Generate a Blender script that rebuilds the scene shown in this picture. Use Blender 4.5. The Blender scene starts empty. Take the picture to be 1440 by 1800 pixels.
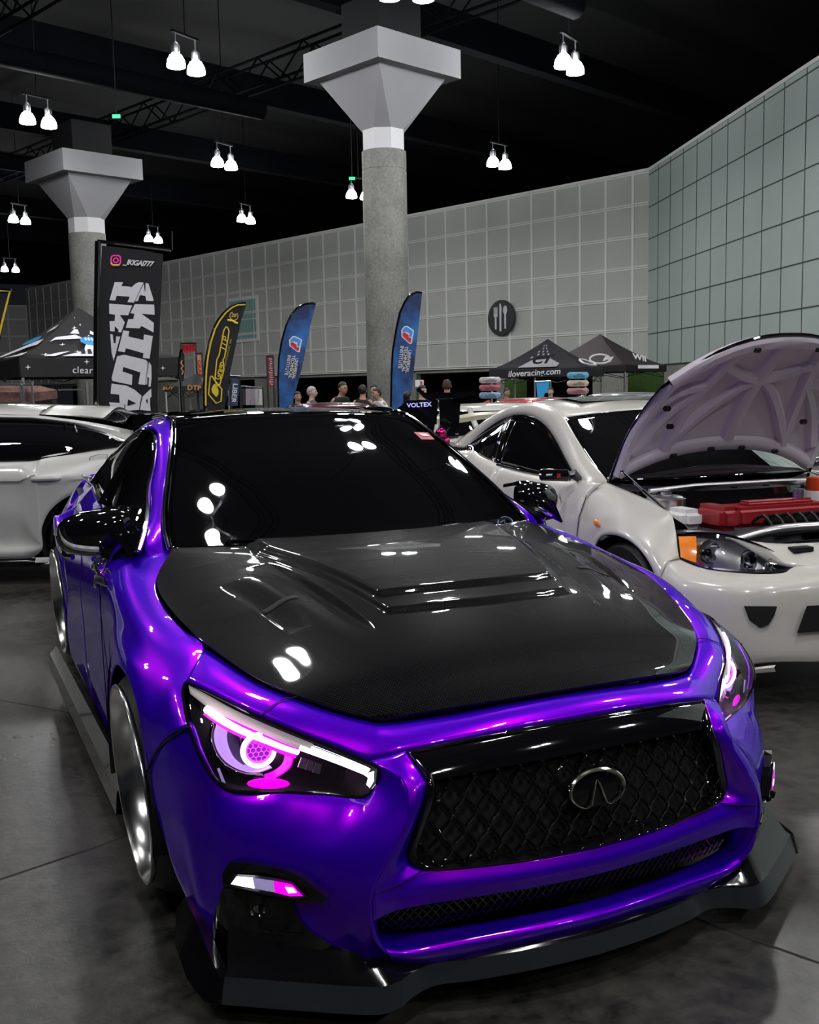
import bpy, bmesh, math, random
from mathutils import Vector, Matrix
from mathutils.bvhtree import BVHTree
from mathutils.geometry import tessellate_polygon
random.seed(4)
SC = bpy.context.scene
COL = SC.collection
V = Vector

# ------------------------------------------------------------------ camera
CAM_POS = V((-1.35871, -2.90831, 1.41855))
YAW, PITCH, ROLL, FPX = 0.4259180, 0.1158935, -0.0195739, 1848.979
_f = V((math.sin(YAW)*math.cos(PITCH), math.cos(YAW)*math.cos(PITCH), -math.sin(PITCH)))
_r0 = V((math.cos(YAW), -math.sin(YAW), 0)); _u0 = _r0.cross(_f)
_r = math.cos(ROLL)*_r0 + math.sin(ROLL)*_u0
_u = -math.sin(ROLL)*_r0 + math.cos(ROLL)*_u0
cd = bpy.data.cameras.new('camera'); cam = bpy.data.objects.new('camera', cd); COL.objects.link(cam)
cam.matrix_world = Matrix(((_r.x, _u.x, -_f.x, CAM_POS.x), (_r.y, _u.y, -_f.y, CAM_POS.y), (_r.z, _u.z, -_f.z, CAM_POS.z), (0, 0, 0, 1)))
cd.sensor_fit = 'HORIZONTAL'; cd.sensor_width = 36; cd.lens = FPX*36/1440
cd.clip_start = .05; cd.clip_end = 400
SC.camera = cam

# ------------------------------------------------------------------ world, exposure, lamp level
SC.view_settings.view_transform = 'Standard'; SC.view_settings.look = 'None'
SC.view_settings.gamma = 1; SC.view_settings.use_curve_mapping = False
SC.view_settings.exposure = 0.0
W = bpy.data.worlds.new('hall_air'); SC.world = W; W.use_nodes = True
W.node_tree.nodes['Background'].inputs[0].default_value = (.55, .62, .75, 1)
W.node_tree.nodes['Background'].inputs[1].default_value = 0.012
LAMP_LENS = 225.0      # radiance of the open mouth of a high bay lamp
LAMP_BELL = 105.0

def ray(px, py):
    return _f + _r*((px-720)/FPX) + _u*((900-py)/FPX)
def un(px, py, ax, v):
    r = ray(px, py); return CAM_POS + r*((v-CAM_POS[ax])/r[ax])
def far(px, py, d):
    return CAM_POS + ray(px, py)*d

def hit(bvh, px, py, lo=1.5, hi=7):
    """where the line of sight meets a surface; if it just misses, the nearest point of the surface"""
    r = ray(px, py).normalized(); h = bvh.ray_cast(CAM_POS, r)
    if h[0]: return h[0], (h[1] if h[1].dot(r) < 0 else -h[1])
    best = None
    for k in range(60):
        q = bvh.find_nearest(CAM_POS+r*(lo+(hi-lo)*k/59))
        if q[0] and (best is None or q[3] < best[3]): best = q
    return best[0], (best[1] if best[1].dot(r) < 0 else -best[1])
# ------------------------------------------------------------------ helpers
def tag(o, label=None, cat=None, group=None, kind=None):
    if label: o['label'] = label
    if cat: o['category'] = cat
    if group: o['group'] = group
    if kind: o['kind'] = kind
    return o
def empty(name, loc=(0, 0, 0), rz=0, label=None, cat=None, group=None, kind=None, parent=None):
    o = bpy.data.objects.new(name, None); COL.objects.link(o)
    o.location = loc; o.rotation_euler = (0, 0, rz); o.empty_display_size = .1
    if parent: o.parent = parent
    return tag(o, label, cat, group, kind)
def link(name, bm, mat, parent=None, smooth=True, sharp=35, fix=True):
    if fix: bmesh.ops.recalc_face_normals(bm, faces=bm.faces)
    me = bpy.data.meshes.new(name); bm.to_mesh(me); bm.free()
    for m in (mat if isinstance(mat, (list, tuple)) else [mat]): me.materials.append(m)
    if smooth:
        me.polygons.foreach_set('use_smooth', [True]*len(me.polygons))
        if sharp: me.set_sharp_from_angle(angle=math.radians(sharp))
    o = bpy.data.objects.new(name, me); COL.objects.link(o)
    if parent: o.parent = parent
    return o
def copy_tree(o, parent=None, first=True):
    c = o.copy(); COL.objects.link(c)
    if parent: c.parent = parent
    for ch in o.children: copy_tree(ch, c, False)
    return c
def B(): return bmesh.new()

def cr(pts, n, closed=False):
    """n points evenly along a Catmull-Rom curve through pts"""
    P = [V(p) for p in pts]; m = len(P)
    if m == 2: return [P[0].lerp(P[1], i/(n-1)) for i in range(n)]
    out = []
    segs = m if closed else m-1
    for i in range(segs):
        if closed: p0, p1, p2, p3 = P[i-1], P[i], P[(i+1) % m], P[(i+2) % m]
        else:
            p1, p2 = P[i], P[i+1]
            p0 = P[i-1] if i > 0 else p1*2-p2
            p3 = P[i+2] if i+2 < m else p2*2-p1
        d1 = max((p1-p0).length, 1e-6)**.5; d2 = max((p2-p1).length, 1e-6)**.5; d3 = max((p3-p2).length, 1e-6)**.5
        m1 = ((p1-p0)/d1-(p2-p0)/(d1+d2)+(p2-p1)/d2)*d2
        m2 = ((p2-p1)/d2-(p3-p1)/(d2+d3)+(p3-p2)/d3)*d2
        for k in range(12):
            t = k/12; t2 = t*t; t3 = t2*t
            out.append(p1*(2*t3-3*t2+1)+m1*(t3-2*t2+t)+p2*(-2*t3+3*t2)+m2*(t3-t2))
    out.append(P[0] if closed else P[-1])
    L = [0]
    for a, b in zip(out, out[1:]): L.append(L[-1]+(b-a).length)
    res = []; j = 0; N = n if closed else n-1
    for i in range(n):
        s = L[-1]*i/N
        while j < len(L)-2 and L[j+1] < s: j += 1
        t = (s-L[j])/max(L[j+1]-L[j], 1e-9); res.append(out[j].lerp(out[j+1], min(max(t, 0), 1)))
    return res
def crk(pts, k):
    """Catmull-Rom keeping the control points: k samples per segment"""
    P = [V(p) for p in pts]; out = []
    for i in range(len(P)-1):
        p1, p2 = P[i], P[i+1]
        p0 = P[i-1] if i > 0 else p1*2-p2
        p3 = P[i+2] if i+2 < len(P) else p2*2-p1
        for q in range(k):
            t = q/k; t2 = t*t; t3 = t2*t
            out.append(p1*(2*t3-3*t2+1)+(p2-p0)*.5*(t3-2*t2+t)+p2*(-2*t3+3*t2)+(p3-p1)*.5*(t3-t2))
    out.append(P[-1]); return out
def loft(rows, nu=40, k=6, keep=False):
    """rows of points -> smooth grid; keep=True: rows hold matching control points"""
    R = [crk(r, nu) if keep else cr(r, nu) for r in rows]
    cols = list(zip(*R))
    C = [crk(c, k) if k > 1 and len(c) > 2 else (crk(c, k) if k > 1 else list(c)) for c in cols]
    return [list(r) for r in zip(*C)]
def mir(g): return [[V((-p.x, p.y, p.z)) for p in r] for r in g]
def add_grid(bm, g, close_u=False, close_v=False, mi=0):
    vs = [[bm.verts.new(p) for p in r] for r in g]
    n, m = len(vs), len(vs[0])
    for i in range(n if close_v else n-1):
        for j in range(m if close_u else m-1):
            q = [vs[i][j], vs[i][(j+1) % m], vs[(i+1) % n][(j+1) % m], vs[(i+1) % n][j]]
            try: f = bm.faces.new(q); f.material_index = mi
            except ValueError: pass
    return vs
def shell(name, grids, mat, parent, th=.008, out=None, sharp=40, merge=1e-4, flip=False):
    """panel(s) from grids, oriented away from `out`, given a real thickness inward"""
    bm = B()
    for g in grids: add_grid(bm, g)
    bmesh.ops.remove_doubles(bm, verts=bm.verts, dist=merge)
    bad = [f for f in bm.faces if f.calc_area() < 1e-10]
    if bad: bmesh.ops.delete(bm, geom=bad, context='FACES')
    bmesh.ops.recalc_face_normals(bm, faces=bm.faces)
    c = V(out) if out else V((0, 1.4, .45)); s = 0
    for f in bm.faces: s += f.normal.dot(f.calc_center_median()-c)*f.calc_area()
    if (s < 0) != flip: bmesh.ops.reverse_faces(bm, faces=bm.faces)
    o = link(name, bm, mat, parent, sharp=sharp, fix=False)
    if th:
        md = o.modifiers.new('thickness', 'SOLIDIFY'); md.thickness = th; md.offset = -1
    return o
def box(bm, c, s, rz=0, M=None, mi=0):
    vs = []
    mm = M if M else Matrix.Rotation(rz, 4, 'Z')
    for x in (-.5, .5):
        for y in (-.5, .5):
            for z in (-.5, .5): vs.append(bm.verts.new(V(c)+(mm.to_3x3() @ V((x*s[0], y*s[1], z*s[2])))))
    for q in ((0, 1, 3, 2), (4, 6, 7, 5), (0, 4, 5, 1), (2, 3, 7, 6), (0, 2, 6, 4), (1, 5, 7, 3)):
        f = bm.faces.new([vs[i] for i in q]); f.material_index = mi
    return vs
def tube(bm, pts, r, seg=10, cap=True, closed=False, mi=0):
    P = [V(p) for p in pts]; n = len(P); rings = []
    prev = None
    for i, p in enumerate(P):
        a = P[i-1] if (i > 0 or closed) else P[i]; b = P[(i+1) % n] if (i < n-1 or closed) else P[i]
        t = (b-a).normalized()
        if prev is None: x = t.orthogonal().normalized()
        else:
            x = prev-t*prev.dot(t); x = x.normalized() if x.length > 1e-6 else t.orthogonal().normalized()
        prev = x; y = t.cross(x); rr = r[i] if isinstance(r, (list, tuple)) else r
        rings.append([bm.verts.new(p+(x*math.cos(2*math.pi*k/seg)+y*math.sin(2*math.pi*k/seg))*rr) for k in range(seg)])
    for i in range(n if closed else n-1):
        for k in range(seg):
            try:
                f = bm.faces.new([rings[i][k], rings[i][(k+1) % seg], rings[(i+1) % n][(k+1) % seg], rings[(i+1) % n][k]]); f.material_index = mi
            except ValueError: pass
    if cap and not closed:
        for rg in (rings[0], rings[-1]):
            try: bm.faces.new(rg).material_index = mi
            except ValueError: pass
def lathe(bm, prof, M=None, seg=48, mi=0, a0=0, a1=2*math.pi):
    """prof: (radius, height) pairs revolved about local z, placed by M"""
    M = M or Matrix.Identity(4); full = abs(a1-a0-2*math.pi) < 1e-6
    n = seg if full else seg+1
    g = [[M @ V((r*math.cos(a0+(a1-a0)*k/seg), r*math.sin(a0+(a1-a0)*k/seg), h)) for k in range(n)] for r, h in prof]
    add_grid(bm, g, close_u=full, mi=mi)
def prism(bm, poly, d, mi=0):
    """closed polygon (3D points) extruded by vector d"""
    P = [V(p) for p in poly]; n = len(P)
    a = [bm.verts.new(p) for p in P]; b = [bm.verts.new(p+V(d)) for p in P]; fs = []
    if n > 4:
        for t in tessellate_polygon([P]):
            for w, r in ((a, t), (b, t[::-1])):
                try: fs.append(bm.faces.new([w[i] for i in r]))
                except ValueError: pass
    else: fs = [bm.faces.new(a), bm.faces.new(b[::-1])]
    for i in range(n): fs.append(bm.faces.new([a[i], b[i], b[(i+1) % n], a[(i+1) % n]]))
    for f in fs: f.material_index = mi
def frame(origin, xdir, ydir):
    """matrix whose x runs along xdir, z is the normal of the xdir/ydir plane"""
    x = V(xdir).normalized(); z = x.cross(V(ydir)).normalized(); y = z.cross(x)
    M = Matrix((x, y, z)).transposed().to_4x4(); M.translation = V(origin); return M
def text(name, s, size, M, mat, parent, depth=.004, shear=0, offset=0, sx=1, sy=1, align='CENTER', spacing=1, bend=None):
    c = bpy.data.curves.new(name, 'FONT'); c.body = s; c.size = size; c.align_x = align; c.align_y = 'CENTER'
    c.extrude = depth/2; c.shear = shear; c.offset = offset; c.space_character = spacing; c.resolution_u = 3
    t = bpy.data.objects.new(name, c); COL.objects.link(t)
    bpy.context.view_layer.update()
    me = bpy.data.meshes.new_from_object(t); bpy.data.objects.remove(t); bpy.data.curves.remove(c)
    me.name = name
    me.transform(Matrix.Diagonal((sx, sy, 1, 1)))
    if bend:
        for v in me.vertices: v.co = bend(v.co)
    else: me.transform(M)
    me.materials.clear(); me.materials.append(mat)
    o = bpy.data.objects.new(name, me); COL.objects.link(o); o.parent = parent
    return o

NH = V((math.sin(YAW), math.cos(YAW), 0)); RH = V((math.cos(YAW), -math.sin(YAW), 0))
def vp(px, py, d):
    """point of an upright plane standing d metres in front of the camera"""
    r = ray(px, py); return CAM_POS+r*(d/r.dot(NH))
def sheet(name, poly, d, mat, parent=None, th=.01, off=0):
    """flat cut-out on an upright plane; coordinates relative to the parent's location"""
    o = parent.location if parent else V((0, 0, 0)); bm = B()
    prism(bm, [vp(x, y, d)-NH*off-o for x, y in poly], NH*th)
    bmesh.ops.triangulate(bm, faces=[f for f in bm.faces if len(f.verts) > 4], ngon_method='EAR_CLIP')
    return link(name, bm, mat, parent, smooth=False)
def words(name, s, cx, cy, h, ang, d, mat, parent, off=.012, shear=0, sx=1, offset=0, spacing=1):
    a = math.radians(ang); bx, by, ux, uy = math.cos(a), math.sin(a), math.sin(a), -math.cos(a); o = parent.location.copy() if parent else V((0, 0, 0))
    def bend(c):
        return vp(cx+(c.x*bx+c.y*ux), cy+(c.x*by+c.y*uy), d)-NH*(off+c.z)-o
    return text(name, s, h, None, mat, parent, depth=.004, shear=shear, sx=sx, offset=offset*h, spacing=spacing, bend=bend)
# ------------------------------------------------------------------ materials
def nt(name):
    m = bpy.data.materials.new(name); m.use_nodes = True
    return m, m.node_tree, m.node_tree.nodes['Principled BSDF']
def pbr(name, col, rough=.5, metal=0, coat=0, coat_r=.03, emit=None, es=0, spec=.5, noise=0, nscale=20, alpha=1, trans=0, ior=1.45):
    m, t, p = nt(name)
    p.inputs['Base Color'].default_value = (*col, 1); p.inputs['Roughness'].default_value = rough
    p.inputs['Metallic'].default_value = metal; p.inputs['Coat Weight'].default_value = coat
    p.inputs['Coat Roughness'].default_value = coat_r; p.inputs['Specular IOR Level'].default_value = spec
    p.inputs['IOR'].default_value = ior
    if trans: p.inputs['Transmission Weight'].default_value = trans
    if emit: p.inputs['Emission Color'].default_value = (*emit, 1); p.inputs['Emission Strength'].default_value = es
    if noise:
        co = t.nodes.new('ShaderNodeTexCoord'); n = t.nodes.new('ShaderNodeTexNoise'); n.inputs['Scale'].default_value = nscale
        n.inputs['Detail'].default_value = 6
        t.links.new(co.outputs['Object'], n.inputs['Vector'])
        mx = t.nodes.new('ShaderNodeMix'); mx.data_type = 'RGBA'
        mx.inputs[6].default_value = (*[c*(1-noise) for c in col], 1); mx.inputs[7].default_value = (*[min(1, c*(1+noise)) for c in col], 1)
        t.links.new(n.outputs['Fac'], mx.inputs[0]); t.links.new(mx.outputs[2], p.inputs['Base Color'])
    return m
M = {}
M['black_gloss'] = pbr('gloss_black', (.004, .004, .005), .06, coat=1, noise=.1)
M['black_matte'] = pbr('matte_black', (.006, .006, .006), .6, noise=.3)
M['lip_black'] = pbr('lip_black', (.003, .003, .004), .16, coat=.35, coat_r=.08, spec=.2, noise=.1)
M['rubber'] = pbr('tyre_rubber', (.008, .008, .008), .5, noise=.3, nscale=60)
M['chrome'] = pbr('chrome', (.85, .86, .88), .07, 1, noise=.03)
M['polished'] = pbr('polished_rim', (.93, .93, .95), .19, 1, noise=.08, nscale=9)
M['dark_metal'] = pbr('dark_metal', (.10, .10, .11), .3, 1, noise=.2)
M['smoke_glass'] = pbr('tinted_glass', (.0015, .0015, .002), .02, coat=1, coat_r=.01, spec=.6, noise=.02)
M['window_glass'] = pbr('side_glass', (.004, .004, .005), .015, coat=1, coat_r=.005, spec=1, noise=.02)
M['plate_grey'] = pbr('splitter_grey', (.018, .022, .028), .3, coat=.4, coat_r=.2, noise=.25, nscale=14)
M['pearl_white'] = pbr('pearl_white_paint', (.62, .60, .56), .25, coat=1, coat_r=.02, noise=.03)
M['grey_white'] = pbr('cool_white_paint', (.55, .55, .54), .25, coat=1, coat_r=.02, noise=.03)
M['red_paint'] = pbr('red_paint', (.45, .01, .02), .25, coat=1, noise=.1)
M['silver_paint'] = pbr('silver_paint', (.45, .48, .5), .25, .6, coat=1, noise=.05)
M['white_plain'] = pbr('white_print', (.75, .75, .77), .6, noise=.05)
M['alu'] = pbr('aluminium', (.6, .6, .62), .3, 1, noise=.15)
M['under_white'] = pbr('primer_white', (.78, .71, .82), .45, noise=.08, nscale=6)

def purple():
    m, t, p = nt('pearl_purple_paint'); N, L = t.nodes, t.links
    p.inputs['Base Color'].default_value = (.022, .0, .62, 1); p.inputs['Roughness'].default_value = .45
    p.inputs['Metallic'].default_value = .5; p.inputs['Specular IOR Level'].default_value = .08; p.inputs['Specular Tint'].default_value = (.45, .12, .95, 1); p.inputs['Coat Weight'].default_value = 1; p.inputs['Coat Roughness'].default_value = .02
    co = N.new('ShaderNodeTexCoord'); vo = N.new('ShaderNodeTexVoronoi'); vo.inputs['Scale'].default_value = 900
    L.new(co.outputs['Object'], vo.inputs['Vector'])
    g = N.new('ShaderNodeBsdfAnisotropic'); g.inputs['Color'].default_value = (.80, .0, .72, 1); g.inputs['Roughness'].default_value = .30
    bp = N.new('ShaderNodeBump'); bp.inputs['Strength'].default_value = .06; bp.inputs['Distance'].default_value = .001
    L.new(vo.outputs['Distance'], bp.inputs['Height']); L.new(bp.outputs[0], g.inputs['Normal'])
    mx = N.new('ShaderNodeMixShader'); lw = N.new('ShaderNodeLayerWeight'); lw.inputs[0].default_value = .35
    mr = N.new('ShaderNodeMapRange'); mr.inputs[3].default_value = .20; mr.inputs[4].default_value = .02
    L.new(lw.outputs['Facing'], mr.inputs[0]); L.new(mr.outputs[0], mx.inputs[0])
    L.new(p.outputs[0], mx.inputs[1]); L.new(g.outputs[0], mx.inputs[2])
    L.new(mx.outputs[0], N['Material Output'].inputs[0]); return m
M['purple'] = purple()

def carbon():
    m, t, p = nt('carbon_fibre'); N, L = t.nodes, t.links
    co = N.new('ShaderNodeTexCoord'); mp = N.new('ShaderNodeMapping'); mp.inputs['Rotation'].default_value = (0, 0, .78)
    L.new(co.outputs['Object'], mp.inputs[0])
    w1 = N.new('ShaderNodeTexWave'); w1.inputs['Scale'].default_value = 55; w1.wave_profile = 'SIN'
    w2 = N.new('ShaderNodeTexWave'); w2.inputs['Scale'].default_value = 55; w2.bands_direction = 'Y'
    L.new(mp.outputs[0], w1.inputs[0]); L.new(mp.outputs[0], w2.inputs[0])
    ml = N.new('ShaderNodeMath'); ml.operation = 'MULTIPLY'; L.new(w1.outputs['Fac'], ml.inputs[0]); L.new(w2.outputs['Fac'], ml.inputs[1])
    rp = N.new('ShaderNodeMapRange'); rp.inputs[3].default_value = .35; rp.inputs[4].default_value = .6
    L.new(ml.outputs[0], rp.inputs[0]); L.new(rp.outputs[0], p.inputs['Roughness'])
    cm = N.new('ShaderNodeMix'); cm.data_type = 'RGBA'; cm.inputs[6].default_value = (.0012, .0012, .0016, 1); cm.inputs[7].default_value = (.014, .014, .017, 1)
    L.new(ml.outputs[0], cm.inputs[0]); L.new(cm.outputs[2], p.inputs['Base Color'])
    p.inputs['Coat Weight'].default_value = 1; p.inputs['Coat Roughness'].default_value = .03; p.inputs['Specular IOR Level'].default_value = .03
    return m
M['carbon'] = carbon()

def emis(name, col, s):
    m, t, p = nt(name); p.inputs['Base Color'].default_value = (*col, 1)
    p.inputs['Emission Color'].default_value = (*col, 1); p.inputs['Emission Strength'].default_value = s; return m
M['led_pink'] = emis('pink_led', (.95, .08, .9), 2.0)
M['led_hot'] = emis('hot_pink_led', (1, .66, 1), 4.5)
M['led_white'] = emis('white_led', (.93, .95, 1), 2.6)
M['glow_soft'] = emis('chrome_reflection_glow', (.5, .46, .42), .35)  # glow standing in for the reflection on the chrome band
M['glow_violet'] = emis('violet_glow', (.45, .38, .75), .35)
M['glow_magenta'] = emis('magenta_glow', (.75, .0, .72), 1.1)

def clear_lens():
    m, t, p = nt('clear_lens'); N, L = t.nodes, t.links
    tr = N.new('ShaderNodeBsdfTransparent'); tr.inputs[0].default_value = (.93, .93, .95, 1)
    gl = N.new('ShaderNodeBsdfAnisotropic'); gl.inputs['Roughness'].default_value = .03; gl.inputs['Color'].default_value = (1, 1, 1, 1)
    fr = N.new('ShaderNodeFresnel'); fr.inputs[0].default_value = 1.45
    mx = N.new('ShaderNodeMixShader'); L.new(fr.outputs[0], mx.inputs[0]); L.new(tr.outputs[0], mx.inputs[1]); L.new(gl.outputs[0], mx.inputs[2])
    L.new(mx.outputs[0], N['Material Output'].inputs[0]); return m
M['lens'] = clear_lens()
# ================================================================== HALL
def concrete(name, c1, c2, rough):
    m, t, p = nt(name); N, L = t.nodes, t.links
    co = N.new('ShaderNodeTexCoord')
    n1 = N.new('ShaderNodeTexNoise'); n1.inputs['Scale'].default_value = .9; n1.inputs['Detail'].default_value = 8; n1.inputs['Roughness'].default_value = .62
    n2 = N.new('ShaderNodeTexNoise'); n2.inputs['Scale'].default_value = 14; n2.inputs['Detail'].default_value = 8; n2.inputs['Roughness'].default_value = .7
    L.new(co.outputs['Object'], n1.inputs[0]); L.new(co.outputs['Object'], n2.inputs[0])
    ad = N.new('ShaderNodeMath'); ad.operation = 'ADD'; L.new(n1.outputs['Fac'], ad.inputs[0]); L.new(n2.outputs['Fac'], ad.inputs[1])
    rp = N.new('ShaderNodeMapRange'); rp.inputs[1].default_value = .82; rp.inputs[2].default_value = 1.18; L.new(ad.outputs[0], rp.inputs[0])
    mx = N.new('ShaderNodeMix'); mx.data_type = 'RGBA'; mx.inputs[6].default_value = (*c1, 1); mx.inputs[7].default_value = (*c2, 1)
    L.new(rp.outputs[0], mx.inputs[0]); L.new(mx.outputs[2], p.inputs['Base Color'])
    r2 = N.new('ShaderNodeMapRange'); r2.inputs[3].default_value = rough-.08; r2.inputs[4].default_value = rough+.15
    L.new(n1.outputs['Fac'], r2.inputs[0]); L.new(r2.outputs[0], p.inputs['Roughness'])
    bp = N.new('ShaderNodeBump'); bp.inputs['Strength'].default_value = .22; bp.inputs['Distance'].default_value = .01
    L.new(n2.outputs['Fac'], bp.inputs['Height']); L.new(bp.outputs[0], p.inputs['Normal'])
    return m
M['floor'] = concrete('polished_concrete', (.009, .0088, .0075), (.057, .055, .049), .26)
M['column'] = concrete('column_concrete', (.13, .132, .122), (.25, .25, .235), .55)
M['pilaster'] = concrete('pilaster_concrete', (.22, .22, .20), (.36, .36, .33), .6)
M['cap'] = pbr('painted_capital', (.31, .31, .325), .6, noise=.04, nscale=2)
M['cap_white'] = pbr('white_collar', (.62, .62, .64), .6, noise=.03)
M['ceil'] = pbr('ceiling_black', (.0018, .002, .003), .8, noise=.3, nscale=2)
M['beam'] = pbr('truss_black', (.0025, .003, .0045), .9, spec=.08, noise=.5, nscale=1.5)
M['panel_w'] = pbr('wall_panel', (.56, .575, .54), .65, noise=.10, nscale=.5)
M['panel_line'] = pbr('wall_trim_white', (.86, .87, .84), .5, noise=.05)
M['panel_g'] = pbr('green_wall_panel', (.45, .54, .505), .5, noise=.08, nscale=.4)
M['seam'] = pbr('seam_dark', (.06, .07, .07), .7, noise=.2)
M['dark'] = pbr('dark_recess', (.004, .004, .004), .8, noise=.2)

bm = B(); add_grid(bm, [[V((x, y, 0)) for x in (-60, 0, 60)] for y in (-30, 30, 140)])
tag(link('floor', bm, M['floor'], smooth=False), kind='structure')
# saw-cut control joints in the slab
def joint(pts, w=.006):
    bm = B(); P = [V((p[0], p[1], .001)) for p in pts]
    for a, b in zip(P, P[1:]):
        d = (b-a).normalized(); n = V((-d.y, d.x, 0))*w
        bm.faces.new([bm.verts.new(q) for q in (a-n, b-n, b+n, a+n)])
    return bm
JM = pbr('joint_dark', (.015, .014, .013), .9, noise=.2)
def fl(px, py): return un(px, py, 2, 0)
tag(link('trim_1', joint([fl(-60, 1567), fl(0, 1546), fl(160, 1492), fl(330, 1430), fl(700, 1300)], .004), JM, smooth=False), kind='structure')
tag(link('trim_2', joint([fl(-60, 1205), fl(0, 1231), fl(80, 1245), fl(200, 1268), fl(420, 1310)], .004), JM, smooth=False), kind='structure')
tag(link('trim_3', joint([fl(1160, 1590), fl(1290, 1640), fl(1370, 1668), fl(1440, 1693), fl(1600, 1750)], .004), JM, smooth=False), kind='structure')

# ---- back wall: framed square panels, and the pale green wall to the right
CR = V((28.95, 37.0, 0))
DB = V((-.3270, .9450, 0)).normalized()         # back wall runs this way from the corner
DR = V((-.3282, -.9446, 0)).normalized()        # right wall runs this way towards us
ZB, ZT, CELL = 2.55, 11.0, 1.5
LB = 66.0
NB = V((-DB.y, DB.x, 0));  NB = NB if NB.dot(CAM_POS-CR) > 0 else -NB
NR = V((-DR.y, DR.x, 0));  NR = NR if NR.dot(CAM_POS-CR) > 0 else -NR
def wallbox(bm, o, d, n, a, b, z0, z1, t0, t1, mi=0):
    p = [o+d*a, o+d*b]
    prism(bm, [p[0]+n*t0+V((0, 0, z0)), p[1]+n*t0+V((0, 0, z0)), p[1]+n*t0+V((0, 0, z1)), p[0]+n*t0+V((0, 0, z1))], n*(t1-t0), mi)
bm = B()
wallbox(bm, CR, DB, NB, -.0, LB, ZB, ZT, -.5, 0, 0)
rows = 6; rh = (ZT-ZB)/rows
k = 0; s = .85
while s < LB:
    wallbox(bm, CR, DB, NB, s-.06, s+.06, ZB, ZT, -.02, .05, 1); s += CELL
for i in range(rows+1):
    z = ZB+i*rh
    for dz in (-.048, .048):
        wallbox(bm, CR, DB, NB, 0, LB, z+dz-.030, z+dz+.030, -.02, .055, 1)
tag(link('wall_back', bm, [M['panel_w'], M['panel_line']], smooth=False), kind='structure')
# recessed base of the back wall: pale pilasters with dark openings between
bm = B()
wallbox(bm, CR, DB, NB, 0, LB, 0, ZB, -4.2, -4.0, 1)
for a, b in ((0, 3.2), (8.2, 9.4), (15.5, 19.3), (27.5, 31.2), (38, 44), (52, 55), (62, 66)):
    wallbox(bm, CR, DB, NB, a, b, 0, ZB, -.5, -.1, 0)
wallbox(bm, CR, DB, NB, 0, LB, ZB-.25, ZB, -4.0, -.1, 0)
tag(link('wall_back_base', bm, [M['pilaster'], M['dark']], smooth=False), kind='structure')
# right wall
bm = B()
wallbox(bm, CR, DR, NR, 0, 44, 2.3, 11.0, -.5, 0, 0)
z = 2.3
while z < 10.9:
    wallbox(bm, CR, DR, NR, 0, 44, z-.02, z+.02, -.01, .02, 1); z += 1.42
i = 0; s = 1.3
while s < 44:
    wallbox(bm, CR, DR, NR, s-.02, s+.02, 2.3, 11.0, -.01, .012, 1)
    s += 1.55
tag(link('wall_right', bm, [M['panel_g'], M['seam']], smooth=False), kind='structure')
bm = B(); wallbox(bm, CR, DR, NR, 0, 44, 0, 2.3, -.45, -.05)
tag(link('wall_right_base', bm, M['pilaster'], smooth=False), kind='structure')
bm = B(); wallbox(bm, CR, DB, NB, -.02, LB, ZT, ZT+.12, -.5, .08)
wallbox(bm, CR, DR, NR, 0, 44, 11.0, 11.12, -.5, .06)
tag(link('trim_4', bm, M['panel_line'], smooth=False), kind='structure')
# left far wall, lower and further off
e = CR+DB*LB
bm = B(); DL = V((-1, .12, 0)).normalized(); NL = V((DL.y, -DL.x, 0)); NL = NL if NL.dot(CAM_POS-e) > 0 else -NL
wallbox(bm, e, DL, NL, -1, 40, 0, 9.6, -.5, 0, 0)
s = 0
while s < 40:
    wallbox(bm, e, DL, NL, s-.06, s+.06, 2.4, 9.6, -.01, .05, 1); s += 1.6
for z in (2.4, 3.9, 5.4, 6.9, 8.4, 9.6): wallbox(bm, e, DL, NL, 0, 40, z-.07, z+.07, -.01, .05, 1)
tag(link('wall_left', bm, [M['panel_w'], M['panel_line']], smooth=False), kind='structure')

# window in the back wall (glass with a bright frame), white frame
def on_wall(px, py, o, n):
    r = ray(px, py); return CAM_POS+r*((o-CAM_POS).dot(n)/r.dot(n))
wa = on_wall(404, 598, CR+NB*.06, NB); wb = on_wall(452, 598, CR+NB*.06, NB); wt = on_wall(425, 528, CR+NB*.06, NB)
sa, sb = (wa-CR).dot(DB), (wb-CR).dot(DB); z0, z1 = wa.z, wt.z
s0, s1 = min(sa, sb), max(sa, sb)
bm = B(); wallbox(bm, CR, DB, NB, s0, s1, z0, z1, .02, .05)
tag(link('window_1', bm, pbr('window_teal', (.10, .20, .19), .08, emit=(.25, .42, .40), es=.12, noise=.3, nscale=1), smooth=False), kind='structure')
bm = B()
for a, b, c, d in ((s0-.22, s0, z0-.22, z1+.22), (s1, s1+.22, z0-.22, z1+.22), (s0, s1, z0-.22, z0), (s0, s1, z1, z1+.22), (s0, s1, (z0+z1)/2-.03, (z0+z1)/2+.03)):
    wallbox(bm, CR, DB, NB, a, b, c, d, .0, .1)
tag(link('window_2', bm, M['panel_line'], smooth=False), kind='structure')

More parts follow.
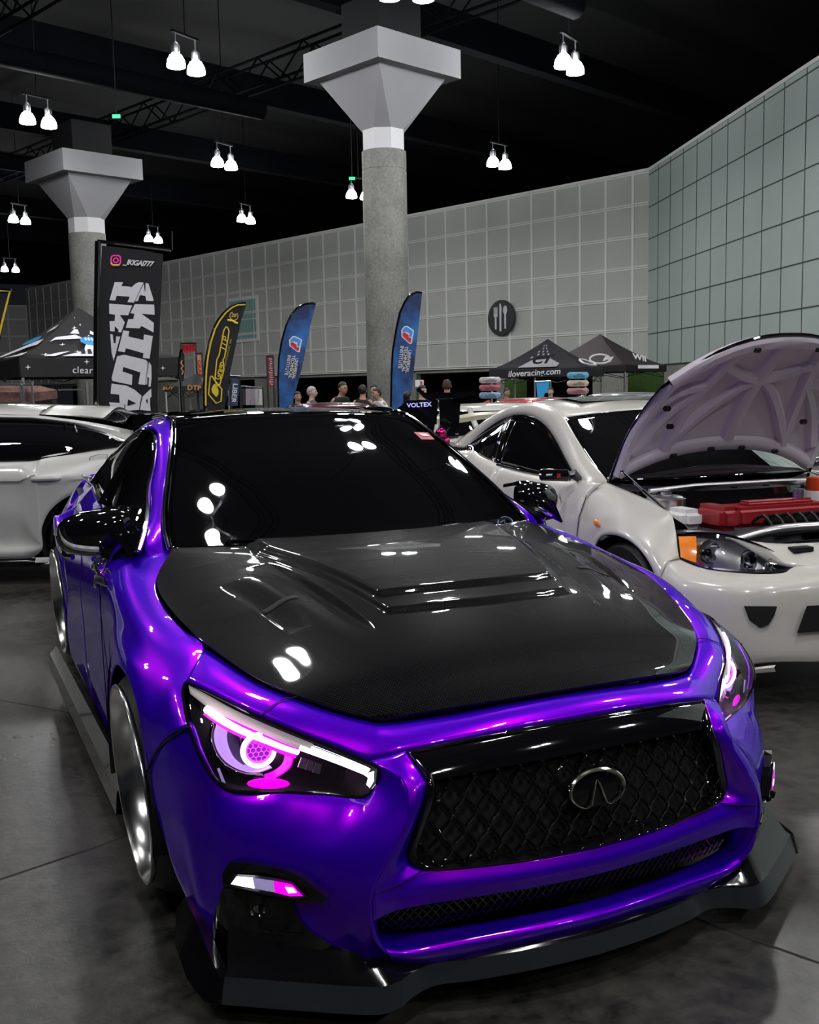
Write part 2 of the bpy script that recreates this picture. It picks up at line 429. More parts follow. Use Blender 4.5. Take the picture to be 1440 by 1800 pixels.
# ---- columns with flared square capitals
def column(px_l, px_r, py_neck, ztop, dist, label, capw, rot, lean=0):
    p = far((px_l+px_r)/2, 690, dist); p.z = 0
    r = (px_r-px_l)/FPX*dist/2
    root = empty('concrete_column', p, 0, label, 'column')
    zn = 1.42+(686-py_neck)/FPX*dist
    bm = B()
    lathe(bm, [(r*1.0, 0), (r*1.0, zn-1.02), (r*.985, zn-1.02), (r*.985, zn-.99), (r, zn-.99), (r, zn-.52)], seg=48)
    link('shaft', bm, M['column'], root)
    bm = B()
    def octa(rad, z, k=8): return [V((rad*math.cos(2*math.pi*(i+.5)/k+rot), rad*math.sin(2*math.pi*(i+.5)/k+rot), z)) for i in range(k)]
    add_grid(bm, [octa(r*.98, zn-.55), octa(r*.98, zn)], close_u=True)
    link('collar', bm, M['cap_white'], root, smooth=False)
    # octagon widening to a square, then the slab
    bm = B(); h = capw/2
    sq = []
    for i in range(8):
        a = 2*math.pi*(i+.5)/8; cx, cy = math.cos(a), math.sin(a); mq = max(abs(cx), abs(cy))
        # pairs of octagon corners run to the same square corner
        q = V((math.copysign(1, cx), math.copysign(1, cy), 0))*h*.80
        sq.append(Matrix.Rotation(rot, 3, 'Z') @ q + V((0, 0, ztop-.72)))
    o8 = octa(r*.98, zn)
    va = [bm.verts.new(v) for v in o8]; vb = {}
    def vk(v):
        kx = (round(v.x, 3), round(v.y, 3))
        if kx not in vb: vb[kx] = bm.verts.new(v)
        return vb[kx]
    for i in range(8):
        j = (i+1) % 8; a, b = vk(sq[i]), vk(sq[j])
        fs = [va[i], va[j], b] if a is b else [va[i], va[j], b, a]
        bm.faces.new(fs)
    link('flared_capital', bm, M['cap'], root, smooth=False)
    bm = B()
    Mr = Matrix.Rotation(rot, 4, 'Z')
    box(bm, (0, 0, ztop-.36), (capw, capw, .72), M=Mr)
    link('capital_slab', bm, M['cap'], root, smooth=False)
    bm = B(); box(bm, (0, 0, ztop+.6), (capw*.5, capw*.5, 1.2), M=Mr); link('beam_stub', bm, M['ceil'], root, smooth=False)
    return root
BR = math.atan2(DB.y, DB.x)
column(646, 722, 248, 10.15, 28.4, 'tall grey concrete column in the middle with a flared white capital', 2.9, BR)
column(137, 199, 384, 9.75, 38.5, 'concrete column with a flared capital at the left behind the tall black banner', 3.0, BR)

# ---- ceiling: dark deck and trusses
bm = B(); add_grid(bm, [[V((x, y, 15.5)) for x in (-60, 60)] for y in (-30, 140)])
tag(link('ceiling', bm, M['ceil'], smooth=False), kind='structure')
n = 5
GV = V((-2.78, 7.45, 0)); GW = V((6.1, 3.1, 0)); GD = V((8.5, 18.4, 0))
bm = B()
def truss(bm, a, b, h=.9, w=.5):
    d = (b-a).normalized(); L = (b-a).length; up = V((0, 0, 1)); sd = d.cross(up)*w/2
    for o in (sd, -sd, sd+up*h, -sd+up*h): tube(bm, [a+o, b+o], .05, 5)
    k = 0; s = 0; st = 1.2
    while s < L-st:
        for o in (sd, -sd):
            tube(bm, [a+d*s+o+(up*h if k % 2 else V((0, 0, 0))), a+d*(s+st)+o+(V((0, 0, 0)) if k % 2 else up*h)], .03, 4)
        s += st; k += 1
U = GV.normalized(); P_ = V((U.y, -U.x, 0))
for i in range(-1, 3):
    a = GD+P_*(i*9.0-12)-U*22; truss(bm, V((a.x, a.y, 11.6)), V((a.x, a.y, 11.6))+U*95)
tag(link('trim_5', bm, M['beam'], smooth=False), kind='structure')
bm = B()
for i in range(-1, 9):
    a = GD+U*(i*10.0-12)-P_*24; a.z = 13.2
    d = P_; Mx = frame(a, P_, U)
    box(bm, a+P_*30+V((0, 0, 0)), (60, .5, 1.1), M=Mx)
tag(link('trim_6', bm, M['beam'], smooth=False), kind='structure')
bm = B()
for i in range(0, 5):
    a = GD+U*(i*13.0)-P_*16; a.z = 10.9
    tube(bm, [a, a+P_*22], .32, 12)
tag(link('trim_7', bm, M['beam']), kind='structure')

# ---- high bay lamps, two to a bracket
M['lamp_lens'] = emis('lamp_mouth', (1, .985, .96), LAMP_LENS)
M['lamp_bell'] = emis('lamp_bell_glow', (.97, .98, 1), LAMP_BELL)
LS = []
def make_lamp():
    root = empty('high_bay_lamp', (0, 0, 0))
    for s in (-1, 1):
        c = V((s*.36, 0, 0)); Mx = Matrix.Translation(c)
        bm = B(); lathe(bm, [(.23, 0), (.235, .05), (.21, .17), (.15, .28), (.08, .33)], Mx, 20)
        bell = link('bell_shade', bm, M['lamp_bell'], root)
        bm = B(); lathe(bm, [(.0001, .012), (.215, .012)], Mx, 20); link('lens', bm, M['lamp_lens'], bell)
        bm = B(); lathe(bm, [(.0001, .33), (.10, .33), (.11, .36), (.11, .52), (.05, .60), (.02, .62), (.02, .85)], Mx, 16)
        link('ballast_housing', bm, M['alu'], root)
    bm = B(); box(bm, (0, 0, .86), (.95, .08, .06)); tube(bm, [(0, 0, .88), (0, 0, 5.88)], .02, 6)
    link('hanging_bracket', bm, M['dark_metal'], root)
    return root
L0 = make_lamp()
seen = [((310, 118), (345, 130), 'bright twin high bay lamp between the two column capitals, the nearest at the left'),
 ((50, 217), (85, 224), 'twin high bay lamp at the far left above the left column capital'),
 ((382, 292), (407, 298), 'twin high bay lamp under the ceiling midway between the two columns'),
 ((990, 118), (1012, 130), 'overlapping twin high bay lamp right of the middle column capital, the upper one'),
 ((868, 292), (887, 296), 'small overlapping twin lamp hanging right of the middle column shaft'),
 ((424, 389), (442, 393), 'small twin lamp just above the back wall left of the middle column'),
 ((621, 348), (640, 350), 'small twin lamp partly hidden behind the middle column shaft'),
 ((22, 390), (47, 394), 'twin lamp at the far left below the left column capital'),
 ((260, 424), (280, 427), 'small twin lamp hanging right over the top of the tall black banner'),
 ((9, 477), (27, 478), 'tiny twin lamp at the left frame edge, lowest and furthest of all'),
 ((702, -2), (728, -1), 'twin high bay lamp cut off by the top edge of the picture')]
def put_lamp(a, b, label, i, z=None):
    c = (a+b)/2; d = b-a
    o = L0 if i == 0 else copy_tree(L0)
    o.location = c; o.rotation_euler = (0, 0, math.atan2(d.y, d.x))
    tag(o, label, 'lamp', 'high bay lamps'); return o
for i, (a, b, lab) in enumerate(seen):
    put_lamp(un(a[0], a[1], 2, 9.6), un(b[0], b[1], 2, 9.6), lab, i)
# the same lattice of lamps goes on over and behind the viewer
sp = V((.6, .35, 0)).normalized()*.36
for i in range(-3, 1):
    for j in range(-3, 2):
        p = GD+GV*i+GW*(j*1.0)+V((0, 0, 9.6))
        if i == 0 and j >= 0: continue
        # keep out of frame: inside the view only the lamps of the photograph
        d = p-CAM_POS; zc = d.dot(_f)
        if zc > 0:
            sx = 720+FPX*d.dot(_r)/zc; sy = 900-FPX*d.dot(_u)/zc
            if -40 < sx < 1480 and -60 < sy < 1860: continue
        put_lamp(p-sp, p+sp, 'twin high bay lamp of the rows over the cars and behind the viewer', 1)
bpy.context.view_layer.update()

# small green and white exit / indicator lights up in the trusses
GRN = emis('green_sign_glow', (.05, .9, .25), 2.0)
for (x, y, d, lab) in ((205, 205, 30, 'green exit sign glowing up in the dark ceiling at the left'), (619, 314, 40, 'small green exit sign above the lamp left of the middle column'),
                  (1212, 646, 30, 'small green exit light low on the right wall above the raised bonnet')):
    p = far(x, y, d); bm = B(); box(bm, (0, 0, 0), (.26, .06, .14)); box(bm, (0, 0, (15.45-p.z)/2 if y < 400 else 0), (.03, .03, 15.45-p.z) if y < 400 else (.05, .3, .05))
    r_ = empty('exit_light', p, -.4, lab, 'sign'); link('sign_box', bm, GRN if False else M['dark_metal'], r_)
    bm = B(); box(bm, (0, -.035, 0), (.22, .01, .10)); link('lit_face', bm, GRN, r_)

# round black sign with fork, knife and spoon on the back wall
p = on_wall(883, 559, CR+NB*.12, NB); sc = 44/FPX*(p-CAM_POS).dot(_f)/2*1.15
root = empty('dining_sign', p, 0, 'round dark sign with white fork, knife and spoon on the back wall', 'sign')
X = -DB; Mw = frame(V((0, 0, 0)), X, V((0, 0, 1)))
if (Mw.to_3x3() @ V((0, 0, 1))).dot(CAM_POS-p) < 0: Mw = frame(V((0, 0, 0)), -X, V((0, 0, 1)))
R_ = sc*1.22
bm = B(); lathe(bm, [(.001, .0), (R_, .0), (R_, .1), (R_*.97, .12), (.001, .12)], Mw, 48); link('disc', bm, pbr('sign_charcoal', (.025, .027, .03), .5, noise=.1), root)
def cut(name, polys):
    bm = B()
    for poly in polys: prism(bm, [Mw @ V((x*R_, y*R_, .12)) for x, y in poly], (Mw.to_3x3() @ V((0, 0, .03))))
    link(name, bm, M['white_plain'], root, smooth=False)
ell = lambda cx, cy, a, b: [(cx+a*math.cos(t*.3491), cy+b*math.sin(t*.3491)) for t in range(18)]
cut('fork', [[(-.42, -.62), (-.30, -.62), (-.30, .1), (-.42, .1)], [(-.50, .08), (-.22, .08), (-.22, .25), (-.50, .25)], [(-.50, .25), (-.44, .25), (-.44, .62), (-.50, .62)], [(-.39, .25), (-.33, .25), (-.33, .62), (-.39, .62)], [(-.28, .25), (-.22, .25), (-.22, .62), (-.28, .62)]])
cut('knife', [[(-.07, -.75), (.06, -.75), (.07, .1), (.10, .6), (.0, .82), (-.07, .8)]])
cut('spoon', [[(.30, -.62), (.42, -.62), (.42, .2), (.30, .2)], ell(.36, .42, .15, .25)])
# ================================================================== PURPLE SEDAN
car = empty('sedan_car', (0, 0, 0), 0, 'purple slammed sedan with black carbon bonnet and glowing pink headlights in the foreground', 'car')
PU, CF, BG = M['purple'], M['carbon'], M['black_gloss']
def sym(name, grids, mat, parent=car, **k):
    """left and right copies of one panel, a mesh each"""
    o = (shell(name, grids, mat, parent, **k), shell(name, [mir(g) for g in grids], mat, parent, **k)); return o

# ---- bonnet
HE = [(.664, .500, .915), (.690, .44, .900), (.738, .345, .870), (.768, .235, .846), (.776, .08, .822), (.760, -.13, .788), (.716, -.31, .748), (.664, -.45, .714), (.600, -.56, .692), (.532, -.635, .670), (.480, -.684, .657), (.440, -.703, .650)]
HC = [(0, .285, .925), (0, .22, .925), (0, .13, .921), (0, .03, .914), (0, -.10, .898), (0, -.24, .872), (0, -.37, .841), (0, -.48, .807), (0, -.58, .770), (0, -.67, .731), (0, -.745, .700), (0, -.788, .680)]
he, hc = crk(HE, 12), crk(HC, 12)
def sstep(a, b, x):
    t = min(max((x-a)/(b-a), 0), 1); return t*t*(3-2*t)
def hood_feat(x, y):
    ax = abs(x); z = 0
    # raised middle plateau with a double step at its front
    w = .262+(.425-.262)*min(max((y+.37)/.62, 0), 1)
    yf = -.30-.02*(1-(ax/.27)**2) if ax < .27 else -.30
    z += .012*sstep(w+.010, w-.010, ax)*sstep(yf-.018, yf+.004, y)
    yf2 = -.375-.03*(1-min(1, (ax/.28)**2))
    w2 = w+.022
    z += .010*sstep(w2+.010, w2-.010, ax)*sstep(yf2-.020, yf2+.004, y)
    # long crease outside the plateau, running from the screen to the nose
    t = (.14-y)/(.14+.456)
    if 0 < t < 1.0:
        xc = .448+(.34-.448)*t; e = max(0, math.sin(math.pi*min(1, t**1.15)))**.75
        d = ax-xc
        z -= .016*max(e, 0)*sstep(-.010, .010, d)*(1-sstep(.012, .115, d))
    # hollow behind the outer crease (vent scoop)
    t = (.05-y)/(.05+.345)
    if 0 < t < 1.05:
        xc = .618+(.545-.618)*t; d = xc-ax; e = max(0, math.sin(math.pi*min(t, 1)))**.6
        z -= .014*e*sstep(-.010, .010, d)*(1-sstep(.012, .10, d))
    return z
NU = 260
G = []
rowsE, rowsC = he, hc
sub = 3
rE = crk(rowsE, 1); 
for i in range(len(he)):
    e, c = he[i], hc[i]; row = []
    for k in range(-NU//2, NU//2+1):
        u = k/(NU/2); a = abs(u)
        q = 1-a**2.3
        p = V((e.x*u, e.y+(c.y-e.y)*q, e.z+(c.z-e.z)*q)); p.z += .006+hood_feat(p.x, p.y)*(1-sstep(.9, 1, a)); row.append(p)
    G.append(row)
G = [list(r) for r in zip(*[crk(c, 3) for c in zip(*G)])]
# rolled edge all round
def rolled(G, d=.016, inw=.010):
    n, m = len(G), len(G[0]); out = []
    ring = lambda s, z: None
    return G
bm = B(); vs = add_grid(bm, G)
edge = [vs[i][0] for i in range(len(G))]+[vs[-1][j] for j in range(1, NU+1)]+[vs[i][-1] for i in range(len(G)-2, -1, -1)]
prev = edge
for inw, dz in ((.001, -.005), (.006, -.011), (.014, -.020)):
    cur = []
    for v0 in edge:
        c = v0.co; t = (V((0, c.y*.2+.10, c.z))-c); t.z = 0; t.normalize(); cur.append(bm.verts.new(c+t*inw+V((0, 0, dz))))
    for a in range(len(edge)-1): bm.faces.new([prev[a], prev[a+1], cur[a+1], cur[a]])
    prev = cur
bonnet = link('bonnet', bm, CF, car, sharp=28)
tag(bonnet, 'glossy black carbon fibre bonnet with vents')
bpy.context.view_layer.update()
HB = BVHTree.FromObject(bonnet, bpy.context.evaluated_depsgraph_get())
def hz(x, y):
    h = HB.ray_cast(V((x, y, 2)), V((0, 0, -1))); return h[0].z if h[0] else .8
for s in (1, -1):
    bm = B()
    # dark strip laid at the back of each scoop, for its shaded opening
    P = [(s*(.462+.104*k/9), -.175-.018*k/9) for k in range(10)]
    add_grid(bm, [[V((x, y+dy, hz(x, y+dy)+.0015)) for x, y in P] for dy in (0, .008, .016, .024)])
    o = link('vent_slot', bm, M['dark'], car); o.modifiers.new('t', 'SOLIDIFY').thickness = .001
# ---- windscreen, roof, rear window
WS = [((.672, .500, .915), (0, .285, .925)), ((.666, .590, .965), (0, .38, .972)), ((.642, .700, 1.035), (0, .51, 1.045)), ((.606, .815, 1.108), (0, .65, 1.122)),
      ((.564, .950, 1.190), (0, .81, 1.200)), ((.528, 1.080, 1.256), (0, .96, 1.268)), ((.505, 1.175, 1.300), (0, 1.06, 1.318)), ((.494, 1.23, 1.317), (0, 1.12, 1.334))]
RF = [((.494, 1.23, 1.317), (0, 1.12, 1.336)), ((.500, 1.35, 1.325), (0, 1.30, 1.347)), ((.505, 1.55, 1.315), (0, 1.55, 1.352)), ((.510, 1.80, 1.275), (0, 1.85, 1.342)), ((.510, 2.10, 1.20), (0, 2.20, 1.300)), ((.500, 2.35, 1.12), (0, 2.52, 1.235))]
RW = [((.500, 2.35, 1.12), (0, 2.52, 1.235)), ((.54, 2.7, 1.04), (0, 2.86, 1.13)), ((.58, 3.05, .97), (0, 3.22, .985))]
def arch_rows(prs, pw=2.2, n=44, inset=0):
    out = []
    for e, c in prs:
        e, c = V(e), V(c); r = []
        for k in range(-n//2, n//2+1):
            u = k/(n/2); q = 1-abs(u)**pw
            r.append(V((e.x*u, e.y+(c.y-e.y)*q, e.z+(c.z-e.z)*q)))
        out.append(r)
    return [list(r) for r in zip(*[crk(c, 5) for c in zip(*out)])]
wg = arch_rows(WS); windscreen = shell('windscreen', [wg], M['smoke_glass'], car, th=.006, sharp=60)
rg = arch_rows(RF); shell('roof', [rg], BG, car, th=.01, sharp=60)
shell('rear_window', [arch_rows(RW)], M['smoke_glass'], car, th=.006, sharp=60)
# black rubber / bright trim down each side of the screen and across the header
for s in (1, -1):
    bm = B(); P = [V((s*p[0][0]*1.004, p[0][1], p[0][2]+.004)) for p in WS]+[V((s*.498, 1.35, 1.331)), V((s*.503, 1.55, 1.322))]
    tube(bm, crk(P, 5), .0065, 8); link('screen_trim', bm, M['chrome'], car)
    # narrow lifted edge at the front corner of the black roof
    bm = B(); tube(bm, cr([(s*.30, 1.175, 1.345), (s*.40, 1.195, 1.335), (s*.455, 1.26, 1.338), (s*.475, 1.5, 1.340)], 20), .006, 6); link('roof_trim', bm, BG, car)
# small stickers and the inspection tag on the screen
bpy.context.view_layer.update()
WB = BVHTree.FromObject(windscreen, bpy.context.evaluated_depsgraph_get())
def on_screen(px, py, off=.002):
    p, n = hit(WB, px, py, 3, 5.5); return p+n*off
bm = B(); q = [on_screen(*p) for p in ((727, 760), (752, 761), (764, 773), (741, 773))]
bm.faces.new([bm.verts.new(p) for p in q]); link('windscreen_sticker', bm, pbr('sticker_pink', (.5, .08, .12), .5, noise=.3, nscale=90), windscreen, smooth=False)['label'] = 'small pink and white sticker'
bm = B(); q = [on_screen(*p, .004) for p in ((735, 763), (749, 764), (755, 768), (743, 768))]
bm.faces.new([bm.verts.new(p) for p in q]); link('sticker_print', bm, M['white_plain'], windscreen, smooth=False)
bm = B(); cen = V(on_screen(888, 920)); ring = []
for rad, mt in ((1, 0),):
    pts = [on_screen(888+13*math.cos(a*.3142), 919+9.5*math.sin(a*.3142)) for a in range(20)]
    tube(bm, pts, .0022, 6, closed=True)
tube(bm, [on_screen(880, 919), on_screen(886, 915), on_screen(888, 921), on_screen(896, 922)], .002, 5)
link('round_decal', bm, pbr('decal_blue', (.16, .2, .42), .5, noise=.1), windscreen)
# wiper arms at the foot of the glass
for x0, x1, dy in ((-.50, .02, 0), (.05, .56, 0)):
    bm = B(); P = []
    for k in range(14):
        t = k/13; x = x0+(x1-x0)*t; yb = .285+(.500-.285)*abs(x/.664)**2.2
        P.append(V((x, yb+.030+.02*t*(1-t), .932+.006*math.sin(math.pi*t)+.006)))
    tube(bm, P, .006, 6); tube(bm, [P[0], P[0]+V((.03, -.02, -.03))], .012, 8); link('wiper', bm, M['black_gloss'], car)
bm = B(); g = [[V((x, .27+(.49-.27)*abs(x/.664)**2.2+dy, .915-abs(x)*.01+dz)) for x in [k*.0664-.664 for k in range(21)]] for dy, dz in ((-.05, -.03), (.03, -.005), (.07, .02))]
add_grid(bm, g); link('cowl', bm, M['black_matte'], car)

# ---- A pillar and roof rail: between screen edge and side glass
SW = [(.745, .53, .875), (.740, .57, .925), (.702, .70, .977), (.670, .80, 1.030), (.650, .90, 1.094), (.603, 1.02, 1.177), (.565, 1.17, 1.262), (.563, 1.26, 1.283), (.570, 1.40, 1.283), (.582, 1.60, 1.245), (.590, 1.85, 1.190), (.600, 2.10, 1.130), (.600, 2.38, 1.055), (.61, 2.62, .99)]
WE = [(.684, .50, .880), (.680, .56, .934), (.668, .645, .987), (.652, .705, 1.027), (.625, .785, 1.085), (.582, .910, 1.165), (.535, 1.06, 1.243), (.512, 1.16, 1.287), (.496, 1.25, 1.315), (.502, 1.45, 1.322), (.508, 1.75, 1.285), (.510, 2.05, 1.212), (.505, 2.38, 1.11), (.55, 2.75, 1.02)]
rowsM = [[V(a), V(a).lerp(V(b), .33)+V((.008, .0, .004)), V(a).lerp(V(b), .7)+V((.010, .0, .003)), V(b)] for a, b in zip(WE, SW)]
ap = loft([list(r) for r in zip(*rowsM)], nu=6, k=6, keep=True)
sym('roof_rail', [ap], PU, sharp=50)
# ---- side glass, belt line and bright surround
BELT = [(.790, .50, .925), (.786, .85, .962), (.770, 1.10, .982), (.745, 1.35, .992), (.720, 1.70, 1.002), (.690, 2.00, 1.012), (.66, 2.35, 1.012), (.63, 2.60, 1.00)]
SWt = [(.765, .52, .915), (.702, .70, .985), (.648, .91, 1.094), (.600, 1.035, 1.177), (.565, 1.19, 1.258), (.572, 1.40, 1.275), (.584, 1.62, 1.238), (.592, 1.87, 1.182), (.602, 2.12, 1.122), (.605, 2.45, 1.03)]
sg = loft([cr(SWt, 30), [(a+b)/2+V((.012, 0, 0)) for a, b in zip(cr(SWt, 30), cr(BELT, 30))], cr(BELT, 30)], nu=30, k=4)
glass = sym('side_window', [sg], M['window_glass'], th=.006, sharp=60)
for s, g in ((1, glass[0]), (-1, glass[1])):
    bm = B(); P = [V((s*(x+.004), y, z)) for x, y, z in SWt]; tube(bm, crk(P, 6), .009, 8); link('window_surround', bm, M['chrome'], car)
    bm = B(); P = [V((s*(x+.004), y, z)) for x, y, z in BELT]; tube(bm, crk(P, 6), .010, 8); link('belt_moulding', bm, M['chrome'], car)
    for (ya, yb) in (((.615, 1.13), (.803, 1.05)),):
        pass
    bm = B()
    for o in (0, .055):
        tube(bm, cr([(s*.575, 1.30+o, 1.275), (s*.665, 1.33+o, 1.14), (s*.757, 1.35+o, .992)], 10), .011, 8)
    link('door_pillar_trim', bm, BG, car)
    bm = B(); tube(bm, cr([(s*.600, 2.1, 1.122), (s*.645, 2.12, 1.07), (s*.683, 2.14, 1.012)], 8), .012, 8); link('rear_pillar_trim', bm, BG, car)

# ---- front fender: sections from bonnet edge out and down to the sill / wheel-arch lip
FS = [  # each: edge, shoulder 1, shoulder 2, side high, side mid, lower end
 [(.690, .700, .905), (.765, .690, .900), (.835, .680, .868), (.872, .675, .780), (.872, .670, .55), (.850, .66, .20)],
 [(.664, .490, .905), (.750, .500, .892), (.838, .510, .862), (.876, .515, .775), (.878, .515, .55), (.862, .50, .19)],
 [(.740, .345, .862), (.792, .350, .858), (.850, .355, .838), (.884, .360, .770), (.892, .365, .58), (.888, .37, .22)],
 [(.772, .225, .838), (.812, .232, .834), (.858, .240, .816), (.888, .255, .765), (.905, .290, .66), (.912, .325, .44)],
 [(.780, .100, .817), (.818, .105, .814), (.862, .112, .796), (.890, .125, .755), (.912, .165, .70), (.922, .215, .585)],
 [(.780, -.010, .803), (.820, -.008, .799), (.862, -.006, .781), (.890, -.003, .745), (.915, .02, .71), (.926, .06, .668)],
 [(.766, -.125, .783), (.808, -.125, .778), (.850, -.120, .762), (.885, -.112, .735), (.912, -.10, .712), (.926, -.09, .682)],
 [(.742, -.235, .760), (.782, -.235, .752), (.826, -.225, .738), (.868, -.205, .715), (.902, -.19, .688), (.922, -.185, .655)],
 [(.816, -.333, .701), (.838, -.322, .693), (.858, -.305, .680), (.884, -.285, .655), (.906, -.265, .63), (.920, -.250, .600)],
 [(.834, -.395, .668), (.852, -.380, .660), (.870, -.360, .645), (.890, -.335, .610), (.908, -.300, .575), (.918, -.280, .535)],
 [(.842, -.470, .632), (.862, -.450, .620), (.880, -.415, .600), (.896, -.370, .560), (.910, -.320, .512), (.916, -.290, .469)],
]
fg = loft(FS, nu=8, k=8, keep=True)
sym('front_fender', [fg], PU, sharp=50)
# panel between bonnet edge and the headlight's upper edge, over the nose to the grille
A_ = [(.742, -.235, .757), (.716, -.31, .742), (.664, -.45, .708), (.600, -.56, .686), (.532, -.635, .664), (.476, -.686, .651), (.430, -.705, .644), (.30, -.745, .655), (.15, -.775, .668), (0, -.785, .672)]
B_ = [(.816, -.333, .701), (.790, -.396, .696), (.722, -.525, .670), (.650, -.625, .642), (.570, -.700, .609), (.500, -.765, .583), (.425, -.802, .606), (.30, -.832, .622), (.15, -.852, .632), (0, -.860, .635)]
def full(r): return list(r)+[V((-V(p).x, V(p).y, V(p).z)) for p in r[::-1][1:]]
npn = []
A_, B_ = full(A_), full(B_)
for k in range(7):
    t = k/6; row = []
    for a, b in zip(A_, B_):
        a, b = V(a), V(b); p = a.lerp(b, t); bul = math.sin(math.pi*t)*.010; row.append(p+V((bul*.2, -bul*.6, bul*.8)))
    npn.append(row)
ng = loft(npn, nu=8, k=1, keep=True)
shell('nose_panel', [ng], PU, car, merge=.0006, sharp=50)

# ---- bumper: columns from the inner ridge outwards
CH = [
 [(.500, -.765, .583), (.458, -.842, .565), (.452, -.882, .500), (.500, -.890, .420), (.546, -.884, .330), (.540, -.874, .240), (.500, -.850, .160), (.470, -.830, .108)],
 [(.484, -.788, .565), (.476, -.830, .535), (.492, -.862, .480), (.535, -.872, .410), (.572, -.862, .330), (.572, -.850, .250), (.548, -.838, .170), (.520, -.825, .110)],
 [(.494, -.785, .530), (.500, -.800, .515), (.528, -.828, .470), (.568, -.840, .405), (.596, -.832, .335), (.600, -.818, .250), (.580, -.810, .170), (.560, -.80, .108)],
 [(.512, -.768, .502), (.528, -.785, .488), (.558, -.808, .450), (.592, -.816, .395), (.618, -.808, .330), (.625, -.795, .250), (.610, -.788, .170), (.600, -.785, .105)],
 [(.548, -.733, .498), (.566, -.752, .480), (.594, -.775, .440), (.628, -.785, .390), (.652, -.775, .325), (.660, -.762, .250), (.655, -.758, .170), (.650, -.755, .100)],
 [(.612, -.695, .503), (.630, -.712, .480), (.656, -.730, .436), (.684, -.736, .385), (.704, -.728, .320), (.710, -.715, .250), (.708, -.712, .170), (.705, -.710, .095)],
 [(.676, -.657, .503), (.694, -.672, .478), (.716, -.688, .432), (.738, -.688, .380), (.752, -.680, .318), (.758, -.670, .245), (.756, -.668, .165), (.752, -.668, .090)],
 [(.736, -.606, .495), (.754, -.620, .472), (.774, -.634, .428), (.790, -.632, .375), (.798, -.622, .312), (.800, -.612, .240), (.798, -.612, .160), (.790, -.615, .082)],
 [(.788, -.564, .508), (.804, -.570, .478), (.820, -.570, .430), (.830, -.565, .370), (.832, -.555, .305), (.830, -.550, .232), (.822, -.552, .150), (.808, -.56, .070)],
 [(.828, -.541, .572), (.843, -.528, .525), (.856, -.515, .455), (.862, -.510, .380), (.858, -.505, .302), (.850, -.502, .225), (.836, -.508, .142), (.812, -.52, .062)],
 [(.842, -.470, .632), (.874, -.445, .560), (.886, -.430, .470), (.886, -.430, .385), (.876, -.432, .300), (.862, -.440, .222), (.842, -.455, .138), (.812, -.475, .058)],
 [(.880, -.415, .600), (.893, -.395, .530), (.898, -.380, .460), (.897, -.388, .385), (.884, -.402, .300), (.867, -.418, .223), (.840, -.446, .138), (.809, -.466, .057)],
 [(.902, -.345, .535), (.906, -.345, .480), (.905, -.350, .425), (.899, -.362, .365), (.888, -.382, .300), (.870, -.402, .224), (.839, -.440, .137), (.806, -.460, .056)],
 [(.916, -.290, .469), (.912, -.310, .438), (.907, -.330, .405), (.899, -.350, .355), (.889, -.372, .300), (.871, -.395, .225), (.838, -.435, .137), (.804, -.455, .056)],
]
for c in CH[9:]: c[0] = (c[0][0]-.004, c[0][1]+.008, c[0][2]+.008)
cg = loft(CH, nu=6, k=6, keep=True)
for s in (1, -1):
    bm = B(); tube(bm, cr([(s*.598, -.563, .694), (s*.635, -.556, .690), (s*.672, -.566, .676), (s*.694, -.568, .664)], 10), .0014, 4); link('nose_seam', bm, M['black_matte'], car)
# centre rows: ridge to grille edge, bar under grille, lip under intake
GE = [(.425, -.802, .606), (.404, -.856, .556), (.408, -.869, .528), (.424, -.869, .480), (.440, -.862, .430), (.452, -.859, .393), (.446, -.862, .368), (.410, -.873, .352)]
KR = [(.500, -.765, .583), (.458, -.842, .565), (.455, -.876, .520), (.465, -.885, .475), (.500, -.890, .420), (.525, -.888, .375), (.540, -.884, .345), (.546, -.882, .325)]
mid = [[V(a), V(a).lerp(V(b), .5)+V((0, -.008, 0)), V(b)] for a, b in zip(GE, KR)]
kg = loft(mid, nu=5, k=6, keep=True)
bar_t = [(.546, -.882, .325), (.410, -.873, .352), (.30, -.895, .346), (.15, -.918, .343), (0, -.927, .342)]
bar_m = [(.545, -.880, .300), (.440, -.885, .315), (.30, -.912, .312), (.15, -.934, .310), (0, -.942, .309)]
bar_b = [(.543, -.875, .262), (.470, -.880, .276), (.30, -.905, .277), (.15, -.926, .277), (0, -.935, .277)]
bg_ = loft([full(bar_t), full(bar_m), full(bar_b)], nu=8, k=5, keep=True)
# recess return into the lower intake
bar_i = [(.505, -.815, .248), (.455, -.820, .262), (.30, -.85, .262), (.15, -.87, .262), (0, -.88, .262)]
bi = loft([full(bar_b), full(bar_i)], nu=8, k=3, keep=True)
lip_t = [(.498, -.80, .188), (.44, -.810, .178), (.30, -.850, .182), (.15, -.880, .188), (0, -.892, .190)]
lip_m = [(.505, -.865, .172), (.44, -.872, .160), (.30, -.895, .164), (.15, -.922, .170), (0, -.934, .172)]
lip_b = [(.470, -.830, .108), (.42, -.845, .108), (.30, -.878, .114), (.15, -.905, .126), (0, -.918, .132)]
lg = loft([full(lip_t), full(lip_m), full(lip_b)], nu=8, k=6, keep=True)
side_i = loft([[(.543, -.875, .262), (.541, -.874, .235), (.530, -.872, .205), (.505, -.865, .172)], [(.505, -.815, .248), (.503, -.81, .225), (.502, -.805, .205), (.498, -.80, .188)]], nu=5, k=3, keep=True)
fl_ = loft([[(.540, -.874, .240), (.50, -.850, .160), (.470, -.830, .108)], [(.541, -.874, .235), (.505, -.865, .172), (.470, -.830, .108)]], nu=6, k=2, keep=True)
grids = [cg, kg, side_i]
